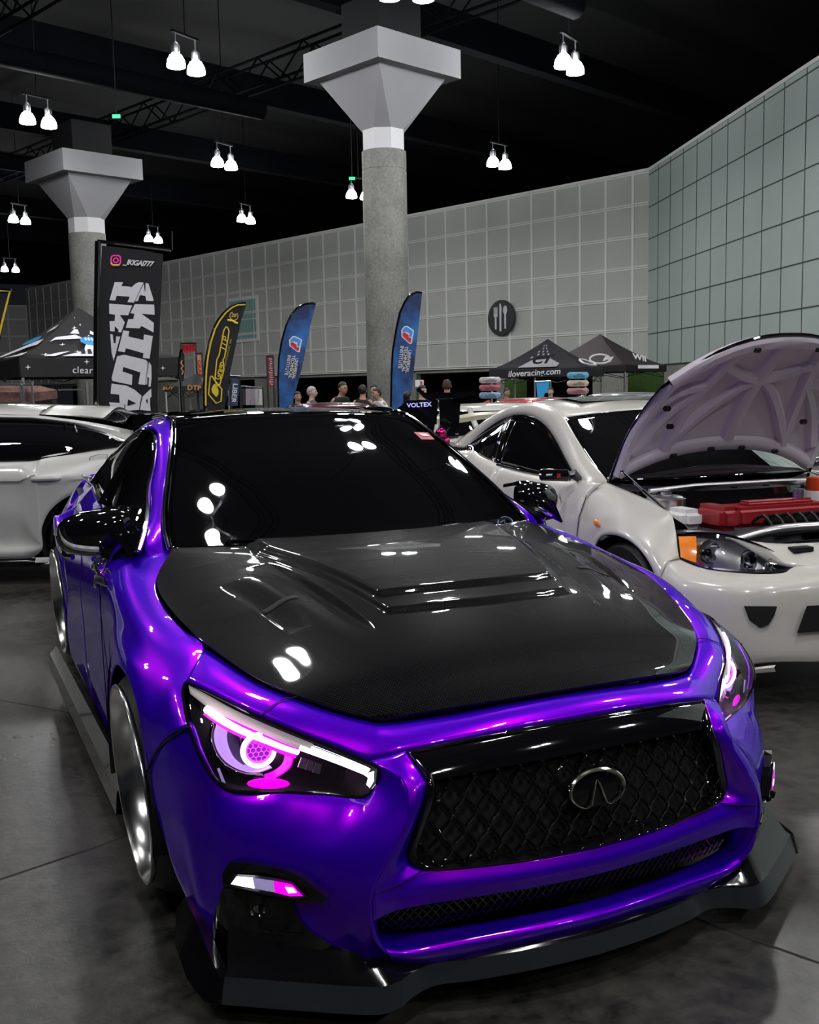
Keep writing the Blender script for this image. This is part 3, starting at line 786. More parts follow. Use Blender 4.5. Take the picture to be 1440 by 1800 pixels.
bumper = shell('front_bumper', grids+[mir(g) for g in grids]+[bg_, bi, lg], PU, car, th=.006, merge=.0006, sharp=50)
bpy.context.view_layer.update()
BB = BVHTree.FromObject(bumper, bpy.context.evaluated_depsgraph_get())
def on_body(px, py, off=.0):
    p, n = hit(BB, px, py, 1.6, 3.5); return p+n*off

def overlay(name, outline, mat, off=.006, th=.010, parent=car, n=12, mirror=True, flat=False):
    """thin moulded piece lying on the bumper skin inside an outline, both sides of the car"""
    P = cr([(x, y, 0) for x, y in outline], 72, closed=True) if not flat else None
    if flat:
        P = []
        for a, b in zip(outline, outline[1:]+outline[:1]):
            for k in range(8): P.append(V((a[0]+(b[0]-a[0])*k/8, a[1]+(b[1]-a[1])*k/8, 0)))
    cx = sum(p.x for p in P)/len(P); cy = sum(p.y for p in P)/len(P)
    rings = []
    for k in range(n+1):
        t = k/n
        rings.append([on_body(cx+(p.x-cx)*t, cy+(p.y-cy)*t, off*(1 if t < .97 else 1)) for p in P])
    g = rings[1:]
    # sink the rim into the skin
    g.append([p+(CAM_POS-p).normalized()*(-.012) for p in g[-1]])
    res = []
    for s in ((1, -1) if mirror else (1,)):
        bm = B(); gg = g if s == 1 else mir(g)
        vs = add_grid(bm, gg, close_u=True); bm.faces.new(vs[0])
        res.append(link(name, bm, mat, parent, sharp=50))
    return res
# black fog-lamp surround, lower corner of the bumper
fogs = overlay('fog_lamp_surround', [(411, 1520), (398, 1550), (385, 1585), (377, 1625), (381, 1664), (388, 1700), (440, 1722), (520, 1732), (600, 1738), (655, 1722), (680, 1702), (652, 1690), (612, 1672), (566, 1648), (534, 1622), (516, 1585), (500, 1560), (470, 1540), (440, 1530)], BG, off=.004, n=16)
# ---- projecting blade over the fog lamp with its lit strip
def onb(px, py, off): return on_body(px, py, off)
def ext_piece(name, outline, d0, d1, mat, parent=car):
    res = []
    base = [onb(x, y, d0) for x, y in outline]; top = [onb(x, y, d1) for x, y in outline]
    for s in (1, -1):
        bm = B(); A = [V((p.x*s, p.y, p.z)) for p in base]; T = [V((p.x*s, p.y, p.z)) for p in top]
        va = [bm.verts.new(p) for p in A]; vb = [bm.verts.new(p) for p in T]; n = len(va)
        bm.faces.new(vb); bm.faces.new(va[::-1])
        for i in range(n): bm.faces.new([va[i], va[(i+1) % n], vb[(i+1) % n], vb[i]])
        bmesh.ops.triangulate(bm, faces=[f for f in bm.faces if len(f.verts) > 4])
        res.append(link(name, bm, mat, parent, smooth=False))
    return res
blade = ext_piece('running_light_bezel', [(402, 1530), (413, 1510), (452, 1513), (512, 1525), (541, 1538), (563, 1556), (582, 1571), (574, 1577), (540, 1577), (505, 1574), (460, 1566), (405, 1553)], .001, .022, BG)
strip = [(415, 1547), (424, 1531), (460, 1534), (500, 1540), (522, 1546), (545, 1565), (520, 1567), (480, 1561)]
def lit(name, poly, off, mat, par=None):
    for s in (1, -1):
        bm = B(); base = [onb(x, y, off) for x, y in poly]
        prism(bm, [V((p.x*s, p.y, p.z)) for p in base], (CAM_POS-base[0]).normalized()*.002 if s > 0 else V((0, -.002, .0005)))
        link(name, bm, mat, car, smooth=False)
lit('running_light_lens', [(412, 1549), (422, 1529), (460, 1532), (500, 1538), (524, 1544), (549, 1567), (520, 1570), (480, 1564)], .0235, M['dark_metal'])
lit('running_light', [(418, 1545), (427, 1532), (455, 1535), (458, 1553), (440, 1550)], .0262, M['led_white'])
lit('running_light', [(455, 1535), (490, 1540), (492, 1559), (458, 1553)], .0262, M['glow_violet'])
lit('running_light', [(490, 1540), (521, 1546), (541, 1565), (518, 1565), (492, 1559)], .0262, M['glow_magenta'])
lit('running_light', [(510, 1550), (524, 1552), (530, 1559), (516, 1560)], .0275, M['led_hot'])
# round fog lamp, half hidden, and the slot under it
c0 = onb(459, 1590, .003)
for s in (1, -1):
    bm = B(); c = V((c0.x*s, c0.y, c0.z)); d = V((-.45*(-s), -.95, .05)).normalized() if False else V((s*.35*-1*-1, -.95, .08)).normalized()
    Mx = frame(c, V((0, 0, 1)).cross(d), (0, 0, 1)); Mx = Mx if (Mx.to_3x3() @ V((0, 0, 1))).dot(d) > 0 else frame(c, d.cross(V((0, 0, 1))), (0, 0, 1))
    lathe(bm, [(.001, -.006), (.018, -.004), (.026, .004), (.029, .010), (.031, .004)], Mx, 28, a0=math.pi, a1=2*math.pi)
    link('fog_lamp', bm, M['chrome'], car)
    bm = B(); pts = [onb(425, 1633, .004), onb(470, 1637, .004), onb(535, 1640, .004)]
    tube(bm, [V((p.x*s, p.y, p.z)) for p in pts], .004, 6); link('fog_duct_edge', bm, BG, car)

# ---- grille: frame, backing, woven diamond bars, badge
GL = [(.425, -.802, .606), (.404, -.856, .556), (.408, -.869, .528), (.424, -.869, .480), (.440, -.862, .430), (.452, -.859, .393), (.446, -.862, .368), (.410, -.873, .352), (.30, -.895, .346), (.15, -.918, .343), (0, -.927, .342)]
GT = [(.425, -.802, .606), (.30, -.832, .622), (.15, -.852, .632), (0, -.860, .635)]
loopR = cr(GL, 60)[:-1]+[V((0, -.927, .342))]
loop = [V((-p.x, p.y, p.z)) for p in loopR]+loopR[::-1][1:]
top = cr([(-x, y, z) for x, y, z in GT]+[(x, y, z) for x, y, z in GT[::-1][1:]], 50)
loop = loop+top[::-1][1:-1]
cen = V((0, -.87, .485))
def inset(p, k, dy):
    q = cen+(p-cen)*(1-k); return V((q.x, p.y+dy, q.z))
bm = B(); add_grid(bm, [[inset(p, k, dy) for p in loop] for k, dy in ((0, .006), (.012, -.010), (.035, -.012), (.055, -.004), (.06, .03))], close_u=True)
grille = link('grille_frame', bm, BG, car, sharp=60)
def gface(u, v, off=0):
    """u -1..1 across, v 0 bottom..1 top on the gently curved grille face"""
    wb, wt = .455, .425; w = wb+(wt-wb)*v
    x = u*w*.97
    zb = .352-.006*abs(u); zt = .635-.030*abs(u)**2
    yb = -.925+.055*abs(u)**2.0; yt = -.865+.055*abs(u)**2
    bul = -.012*math.sin(math.pi*v)
    return V((x, yb+(yt-yb)*v+bul+off, zb+(zt-zb)*v))
bm = B(); add_grid(bm, [[gface(-1+k/12, j/10, .028) for k in range(25)] for j in range(11)]); link('grille_backing', bm, M['dark'], grille)
bm = B(); add_grid(bm, [[gface(-1+k/12, v, o) for k in range(25)] for v, o in ((.985, .004), (.97, -.010), (.76, -.012), (.74, .0), (.74, .02))]); link('grille_header', bm, BG, grille, sharp=60)
bm = B()
nd = 15
for k in range(-nd, nd*2):
    for sg_ in (1, -1):
        P = []
        for j in range(25):
            t = j/24; v = .03+t*.72; u = -1+2*(k+sg_*t*2.6+(0 if sg_ > 0 else 0))/nd
            wv = .004*math.sin(t*math.pi*5.2*2+(0 if sg_ > 0 else math.pi))
            if abs(u) < .985: P.append(gface(u, v, .004+wv))
            else:
                if len(P) > 1: tube(bm, P, .0042, 5)
                P = []
        if len(P) > 1: tube(bm, P, .0042, 5)
link('grille_mesh', bm, BG, grille)
# oval badge with the notched ring and the inward road mark
bd = empty('badge_base', (0, 0, 0), parent=car) if False else None
bc = V((0, -.932, .487)); Mb = frame(bc, (1, 0, 0), (0, .18, 1)); 
if (Mb.to_3x3() @ V((0, 0, 1))).y > 0: Mb = frame(bc, (1, 0, 0), (0, -.18, -1))
bm = B(); lathe(bm, [(.001, .006), (.062, .002), (.066, -.02)], Mb @ Matrix.Diagonal((1.12, .66, 1, 1)), 40); badge = link('badge', bm, BG, grille)
bm = B(); up = 1 if (Mb.to_3x3() @ V((0, 1, 0))).z > 0 else -1
RP = []
for k in range(49):
    a = math.radians(-62+(k/48)*304); RP.append(Mb @ V((.074*math.cos(a), up*.044*math.sin(a), .008)))
tube(bm, RP, [.0022+.0035*math.sin(math.pi*k/48)**.7 for k in range(49)], 8)
tube(bm, [RP[0], Mb @ V((.022, -up*.034, .009)), Mb @ V((.006, up*.014, .011)), Mb @ V((.001, up*.022, .011))], [.003, .004, .003, .001], 8)
tube(bm, [RP[-1], Mb @ V((-.022, -up*.034, .009)), Mb @ V((-.006, up*.014, .011)), Mb @ V((-.001, up*.022, .011))], [.003, .004, .003, .001], 8)
link('badge_emblem', bm, pbr('badge_chrome', (.85, .82, .70), .12, 1, noise=.05), badge)

# lower intake: backing and mesh
def iface(u, v, off=0):
    x = u*.535; zt, zb = .262-.010*abs(u)**2, .184+.008*abs(u)**3
    y = -.878+.068*abs(u)**1.8
    return V((x, y+off+.012*(1-v), zb+(zt-zb)*v))
bm = B(); add_grid(bm, [[iface(-1+k/12, j/3, .03) for k in range(25)] for j in range(4)]); intake = link('intake_backing', bm, M['dark'], car)
bm = B()
for k in range(-8, 60):
    for sg_ in (1, -1):
        P = [iface(-1+2*(k+sg_*(j/6-.5)*3)/52, j/6, .006) for j in range(7)]
        P = [p for p in P if abs(p.x) < .497]
        if len(P) > 1: tube(bm, P, .0022, 4)
link('intake_mesh', bm, BG, intake)

# ---- splitter: grey blade following the lip, black upper moulding, end winglets
SO = [(0, -.950, .086), (.15, -.938, .084), (.30, -.905, .077), (.392, -.872, .070), (.455, -.885, .066), (.500, -.905, .062), (.56, -.902, .062), (.70, -.815, .062), (.848, -.712, .060)]
def splitrow(dz, dy, k=8): return [V((x, y+dy, z+dz)) for x, y, z in (crk(SO, k))]
fr = splitrow(0, 0); n_ = len(fr)
topf = [V((p.x*.985, p.y+.012, p.z+(.045+.012*sstep(.35, .55, p.x)))) for p in fr]
inner = [V((min(p.x*.93, .80), p.y+.10, p.z+(.045+.012*sstep(.35, .55, p.x))+.006)) for p in fr]
bot = [V((p.x*.9, p.y+.16, p.z-.004)) for p in fr]
g1 = [bot, fr, topf, inner]; full = [[V((-p.x, p.y, p.z)) for p in r[::-1]]+r[1:] for r in g1]
bm = B(); add_grid(bm, full); splitter = link('front_splitter', bm, M['plate_grey'], car, sharp=25)
# gloss black moulding between bumper skin and blade
up1 = [V((p.x*.975, p.y+.022, p.z+(.052+.012*sstep(.35, .55, p.x)))) for p in fr]
up2 = [V((min(p.x*.955, .83), p.y+.050+.02*sstep(.3, .6, p.x), p.z+.066+.05*sstep(.45, .62, p.x))) for p in fr]
up3 = [V((min(p.x*.93, .80), p.y+.095+.03*sstep(.3, .6, p.x), p.z+.075+.085*sstep(.45, .62, p.x))) for p in fr]
g2 = [topf, up1, up2, up3]; full = [[V((-p.x, p.y, p.z)) for p in r[::-1]]+r[1:] for r in g2]
bm = B(); add_grid(bm, full); link('lip_moulding', bm, M['lip_black'], car, sharp=40)
for s in (1, -1):
    bm = B()
    o = [(.850, -.712, .060), (.880, -.690, .062), (.900, -.600, .075), (.900, -.470, .10), (.885, -.440, .17), (.868, -.455, .20), (.858, -.52, .175), (.850, -.62, .135), (.846, -.70, .118)]
    P = [V((x*s, y, z)) for x, y, z in o]
    P2 = [V(((x-.022)*s, y+.004, z)) for x, y, z in o]
    va = [bm.verts.new(p) for p in P]; vb = [bm.verts.new(p) for p in P2]; n = len(va)
    bm.faces.new(va); bm.faces.new(vb[::-1])
    for i in range(n): bm.faces.new([va[i], va[(i+1) % n], vb[(i+1) % n], vb[i]])
    bmesh.ops.triangulate(bm, faces=[f for f in bm.faces if len(f.verts) > 4])
    add_grid(bm, [[V((s*.80, -.70, .062)), V((s*.80, -.50, .09))], [V((s*.86, -.71, .060)), V((s*.895, -.48, .095))]])
    link('splitter_winglet', bm, M['lip_black'], splitter, sharp=50)

# ---- headlights
HU = [(.816, -.333, .701), (.790, -.396, .696), (.722, -.525, .670), (.650, -.625, .642), (.570, -.700, .609), (.484, -.787, .572)]
HLo = [(.832, -.372, .680), (.842, -.480, .625), (.826, -.553, .560), (.780, -.580, .503), (.720, -.622, .499), (.640, -.680, .505), (.560, -.724, .499), (.512, -.768, .502), (.490, -.786, .532)]
hu, hl = cr(HU, 40), cr(HLo, 40)
def hface(u, v, off=0):
    i = u*39; a = int(min(i, 38)); t = i-a
    p = hu[a].lerp(hu[a+1], t); q = hl[a].lerp(hl[a+1], t)
    m = p.lerp(q, v); b = math.sin(math.pi*v)*.016*math.sin(math.pi*min(max(u, .02), .98))**.5
    nrm = V((.45+.25*(1-u), -.85, .30)).normalized()
    return m+nrm*(b+off)
# lamp-local frame lookups through the picture of the lit side
hgrid = [[hface(u/40, v/14) for u in range(41)] for v in range(15)]
hgm = mir(hgrid); tb = B(); add_grid(tb, hgm); HLB = BVHTree.FromBMesh(tb); tb.free()
def hlp(px, py, depth=.03):
    p, n = hit(HLB, px, py, 1.8, 3.2); return p+ray(px, py).normalized()*depth
for s in (1, -1):
    S = lambda p: V((-p.x*s, p.y, p.z))     # measured on the car's right (x<0)
    hd = empty('headlight', (0, 0, 0), parent=car)
    gg = hgrid if s == 1 else hgm
    cenh = hface(.5, .5)
    bm = B(); back = [[V(((cenh.x+(p.x-cenh.x)*.93), p.y+.135, cenh.z+(p.z-cenh.z)*.93)) for p in r] for r in hgrid]
    back = back if s == 1 else mir(back)
    add_grid(bm, back)
    ringf = gg[0]+[r[-1] for r in gg[1:]]+gg[-1][::-1][1:]+[r[0] for r in gg[::-1][1:-1]]
    ringb = back[0]+[r[-1] for r in back[1:]]+back[-1][::-1][1:]+[r[0] for r in back[::-1][1:-1]]
    add_grid(bm, [ringf, ringb], close_u=True)
    link('lamp_housing', bm, M['black_matte'], hd)
    bm = B(); add_grid(bm, gg); link('lamp_lens', bm, M['lens'], hd, sharp=60)
    bm = B(); tube(bm, ringf, .004, 6, closed=True); link('lamp_gasket', bm, BG, hd)
    # chrome band: grey reflection put in as glow, lit white towards the grille
    up_ = [(331, 1204), (360, 1219), (411, 1247), (467, 1273), (522, 1296), (560, 1311), (610, 1331), (662, 1353)]
    lo_ = [(335, 1222), (365, 1246), (411, 1270), (462, 1293), (505, 1312), (535, 1322), (590, 1342), (650, 1366)]
    ub, lb = cr([(x, y, 0) for x, y in up_], 40), cr([(x, y, 0) for x, y in lo_], 40)
    def band(a, b, t0, t1, mat, name, d=.012):
        bm = B(); rows = []
        for t in (t0, (t0+t1)/2, t1): rows.append([S(hlp(ub[i].x+(lb[i].x-ub[i].x)*t, ub[i].y+(lb[i].y-ub[i].y)*t, d-.004*math.sin(math.pi*(t-t0)/(t1-t0)))) for i in range(a, b)])
        add_grid(bm, rows); o = link(name, bm, mat, hd)
        md = o.modifiers.new('thickness', 'SOLIDIFY'); md.thickness = .003; return o
    band(0, 27, .0, .85, M['glow_soft'], 'chrome_lit_band')
    band(24, 39, .25, 1.0, M['led_white'], 'chrome_lit_band')
    band(26, 39, .0, .22, M['chrome'], 'light_band_trim')
    bm = B(); P = [(640, 1362), (662, 1355), (658, 1372), (650, 1385), (645, 1380), (648, 1368)]; prism(bm, [S(hlp(x, y, .012)) for x, y in P], (0, .003, 0)); link('light_band_end', bm, M['led_white'], hd, smooth=False)
    # pink light guide: hot core, its halo put in as a glowing magenta strip
    core = [(363, 1246), (385, 1262), (410, 1277), (440, 1291), (470, 1303), (500, 1315), (525, 1323)]
    bm = B(); tube(bm, cr([S(hlp(x, y, .020)) for x, y in core], 40), [.0095-.004*(k/39) for k in range(40)], 8); link('light_guide', bm, M['led_hot'], hd)
    bm = B(); add_grid(bm, [cr([S(hlp(x+dx, y+dy, .024)) for x, y in core], 30) for dx, dy in ((8, -13), (0, 0), (-6, 10))]); link('light_guide_halo', bm, M['glow_magenta'], hd)
    # projector: bowl, halo ring, honeycomb
    pc = S(hlp(455, 1319, .045)); dn = (S(CAM_POS) if s == -1 else V((-CAM_POS.x*-1*-1, CAM_POS.y, CAM_POS.z)))
    tgt = V((s*1.0, -3.0, 1.1)); d = (tgt-pc).normalized()
    Mx = frame(pc, V((0, 0, 1)).cross(d), (0, 0, 1))
    if (Mx.to_3x3() @ V((0, 0, 1))).dot(d) < 0: Mx = frame(pc, d.cross(V((0, 0, 1))), (0, 0, 1))
    k_ = (pc-CAM_POS if s == -1 else V((-pc.x, pc.y, pc.z))-CAM_POS).length/FPX   # metres per picture unit at the lamp
    bm = B(); lathe(bm, [(23*k_, .002), (24*k_, .006), (27*k_, .008), (30*k_, .004), (31*k_, -.003)], Mx, 48); link('halo_ring', bm, M['led_hot'], hd)
    bm = B(); lathe(bm, [(19.5*k_, -.002), (23*k_, .001), (23.5*k_, .004)], Mx, 48); link('halo_inner', bm, M['led_pink'], hd)
    bm = B(); lathe(bm, [(.0005, -.012), (20*k_, -.010), (20.5*k_, 0)], Mx, 40); link('projector_lens', bm, pbr('projector_violet', (.16, .02, .30), .08, coat=1, emit=(.35, .03, .60), es=.35, noise=.1), hd)
    bm = B(); R3 = Mx.to_3x3()
    for a in range(-4, 5):
        for b in range(-4, 5):
            hx, hy = (a+b*.5)*9.2*k_, b*.866*9.2*k_
            if math.hypot(hx, hy) > 17.5*k_: continue
            P = [Mx @ V((hx+5.2*k_*math.cos(math.radians(60*q+30)), hy+5.2*k_*math.sin(math.radians(60*q+30)), -.004)) for q in range(6)]
            tube(bm, P, .55*k_, 4, closed=True)
    link('honeycomb', bm, M['led_pink'], hd)
    def cres(outer, inner, mat, name, d0, d1, bump=.0):
        o_, i_ = cr([(x, y, 0) for x, y in outer], 30), cr([(x, y, 0) for x, y in inner], 30); bm = B(); rows = []
        for q in range(7):
            t = q/6; rows.append([S(hlp(a.x+(b.x-a.x)*t, a.y+(b.y-a.y)*t, d0+(d1-d0)*t+bump*math.sin(math.pi*t))) for a, b in zip(o_, i_)])
        add_grid(bm, rows); o = link(name, bm, mat, hd); md = o.modifiers.new('thickness', 'SOLIDIFY'); md.thickness = .002; return o
    cres([(381, 1272), (376, 1292), (381, 1316), (394, 1336), (412, 1349), (434, 1357), (458, 1356), (478, 1349)], [(413, 1288), (411, 1300), (414, 1316), (420, 1329), (430, 1339), (443, 1346), (458, 1348), (474, 1345)], M['glow_violet'], 'reflector_bowl', .045, .075, .01)  # chrome bowl; its lilac reflected light is put in as glow
    cres([(514, 1322), (515, 1334), (510, 1348), (499, 1358), (484, 1366), (466, 1369)], [(500, 1318), (500, 1330), (496, 1342), (488, 1350), (476, 1357), (464, 1361)], M['glow_magenta'], 'reflector_side', .045, .07)
    cres([(372, 1268), (367, 1292), (373, 1320), (388, 1344), (410, 1360), (436, 1368), (466, 1370)], [(381, 1272), (376, 1292), (381, 1316), (394, 1336), (412, 1349), (434, 1357), (462, 1358)], BG, 'bowl_bezel', .038, .045, -.004)
    cres([(395, 1268), (392, 1292), (396, 1312), (408, 1334), (424, 1346)], [(425, 1290), (424, 1304), (427, 1318), (434, 1332), (442, 1340)], M['dark_metal'], 'projector_shroud', .080, .05)
    P = [(472+38*math.cos(q*.3927), 1378+(9 if math.sin(q*.3927) > 0 else 10)*math.sin(q*.3927)) for q in range(16)]
    bm = B(); prism(bm, [S(hlp(x, y, .016)) for x, y in P], (0, .002, 0)); link('lower_glow', bm, M['glow_magenta'], hd, smooth=False)
    # faceted indicator reflector inboard of the projector
    for q, (x, y) in enumerate([(530, 1332), (543, 1336), (556, 1341), (570, 1345), (584, 1350), (598, 1354)]):
        bm = B(); prism(bm, [S(hlp(x+ox, y+oy, .03)) for ox, oy in ((0, 0), (10, 3), (6, 20), (-6, 17))], V((0, .004, 0))); link('indicator_facet', bm, M['dark_metal'] if q > 2 else M['alu'], hd, smooth=False)
    bm = B(); prism(bm, [S(hlp(x, y, .02)) for x, y in ((382, 1352), (386, 1350), (397, 1377), (390, 1374))], V((0, .002, 0))); link('side_marker', bm, M['glow_violet'], hd, smooth=False)

# ---- doors, sill, rear quarter (sections along the flank), then tail
def sec(y, belt, sh, midx, low, zb=None):
    return [V(belt), V(sh), V((midx+.004, y, .70)), V((midx, y, .50)), V((low, y, .33)), V((low-.012, y, .20))]
DS = [sec(.66, (.788, .62, .935), (.845, .65, .872), .868, .858), sec(.95, (.782, .92, .970), (.838, .95, .880), .862, .854), sec(1.35, (.748, 1.35, .990), (.820, 1.35, .888), .850, .846),
      sec(1.75, (.718, 1.75, 1.002), (.795, 1.78, .895), .836, .838), sec(2.15, (.680, 2.15, 1.010), (.765, 2.15, .900), .822, .832)]
dg = loft(DS, nu=6, k=8, keep=True)
half = len(dg)//2
sym('front_door', [dg[:half+1]], PU, sharp=50); sym('rear_door', [dg[half:]], PU, sharp=50)
# rear quarter with a flare bulging round the wheel
RQ = [[V((.680, 2.15, 1.010)), V((.765, 2.15, .900)), V((.826, 2.15, .70)), V((.822, 2.15, .50)), V((.832, 2.15, .33)), V((.820, 2.15, .20))]]
cw = V((0, 2.85, .335)); RR = .345
for i, (y, ang) in enumerate(((2.22, 195), (2.30, 178), (2.40, 160), (2.52, 138), (2.70, 112), (2.90, 85), (3.10, 55), (3.25, 25), (3.35, 0), (3.42, -18))):
    a = math.radians(ang); ly, lz = cw.y+RR*math.cos(a), max(cw.z+RR*math.sin(a), .20)
    lx = (.775, .780, .785, .788, .788, .778, .762, .745, .73, .72)[i]
    bz = .985-.07*i/9; bx = .655-.012*i
    RQ.append([V((bx, y, bz)), V((bx+.055, y, bz-.09)), V((lx-.025, (y+ly)/2, max(.77-.01*i, lz+.12))), V((lx+.012, (y+2*ly)/3, lz+.11)), V((lx+.018, ly, lz+.045)), V((lx+.012, ly, lz))])
rq = loft(RQ, nu=7, k=6, keep=True); sym('rear_quarter', [rq], PU, sharp=50)
sq = loft([[(.60, 2.45, 1.04), (.64, 2.45, 1.03), (.640, 2.40, .975)], [(.57, 2.75, 1.01), (.62, 2.78, 1.005), (.605, 2.80, .955)], [(.55, 3.05, .975), (.60, 3.1, .98), (.575, 3.15, .935)], [(.52, 3.45, .955), (.57, 3.45, .965), (.547, 3.42, .915)]], nu=5, k=5, keep=True)
sym('rear_shoulder', [sq], PU)
TD = [[(-.547, 3.42, .915), (-.3, 3.40, .94), (0, 3.38, .95), (.3, 3.40, .94), (.547, 3.42, .915)], [(-.54, 3.75, .90), (-.3, 3.78, .93), (0, 3.80, .94), (.3, 3.78, .93), (.54, 3.75, .90)], [(-.53, 3.86, .80), (-.3, 3.90, .81), (0, 3.92, .81), (.3, 3.90, .81), (.53, 3.86, .80)], [(-.60, 3.90, .60), (-.3, 3.96, .60), (0, 3.98, .60), (.3, 3.96, .60), (.60, 3.90, .60)], [(-.60, 3.88, .25), (-.3, 3.93, .25), (0, 3.95, .25), (.3, 3.93, .25), (.60, 3.88, .25)]]
shell('boot_and_rear_bumper', [loft(TD, nu=8, k=6, keep=True), loft([[(-.58, 3.05, .97), (0, 3.22, .985), (.58, 3.05, .97)], [(-.547, 3.42, .915), (0, 3.38, .95), (.547, 3.42, .915)]], nu=12, k=4)], PU, car, out=(0, 3, .5))
rs = loft([[(.547, 3.42, .915), (.60, 3.42, .83), (.70, 3.42, .70), (.732, 3.42, .45), (.73, 3.42, .20)], [(.54, 3.75, .90), (.60, 3.74, .82), (.68, 3.72, .66), (.70, 3.72, .45), (.69, 3.72, .24)], [(.53, 3.86, .80), (.56, 3.87, .75), (.60, 3.90, .60), (.61, 3.90, .45), (.60, 3.88, .25)]], nu=6, k=5, keep=True)
sym('rear_bumper_side', [rs], PU, out=(0, 3, .5))
for s in (1, -1):
    bm = B(); P = [[V((s*(.862-.02*k), y, z)) for y in [.40+i*.2 for i in range(11)]] for k, z in ((0, .21), (-1.6, .17), (-1.9, .10), (0, .09), (2, .10))]
    add_grid(bm, P); link('side_skirt', bm, BG, car, sharp=30)
    bm = B(); tube(bm, [(s*.875, .675, .855), (s*.877, .672, .60), (s*.872, .665, .25)], .0022, 4); link('door_gap', bm, M['black_matte'], car)
    bm = B(); tube(bm, cr([(s*.790, .62, .93), (s*.842, .64, .885), (s*.874, .668, .80)], 8), .0022, 4); link('door_gap', bm, M['black_matte'], car)
    # seam between fender and bumper
    bm = B(); tube(bm, cr([(s*.846, -.474, .632), (s*.875, -.425, .595), (s*.90, -.36, .545), (s*.918, -.292, .470)], 12), .0022, 4); link('bumper_seam', bm, M['black_matte'], car)
    # chrome door handle with hanging ribbon charm below the mirror
    hdl = B(); tube(hdl, [(s*.885, 1.30, .80), (s*.905, 1.33, .80), (s*.905, 1.50, .805), (s*.885, 1.53, .805)], .012, 8); link('door_handle', hdl, M['chrome'], car)
bm = B()
for k in range(46):
    t = k/46*6.283; p = V((-.885-.012*math.sin(3*t), .60+.055*math.cos(t)*(1+.25*math.sin(7*t)), .845+.035*math.sin(t)*(1+.3*math.cos(5*t))))
    bmesh.ops.create_icosphere(bm, subdivisions=1, radius=.010, matrix=Matrix.Translation(p))
for k in range(20):
    p = V((-.888, .60+random.uniform(-.04, .04), .845+random.uniform(-.03, .03))); bmesh.ops.create_icosphere(bm, subdivisions=1, radius=.011, matrix=Matrix.Translation(p))
tag(link('fender_ornament', bm, M['chrome'], car), 'crystal studded dark ornament')

# underbody so nothing shows through
bm = B(); box(bm, (0, 1.5, .27), (1.25, 4.2, .16)); box(bm, (0, .05, .45), (1.0, 1.0, .3)); link('floor_pan', bm, M['black_matte'], car, smooth=False)
bm = B(); add_grid(bm, [[V((x, y, z)) for x in (-.62, 0, .62)] for y, z in ((-.60, .50), (-.3, .62), (.25, .70), (.45, .80), (.6, .75), (2.9, .75), (3.3, .9))]); link('cabin_liner', bm, M['black_matte'], car)
for s in (1, -1):
    bm = B(); lathe(bm, [(.36, 0), (.36, .26), (.05, .27)], frame((s*.60, .02, .37), (0, 1, 0), (0, 0, s)), 36, a0=0, a1=math.pi) if False else None
    g = [[V((s*x, .02+.352*math.cos(math.radians(a)), .37+.345*math.sin(math.radians(a)))) for a in range(-20, 201, 10)] for x in (.915, .80, .55)]
    add_grid(bm, g); link('wheel_arch_liner', bm, M['dark'], car)
    bm = B(); g = [[V((s*x, 2.85+.35*math.cos(math.radians(a)), .345+.35*math.sin(math.radians(a)))) for a in range(-20, 201, 10)] for x in (.790, .70, .5)]
    add_grid(bm, g); link('wheel_arch_liner', bm, M['dark'], car)

# ---- wheels: stretched tyre, deep polished barrel, sunken spoke face
def wheel(c, camber, s):
    w = empty('wheel', c, parent=car); w.rotation_euler = (0, 0, 0)
    # local: z axis of the lathe points outboard
    Mx = Matrix.Rotation(math.radians(camber)*s, 4, 'Y') @ frame((0, 0, 0), (0, s, 0), (0, 0, 1))
    if (Mx.to_3x3() @ V((0, 0, 1))).x*s < 0: Mx = Matrix.Rotation(math.radians(camber)*s, 4, 'Y') @ frame((0, 0, 0), (0, -s, 0), (0, 0, 1))
    bm = B(); lathe(bm, [(.274, -.006), (.290, -.020), (.312, -.050), (.326, -.080), (.330, -.13), (.330, -.22), (.322, -.26), (.275, -.285)], Mx, 72); link('tyre', bm, M['rubber'], w)
    bm = B(); lathe(bm, [(.276, -.006), (.279, .002), (.277, .007), (.268, .006), (.262, -.006), (.252, -.016), (.246, -.05), (.240, -.10), (.232, -.125), (.232, -.27)], Mx, 72)
    rim = link('rim_barrel', bm, M['polished'], w, sharp=50)
    bm = B()
    for k in range(40):
        a = 2*math.pi*k/40; p = Mx @ V((.236*math.cos(a), .236*math.sin(a), -.112)); bmesh.ops.create_icosphere(bm, subdivisions=1, radius=.006, matrix=Matrix.Translation(p))
    link('rim_bolts', bm, M['chrome'], rim)
    bm = B()
    for k in range(10):
        a = 2*math.pi*k/10
        for da in (-.09, .09):
            P = [Mx @ V((r*math.cos(a+da*f), r*math.sin(a+da*f), z)) for r, z, f in ((.05, -.10, .2), (.12, -.105, .8), (.19, -.12, 1.1), (.238, -.12, 1.2))]
            tube(bm, P, [.016, .013, .011, .012], 8)
    link('spokes', bm, M['dark_metal'], w)
    bm = B(); lathe(bm, [(.001, -.085), (.03, -.085), (.036, -.09), (.065, -.10), (.07, -.14)], Mx, 32); link('hub', bm, M['dark_metal'], w)
    bm = B(); lathe(bm, [(.10, -.19), (.19, -.19), (.19, -.20), (.10, -.20)], Mx, 40); link('brake_disc', bm, M['alu'], w)
    return w
for s in (1, -1):
    wheel((s*.908, .005, .338), 3.6, -s if False else s, ) if False else None
wheel((-.908, .005, .340), 3.6, -1); wheel((.908, .005, .340), 3.6, 1)
wheel((-.795, 2.85, .340), 3.0, -1); wheel((.795, 2.85, .340), 3.0, 1)

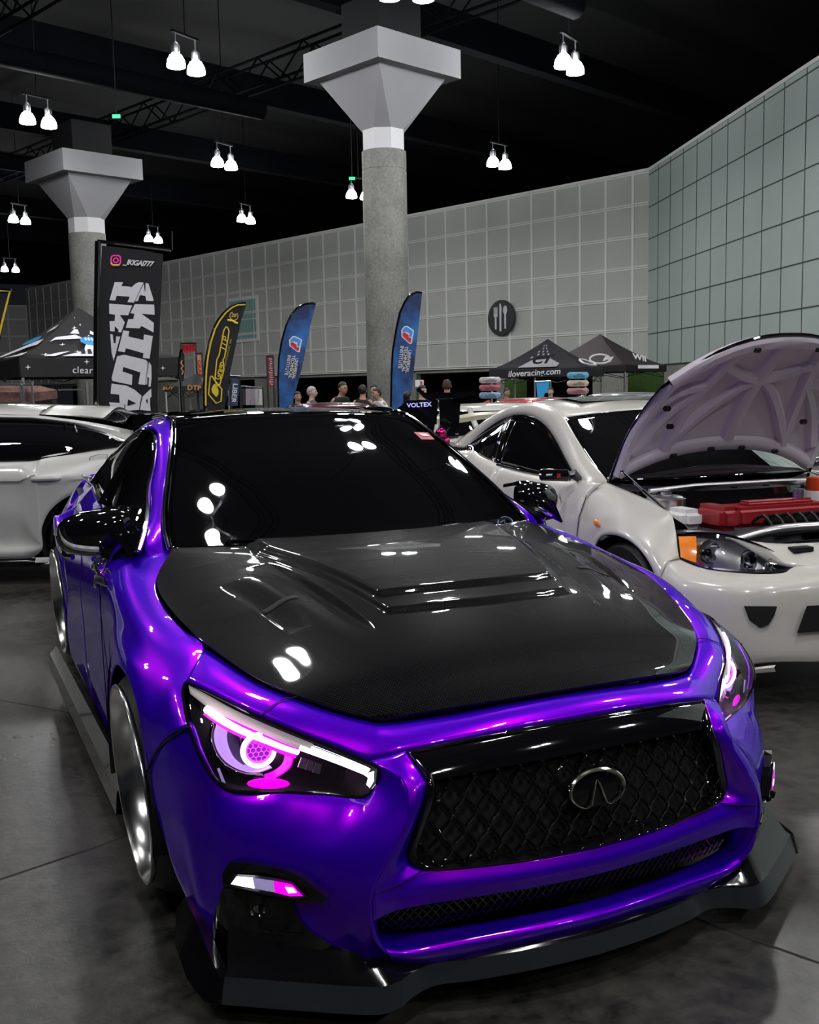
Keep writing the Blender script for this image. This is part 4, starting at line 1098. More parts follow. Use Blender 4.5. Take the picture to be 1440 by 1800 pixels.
# ---- door mirrors
for s in (1, -1):
    mr = empty('door_mirror', (0, 0, 0), parent=car)
    # housing lofted from inboard to tip; nose points forward (-y)
    secs = []
    for x, yc, zc, ry, rz in ((.760, .735, .965, .035, .060), (.800, .735, .962, .060, .074), (.860, .745, .958, .072, .078), (.920, .765, .954, .068, .072), (.965, .790, .950, .052, .056), (.985, .81, .948, .026, .032), (.990, .82, .947, .004, .006)):
        secs.append([V((s*x, yc-ry*math.cos(t)*(1 if math.cos(t) > 0 else .35), zc+rz*math.copysign(abs(math.sin(t))**.8, math.sin(t)))) for t in [2*math.pi*k/28 for k in range(28)]])
    bm = B(); add_grid(bm, [list(r) for r in zip(*[crk(c, 3) for c in zip(*secs)])], close_u=True); bm.faces.new([v for v in bm.verts[:28]]) if False else None
    link('mirror_housing', bm, BG, mr, sharp=60)
    bm = B(); tube(bm, cr([(s*.72, .76, 1.028), (s*.80, .745, 1.036), (s*.90, .76, 1.02)], 10), [.007]*3+[.010]*7, 8); link('mirror_horn', bm, BG, mr)
    bm = B(); tube(bm, cr([(s*.765, .60, .865), (s*.80, .66, .872), (s*.85, .70, .892)], 10), [.040-.014*k/9 for k in range(10)], 10); link('mirror_stalk', bm, BG, mr)
    bm = B(); g = [[V((s*x, y-dy, z+dz)) for x, y, z in crk([(.985, .765, .975), (.978, .738, .945), (.955, .712, .925), (.915, .694, .915), (.870, .682, .910)], 4)] for dz, dy in ((.009, .004), (0, .008), (-.009, .004))]
    add_grid(bm, g); link('mirror_indicator', bm, pbr('indicator_clear', (.5, .5, .53), .2, coat=1, noise=.5, nscale=60), mr)
    # black sail panel at the foot of the window
    bm = B(); prism(bm, [(s*.800, .46, .905), (s*.805, .66, .935), (s*.765, .60, 1.00), (s*.768, .47, .985)], (s*.008, 0, .004)); link('mirror_sail', bm, BG, mr, smooth=False)
# ================================================================== WHITE COUPE WITH ITS BONNET UP
KX, KY, KA = 2.59263, 1.31365, -.085787
coupe = empty('coupe_car', (KX, KY, 0), KA, 'pearl white coupe at the right with its bonnet raised over a red engine', 'car')
_c, _s = math.cos(KA), math.sin(KA)
def tl(p):
    p = V(p)-V((KX, KY, 0)); return V((_c*p.x+_s*p.y, -_s*p.x+_c*p.y, p.z))
KO = tl(CAM_POS)
def ul(px, py, ax, v):
    d = tl(CAM_POS+ray(px, py))-KO; return KO+d*((v-KO[ax])/d[ax])
PW = M['pearl_white']
def msh(name, grids, mat=PW, parent=coupe, **k):
    k.setdefault('out', (0, 1.2, .4))
    return (shell(name, [mir(g) for g in grids], mat, parent, **k), shell(name, grids, mat, parent, **k))
# sections written for the +x side, mirrored for the near side
F2 = [
 [(.680, .435, .900), (.760, .440, .862), (.825, .440, .765), (.858, .440, .62), (.860, .43, .40), (.842, .42, .19)],
 [(.676, .300, .880), (.758, .290, .842), (.828, .285, .762), (.858, .280, .685), (.866, .300, .52), (.862, .335, .38)],
 [(.674, .160, .860), (.755, .155, .822), (.822, .160, .760), (.853, .180, .705), (.866, .200, .650), (.864, .215, .615)],
 [(.674, .030, .840), (.752, .030, .803), (.818, .030, .752), (.852, .040, .715), (.868, .050, .690), (.866, .060, .672)],
 [(.676, -.10, .812), (.745, -.10, .775), (.808, -.10, .732), (.848, -.10, .700), (.867, -.11, .675), (.865, -.13, .655)],
 [(.684, -.200, .778), (.738, -.22, .728), (.795, -.24, .685), (.842, -.25, .650), (.864, -.26, .610), (.863, -.265, .588)],
 [(.742, -.350, .600), (.772, -.350, .598), (.805, -.350, .588), (.835, -.358, .565), (.855, -.360, .530), (.861, -.359, .490)]]
msh('front_fender', [loft(F2, nu=6, k=8, keep=True)])
D2 = [[(.735, .40, .90), (.790, .44, .835), (.842, .44, .73), (.862, .44, .52), (.858, .44, .33), (.842, .44, .19)],
      [(.742, .85, .900), (.800, .85, .845), (.848, .85, .73), (.866, .85, .52), (.862, .85, .33), (.846, .85, .17)],
      [(.750, 1.25, .908), (.806, 1.25, .855), (.850, 1.25, .74), (.868, 1.25, .52), (.864, 1.25, .33), (.846, 1.25, .17)],
      [(.748, 1.62, .925), (.804, 1.62, .870), (.850, 1.62, .75), (.868, 1.62, .52), (.864, 1.62, .33), (.846, 1.62, .17)]]
msh('door', [loft(D2, nu=6, k=8, keep=True)])
Q2 = [[(.748, 1.62, .925), (.804, 1.62, .870), (.850, 1.62, .75), (.868, 1.62, .52), (.864, 1.62, .33), (.846, 1.62, .17)]]
for i, (ang, y) in enumerate(((178, 1.95), (150, 2.15), (115, 2.40), (80, 2.65), (45, 2.90), (10, 3.05), (-15, 3.15))):
    a = math.radians(ang); ly, lz = 2.57+.335*math.cos(a), max(.33+.335*math.sin(a), .18)
    bz, bx = .955-.012*i+(.05 if 1 <= i <= 4 else 0), .742-.015*i
    Q2.append([(bx, y, bz), (bx+.055, y, bz-.06), (.85, (y+ly)/2, max(.76, lz+.12)), (.868, (y+2*ly)/3, lz+.08), (.872, ly, lz+.03), (.868, ly, lz)])
msh('rear_quarter', [loft(Q2, nu=6, k=6, keep=True)])
# bumper; dark overlays on the skin stand in for its shaded openings
BP = [[(.742, -.350, .600), (.722, -.44, .582), (.690, -.52, .572), (.640, -.60, .570), (.565, -.70, .572), (.480, -.755, .580), (.420, -.775, .605), (.25, -.835, .625), (0, -.86, .630)],
      [(.815, -.354, .582), (.785, -.46, .562), (.742, -.57, .553), (.680, -.665, .552), (.585, -.755, .553), (.49, -.80, .557), (.41, -.825, .570), (.235, -.87, .580), (0, -.89, .585)],
      [(.861, -.359, .490), (.842, -.50, .500), (.795, -.62, .505), (.720, -.735, .510), (.60, -.82, .515), (.50, -.855, .515), (.40, -.88, .515), (.22, -.91, .515), (0, -.925, .515)],
      [(.866, -.385, .340), (.850, -.53, .340), (.805, -.66, .34), (.735, -.765, .345), (.62, -.84, .345), (.52, -.875, .345), (.41, -.90, .345), (.22, -.93, .345), (0, -.945, .345)],
      [(.862, -.40, .230), (.848, -.54, .235), (.803, -.67, .240), (.732, -.775, .245), (.62, -.850, .25), (.52, -.885, .25), (.41, -.91, .25), (.22, -.94, .25), (0, -.955, .25)],
      [(.852, -.42, .150), (.840, -.54, .150), (.795, -.665, .160), (.725, -.77, .185), (.61, -.845, .205), (.51, -.88, .205), (.40, -.905, .20), (.22, -.935, .20), (0, -.95, .20)]]
bpg = loft(BP, nu=6, k=6, keep=True)
cb = shell('front_bumper', [mir(bpg), bpg], PW, coupe, out=(0, 1.2, .4), merge=.0006)
tb = B(); add_grid(tb, mir(bpg)); tb.normal_update(); CBT = BVHTree.FromBMesh(tb); tb.free()
def cbp(px, py, off=.004):
    d = (tl(CAM_POS+ray(px, py))-KO).normalized(); h = CBT.ray_cast(KO, d)
    if not h[0]:
        best = None
        for k in range(60):
            q = CBT.find_nearest(KO+d*(4+k*.04))
            if q[0] and (best is None or q[3] < best[3]): best = q
        h = best
    n = h[1] if h[1].dot(d) < 0 else -h[1]; return h[0]+n*off
def patch(name, poly, mat, off=.004, th=.004, par=coupe, both=True):
    P = []
    for a, b in zip(poly, poly[1:]+poly[:1]):
        for k in range(5): P.append((a[0]+(b[0]-a[0])*k/5, a[1]+(b[1]-a[1])*k/5))
    cx = sum(p[0] for p in P)/len(P); cy = sum(p[1] for p in P)/len(P)
    rings = [[cbp(cx+(x-cx)*t, cy+(y-cy)*t, off) for x, y in P] for t in (.05, .4, .75, 1)]
    rings.append([p+V((0, .012, 0)) for p in rings[-1]])
    for s in ((1, -1) if both else (1,)):
        bm = B(); g = rings if s == 1 else mir(rings); vs = add_grid(bm, g, close_u=True); bm.faces.new(vs[0]); link(name, bm, mat, par, sharp=50)
patch('side_duct', [(1311, 1066), (1365, 1066), (1360, 1082), (1350, 1098), (1337, 1102), (1320, 1090)], M['dark'], off=.012)  # dark sheet on the skin in place of the duct's inner shade
bm = B(); g = [[V((x, -.957+.16*abs(x/.47)**2.4*.6, z)) for x in [k*.094-.47 for k in range(11)]] for z in (.455, .42, .38, .325)]
add_grid(bm, [[V((p.x, p.y-.004, p.z)) for p in r] for r in [[V((x*(1+(.455-z)*.9), -.945+.048*abs(x/.47)**2, z)) for x in [k*.047-.47 for k in range(21)]] for z in (.455, .41, .37, .34)]])
link('lower_grille', bm, M['dark'], coupe)
for s in (1, -1):
    bm = B(); add_grid(bm, [[V((s*(.868+dx), -.42, z)) for dx, z in ((0, .15), (.012, .14), (.0, .125))], [V((s*(.83+dx), -.60, z)) for dx, z in ((0, .15), (.012, .14), (.0, .125))], [V((s*(.73+dx), -.79, z)) for dx, z in ((0, .175), (.01, .165), (.0, .15))], [V((s*(.60+dx), -.87, z)) for dx, z in ((0, .20), (.01, .19), (.0, .17))]])
    link('lip_corner', bm, PW, coupe)
# front lamps
HT = [(.700, -.255, .706), (.655, -.37, .722), (.594, -.50, .724), (.530, -.585, .700), (.470, -.655, .665), (.418, -.745, .604)]
HBt = [(.742, -.345, .600), (.722, -.44, .582), (.690, -.52, .572), (.640, -.60, .570), (.565, -.70, .572), (.480, -.755, .580), (.424, -.768, .598)]
ht, hb = cr(HT, 30), cr(HBt, 30)
def hf(u, v, off=0):
    i = u*29; a = int(min(i, 28)); t = i-a; p = ht[a].lerp(ht[a+1], t); q = hb[a].lerp(hb[a+1], t)
    m = p.lerp(q, v); return m+V((.35, -.85, .35)).normalized()*(.02*math.sin(math.pi*v)*math.sin(math.pi*min(max(u, .03), .97))**.5+off)
for s in (1, -1):
    hd = empty('headlight', (0, 0, 0), parent=coupe)
    T = lambda p: V((p.x*s, p.y, p.z))
    gr = [[T(hf(u/30, v/8)) for u in range(31)] for v in range(9)]
    bm = B(); add_grid(bm, gr); link('lamp_lens', bm, M['lens'], hd, sharp=60)
    bk = [[T(hf(u/30, v/8)+V((0, .12, .0))) for u in range(31)] for v in range(9)]
    ring = lambda g: g[0]+[r[-1] for r in g[1:]]+g[-1][::-1][1:]+[r[0] for r in g[::-1][1:-1]]
    bm = B(); add_grid(bm, bk); add_grid(bm, [ring(gr), ring(bk)], close_u=True); link('lamp_housing', bm, M['alu'], hd)
    for u, v, r in ((.30, .52, .055), (.62, .55, .042), (.80, .6, .030)):
        c = T(hf(u, v, -.035)); Mx = frame(c, (1, 0, 0), (0, .1, 1))
        if (Mx.to_3x3() @ V((0, 0, 1))).y > 0: Mx = frame(c, (1, 0, 0), (0, -.1, -1))
        bm = B(); lathe(bm, [(.001, -.02), (r*.45, -.018), (r*.8, -.004), (r, .016), (r*1.06, .016)], Mx, 28); link('reflector_bowl', bm, M['chrome'], hd)
        bm = B(); bmesh.ops.create_icosphere(bm, subdivisions=2, radius=r*.33, matrix=Matrix.Translation(c+V((0, -.006, 0)))); link('bulb', bm, M['smoke_glass'], hd)
    bm = B(); add_grid(bm, [[T(hf(.015+.17*a/5, .12+.80*b/5, .002)) for a in range(6)] for b in range(6)])
    am = link('turn_signal', bm, pbr('amber_lens', (.85, .22, .01), .2, coat=1, emit=(.9, .25, .01), es=.15, noise=.2, nscale=60), hd); am['label'] = 'amber lens'
    bm = B(); tube(bm, ring(gr), .004, 6, closed=True); link('lamp_gasket', bm, BG, hd)
    bm = B(); bmesh.ops.create_icosphere(bm, subdivisions=2, radius=1, matrix=Matrix.Translation((s*.866, .22, .715)) @ Matrix.Diagonal((.008, .026, .018, 1))); link('side_repeater', bm, bpy.data.materials['amber_lens'], coupe)
    # coupe wheels
    for wy in (0, 2.57):
        w = empty('wheel', (s*.80, wy, .32), parent=coupe); Mx = frame((0, 0, 0), (0, s, 0), (0, 0, 1))
        if (Mx.to_3x3() @ V((0, 0, 1))).x*s < 0: Mx = frame((0, 0, 0), (0, -s, 0), (0, 0, 1))
        bm = B(); lathe(bm, [(.225, .03), (.25, .045), (.295, .045), (.318, .02), (.32, -.05), (.318, -.15), (.23, -.16)], Mx, 56); link('tyre', bm, M['rubber'], w)
        bm = B(); lathe(bm, [(.228, .03), (.222, .034), (.215, .02), (.205, -.02), (.205, -.15)], Mx, 56); link('rim', bm, M['polished'], w)
        bm = B()
        for k in range(6):
            a = math.pi/3*k+.3
            for da in (-.13, .13): tube(bm, [Mx @ V((.03*math.cos(a), .03*math.sin(a), .02)), Mx @ V((.21*math.cos(a+da*.6), .21*math.sin(a+da*.6), .005))], .011, 6)
        lathe(bm, [(.001, .03), (.035, .028), (.04, 0)], Mx, 24); link('spokes', bm, pbr('bronze', (.35, .28, .18), .3, 1, noise=.1), w)
    g = [[V((s*x, wy+.338*math.cos(math.radians(a)), .335+.338*math.sin(math.radians(a)))) for a in range(-20, 201, 10)] for x in (.862, .70, .5) for wy in (0,)]
    bm = B(); add_grid(bm, g); link('wheel_arch_liner', bm, M['dark'], coupe)
# glass house
W2 = [((.672, .462, .905), (0, .20, .925)), ((.645, .68, 1.005), (0, .46, 1.04)), ((.608, .92, 1.125), (0, .74, 1.16)), ((.563, 1.15, 1.232), (0, 1.0, 1.272))]
R2 = [((.563, 1.15, 1.232), (0, 1.0, 1.272)), ((.550, 1.32, 1.282), (0, 1.25, 1.318)), ((.545, 1.60, 1.315), (0, 1.62, 1.345)), ((.548, 1.90, 1.300), (0, 1.98, 1.330)), ((.56, 2.15, 1.245), (0, 2.25, 1.285))]
G2 = [((.56, 2.15, 1.245), (0, 2.25, 1.285)), ((.60, 2.55, 1.10), (0, 2.72, 1.15)), ((.62, 2.85, .98), (0, 3.08, 1.0))]
shell('windscreen', [arch_rows(W2)], M['window_glass'], coupe, th=.005, sharp=60, out=(0, 1.5, .5))
shell('roof', [arch_rows(R2)], PW, coupe, th=.01, sharp=60, out=(0, 1.5, .5))
shell('rear_window', [arch_rows(G2)], M['window_glass'], coupe, th=.005, sharp=60, out=(0, 1.5, .5))
bm = B(); add_grid(bm, [[V((x, y, z+.006)) for x in (-.36, -.18, 0, .18, .36)] for y, z in ((1.30, 1.318), (1.5, 1.338), (1.75, 1.342), (1.9, 1.334))]); link('sunroof', bm, BG, coupe)
WEc = [(.680, .44, .885), (.672, .47, .925), (.645, .68, 1.01), (.608, .92, 1.130), (.563, 1.15, 1.237), (.550, 1.32, 1.285), (.545, 1.60, 1.316), (.548, 1.90, 1.300), (.56, 2.15, 1.245), (.59, 2.50, 1.12), (.62, 2.85, .985)]
ST = [(.735, .62, .885), (.722, .70, .905), (.682, .90, 1.00), (.640, 1.08, 1.085), (.602, 1.27, 1.160), (.588, 1.42, 1.205), (.578, 1.62, 1.235), (.575, 1.86, 1.228), (.585, 2.08, 1.182), (.61, 2.32, 1.09), (.655, 2.50, .99)]
rr = [[V(a), V(a).lerp(V(b), .35)+V((.012, 0, .006)), V(a).lerp(V(b), .72)+V((.014, 0, .004)), V(b)] for a, b in zip(WEc, ST)]
msh('roof_rail', [loft([list(r) for r in zip(*rr)], nu=6, k=6, keep=True)])
# side glass with black frame, quarter glass
up = cr([(.722, .72, .912), (.682, .91, 1.0), (.640, 1.09, 1.082), (.602, 1.28, 1.156), (.588, 1.43, 1.20), (.578, 1.62, 1.230), (.577, 1.80, 1.228)], 24)
lo = cr([(.738, .72, .898), (.745, .95, .903), (.752, 1.30, .912), (.750, 1.60, .922), (.748, 1.70, .925)], 24)
m2 = [(a+b)/2+V((.01, 0, 0)) for a, b in zip(up, lo)]
msh('door_window', [loft([up, m2, lo], nu=24, k=4)], M['window_glass'], th=.004, sharp=60)
qu = cr([(.583, 1.90, 1.218), (.590, 2.08, 1.172), (.612, 2.28, 1.098), (.650, 2.44, 1.02)], 16); ql = cr([(.742, 1.80, .935), (.738, 1.95, .945), (.728, 2.15, .962), (.66, 2.45, .995)], 16)
msh('quarter_window', [loft([qu, [(a+b)/2+V((.012, 0, 0)) for a, b in zip(qu, ql)], ql], nu=16, k=4)], M['window_glass'], th=.004, sharp=60)
for s in (1, -1):
    bm = B(); tube(bm, [V((s*(p.x+.004), p.y, p.z)) for p in up], .016, 8); link('window_visor', bm, BG, coupe)
    bm = B(); tube(bm, [V((s*(p.x+.006), p.y, p.z-.004)) for p in lo], .010, 8); link('belt_moulding', bm, BG, coupe)
    bm = B(); add_grid(bm, loft([[V((s*.581, 1.80, 1.228)), V((s*.672, 1.76, 1.08)), V((s*.752, 1.69, .925))], [V((s*.588, 1.90, 1.216)), V((s*.675, 1.86, 1.075)), V((s*.75, 1.80, .932))]], nu=10, k=2)); o = link('door_pillar', bm, BG, coupe); o.modifiers.new('t', 'SOLIDIFY').thickness = .012
    bm = B(); tube(bm, cr([(s*.862, .435, .60), (s*.866, .44, .45), (s*.85, .44, .20)], 6)+[], .002, 4); tube(bm, [(s*.80, .44, .835), (s*.845, .44, .72), (s*.863, .437, .60)], .002, 4); link('door_gap', bm, M['black_matte'], coupe)
    bm = B(); tube(bm, cr([(s*.742, -.35, .60), (s*.80, -.352, .59), (s*.862, -.36, .49)], 8), .0018, 4); link('bumper_seam', bm, M['seam'], coupe)
# slim cylindrical mirror with a red label
for s in (1, -1):
    mr = empty('door_mirror', (0, 0, 0), parent=coupe)
    a, b = V((s*.79, .66, .925)), V((s*.945, .70, .935))
    bm = B(); tube(bm, [a, a.lerp(b, .05), a.lerp(b, .95), b], [.028, .034, .034, .028], 16); link('mirror_body', bm, BG, mr)
    bm = B(); tube(bm, [V((s*.735, .64, .905)), V((s*.765, .645, .935)), a], [.02, .03, .02], 10); link('mirror_base', bm, M['dark_metal'], mr)
    bm = B(); q = a.lerp(b, .45); box(bm, q+V((0, -.035, 0)), (.022, .004, .022)); link('mirror_label', bm, M['red_paint'], mr, smooth=False)
    bm = B(); q = a.lerp(b, .75); box(bm, q+V((0, -.035, .004)), (.05, .004, .008)); link('mirror_print', bm, M['white_plain'], mr, smooth=False)
# tail
TT = [[(-.60, 2.85, .985), (0, 3.06, 1.0), (.60, 2.85, .985)], [(-.63, 3.20, .93), (0, 3.32, .95), (.63, 3.20, .93)], [(-.70, 3.30, .60), (0, 3.46, .60), (.70, 3.30, .60)], [(-.68, 3.28, .22), (0, 3.44, .22), (.68, 3.28, .22)]]
shell('tailgate_and_bumper', [loft(TT, nu=12, k=6)], PW, coupe, out=(0, 2, .5))
ts = loft([[(.638, 3.15, .885), (.73, 3.15, .80), (.85, 3.16, .60), (.866, 3.16, .40), (.86, 3.15, .20)], [(.63, 3.20, .93), (.66, 3.24, .80), (.70, 3.30, .60), (.70, 3.30, .40), (.68, 3.28, .22)]], nu=6, k=4)
msh('rear_corner', [ts])

# ---- open engine bay
bm = B()
add_grid(bm, [[V((-w, y, z)), V((-w+.02, y, .35)), V((w-.02, y, .35)), V((w, y, z))] for y, z, w in ((.42, .86, .66), (0, .80, .66), (-.18, .72, .62), (-.40, .62, .52), (-.58, .56, .40))])
link('bay_liner', bm, M['black_matte'], coupe, smooth=False)
bm = B(); add_grid(bm, [[V((x, .43-.10*(1-(x/.66)**2), z)) for x in [k*.132-.66 for k in range(11)]] for z in (.40, .60, .80, .885)]); link('firewall', bm, pbr('firewall_paint', (.30, .29, .36), .4, coat=.5, noise=.15), coupe)
bm = B(); add_grid(bm, [[V((x, y-.22*(1-(x/.66)**2), z)) for x in [k*.066-.66 for k in range(21)]] for y, z in ((.30, .825), (.31, .86), (.38, .885), (.47, .90), (.50, .915))]); link('cowl', bm, BG, coupe)
for s in (1, -1):
    bm = B(); add_grid(bm, loft([[V((s*.664, .40, .885)), V((s*.666, .1, .845)), V((s*.672, -.2, .772))], [V((s*.60, .40, .845)), V((s*.60, .1, .80)), V((s*.60, -.2, .72))], [V((s*.58, .38, .70)), V((s*.58, .1, .68)), V((s*.58, -.2, .62))]], nu=10, k=4)); link('inner_wing', bm, PW, coupe)
    bm = B(); lathe(bm, [(.10, -.10), (.10, 0), (.085, .012), (.03, .02), (.03, .035), (.001, .035)], Matrix.Translation((s*.50, .14, .83)), 28); link('strut_tower', bm, M['alu'], coupe)
# slam panel and nose
bm = B(); add_grid(bm, loft([[V((-.60, -.50, .715)), V((-.44, -.62, .690)), V((-.2, -.66, .682)), V((0, -.67, .68)), V((.2, -.66, .682)), V((.44, -.62, .690)), V((.60, -.50, .715))],
 [V((-.58, -.54, .705)), V((-.43, -.69, .655)), V((-.2, -.76, .650)), V((0, -.78, .650)), V((.2, -.76, .650)), V((.43, -.69, .655)), V((.58, -.54, .705))],
 [V((-.50, -.70, .62)), V((-.40, -.79, .60)), V((-.2, -.845, .627)), V((0, -.862, .632)), V((.2, -.845, .627)), V((.40, -.79, .60)), V((.50, -.70, .62))]], nu=20, k=4)); o = link('slam_panel', bm, PW, coupe); o.modifiers.new('t', 'SOLIDIFY').thickness = .01
bm = B(); 
for x, y in ((-.34, -.70), (-.12, -.735), (.12, -.735), (.34, -.70)): box(bm, (x, y, .668), (.10, .05, .02), rz=.12*x)
link('slam_panel_slot', bm, M['dark'], coupe, smooth=False)
# engine: red cover, coil packs, cap, hoses, pipes
eng = empty('engine', (0, 0, 0), parent=coupe)
RD = pbr('crackle_red', (.30, .008, .015), .45, coat=.3, noise=.25, nscale=120)
def rbox(name, c, s, mat, rz=0, bev=.012, par=eng):
    bm = B(); box(bm, c, s, rz=rz); bmesh.ops.bevel(bm, geom=list(bm.edges), offset=bev, segments=3, affect='EDGES'); return link(name, bm, mat, par)
rbox('valve_cover', (-.10, -.20, .765), (.56, .21, .10), RD, bev=.022)
rbox('valve_cover_ridge', (-.08, -.20, .82), (.40, .09, .03), RD)
rbox('intake_chamber', (-.40, -.16, .76), (.12, .26, .12), RD, bev=.03)
rbox('coil_cover', (.0, -.30, .75), (.44, .05, .05), M['black_matte'])
bm = B(); lathe(bm, [(.001, .05), (.028, .05), (.030, .04), (.030, 0), (.04, -.01)], Matrix.Translation((.06, -.20, .83)), 20); link('oil_cap', bm, M['alu'], eng)
bm = B(); lathe(bm, [(.001, .07), (.05, .07), (.055, .05), (.055, 0)], Matrix.Translation((.36, .02, .84)), 20); link('reservoir_cap', bm, pbr('orange_cap', (.65, .06, .01), .4, noise=.1), eng)
bm = B(); lathe(bm, [(.001, .0), (.06, .0), (.07, -.03), (.07, -.12)], Matrix.Translation((.36, .02, .84)), 20); link('reservoir', bm, M['white_plain'], eng)
rbox('fuse_box', (-.52, -.05, .75), (.13, .2, .10), M['white_plain'], bev=.03)
bm = B(); tube(bm, cr([(-.48, -.42, .68), (-.30, -.46, .72), (0, -.48, .725), (.3, -.46, .72), (.48, -.40, .70)], 24), .026, 12); link('radiator_pipe', bm, M['alu'], eng)
rbox('radiator', (0, -.56, .60), (.80, .05, .16), M['dark_metal'])
bm = B(); tube(bm, [(-.60, .14, .875), (-.3, .17, .885), (.3, .17, .885), (.60, .14, .875)], .012, 8); link('strut_brace', bm, M['alu'], eng)
bm = B()
for k in range(10):
    x = -.3+.07*k; tube(bm, cr([(x, -.30, .74), (x+.02, -.36, .78), (x+.05, -.42, .70)], 8), .009, 6)
link('hoses', bm, M['rubber'], eng)
bm = B()
random.seed(9)
for k in range(26): box(bm, (random.uniform(.18, .56), random.uniform(-.42, -.05), random.uniform(.70, .78)), (random.uniform(.03, .08), random.uniform(.03, .08), random.uniform(.03, .07)), rz=random.uniform(0, 1.5))
link('ancillaries', bm, M['dark_metal'], eng, smooth=False)
# raised bonnet: outer skin, pressed inner frame
def hoodp(u, v, off=0):
    hw = .665-.045*v
    x = u*hw; q = 1-abs(u)**2.4
    y0, z0 = .425-.065*q, .893+.155*q                 # hinge edge
    y1, z1 = -.005-.205*q, 1.395+.250*q               # leading edge
    m = math.sin(math.pi*v)*.035
    return V((x, y0+(y1-y0)*v+m*1.1+off*.77, z0+(z1-z0)*v+m*.9+off*.64))
hd = empty('raised_bonnet', (0, 0, 0), parent=coupe)
bm = B(); add_grid(bm, [[hoodp(u/12, v/10, .022) for u in range(-12, 13)] for v in range(11)])
o = link('outer_skin', bm, PW, hd); o.modifiers.new('t', 'SOLIDIFY').thickness = .004
bm = B(); add_grid(bm, [[hoodp(u/12*.985, .01+v/10*.975, .012) for u in range(-12, 13)] for v in range(11)]); link('inner_panel', bm, M['under_white'], hd)
def rib(bm, uv, w=.032, h=.022):
    P = cr([(u, v, 0) for u, v in uv], 14); rows = []
    for i, p in enumerate(P):
        a, b = P[max(i-1, 0)], P[min(i+1, len(P)-1)]; c0 = hoodp(p.x, p.y); t = (hoodp(b.x, b.y)-hoodp(a.x, a.y)).normalized()
        n = V((0, -.77, -.64)); sd = t.cross(n).normalized()
        rows.append([hoodp(p.x, p.y, .014)+sd*w, hoodp(p.x, p.y, -h*.5)+sd*w*.8, hoodp(p.x, p.y, -h)+sd*w*.45, hoodp(p.x, p.y, -h)-sd*w*.45, hoodp(p.x, p.y, -h*.5)-sd*w*.8, hoodp(p.x, p.y, .014)-sd*w])
    add_grid(bm, rows)
bm = B()
for uv in ([(-.94, .04), (-.95, .5), (-.90, .93)], [(.94, .04), (.95, .5), (.90, .93)], [(-.92, .95), (-.4, .945), (.4, .945), (.92, .95)], [(-.94, .055), (-.4, .06), (.4, .06), (.94, .055)],
           [(-.58, .10), (-.52, .5), (-.40, .92)], [(.58, .10), (.52, .5), (.40, .92)], [(-.90, .22), (-.74, .45), (-.50, .62)], [(.90, .22), (.74, .45), (.50, .62)],
           [(-.56, .16), (-.28, .42), (.0, .60), (.30, .42), (.56, .16)], [(-.46, .80), (-.22, .66), (0, .60), (.22, .66), (.46, .80)], [(-.92, .72), (-.7, .68), (-.50, .62)], [(.92, .72), (.7, .68), (.50, .62)], [(0, .10), (0, .35), (0, .6), (0, .92)]):
    rib(bm, uv, .036 if len(uv) != 4 else .045)
link('inner_frame', bm, M['under_white'], hd)
bm = B()
for u, v in ((-.80, .60), (-.30, .93), (.30, .93), (-.5, .05), (.5, .05), (.15, .05), (-.15, .05), (.8, .6), (-.66, .35), (.66, .35)):
    box(bm, hoodp(u, v, -.026), (.035, .02, .02), M=Matrix.Rotation(-.85, 4, 'X'))
link('rubber_stop', bm, M['rubber'], hd, smooth=False)
bm = B(); tube(bm, [hoodp(u/16, 1.0, .012) for u in range(-16, 17)], .009, 8); tube(bm, [hoodp(-1, v/12, .012) for v in range(13)], .008, 8); tube(bm, [hoodp(1, v/12, .012) for v in range(13)], .008, 8); link('black_edge', bm, BG, hd)
for s in (1, -1):
    bm = B(); a, b = V((s*.645, .33, .965)), V((s*.655, -.10, .795)); tube(bm, [a, a.lerp(b, .5)], .006, 8); tube(bm, [a.lerp(b, .5), b], .010, 10); bmesh.ops.create_icosphere(bm, subdivisions=2, radius=.014, matrix=Matrix.Translation(a)); link('gas_strut', bm, M['chrome'], coupe)
# cabin inside
bm = B(); add_grid(bm, [[V((x, y, z)) for x in (-.6, 0, .6)] for y, z in ((.5, .85), (1.0, .80), (2.3, .80), (2.9, .92))]); link('cabin_liner', bm, M['black_matte'], coupe)
bm = B(); box(bm, (0, 1.25, .25), (1.2, 3.6, .12)); link('floor_pan', bm, M['black_matte'], coupe, smooth=False)
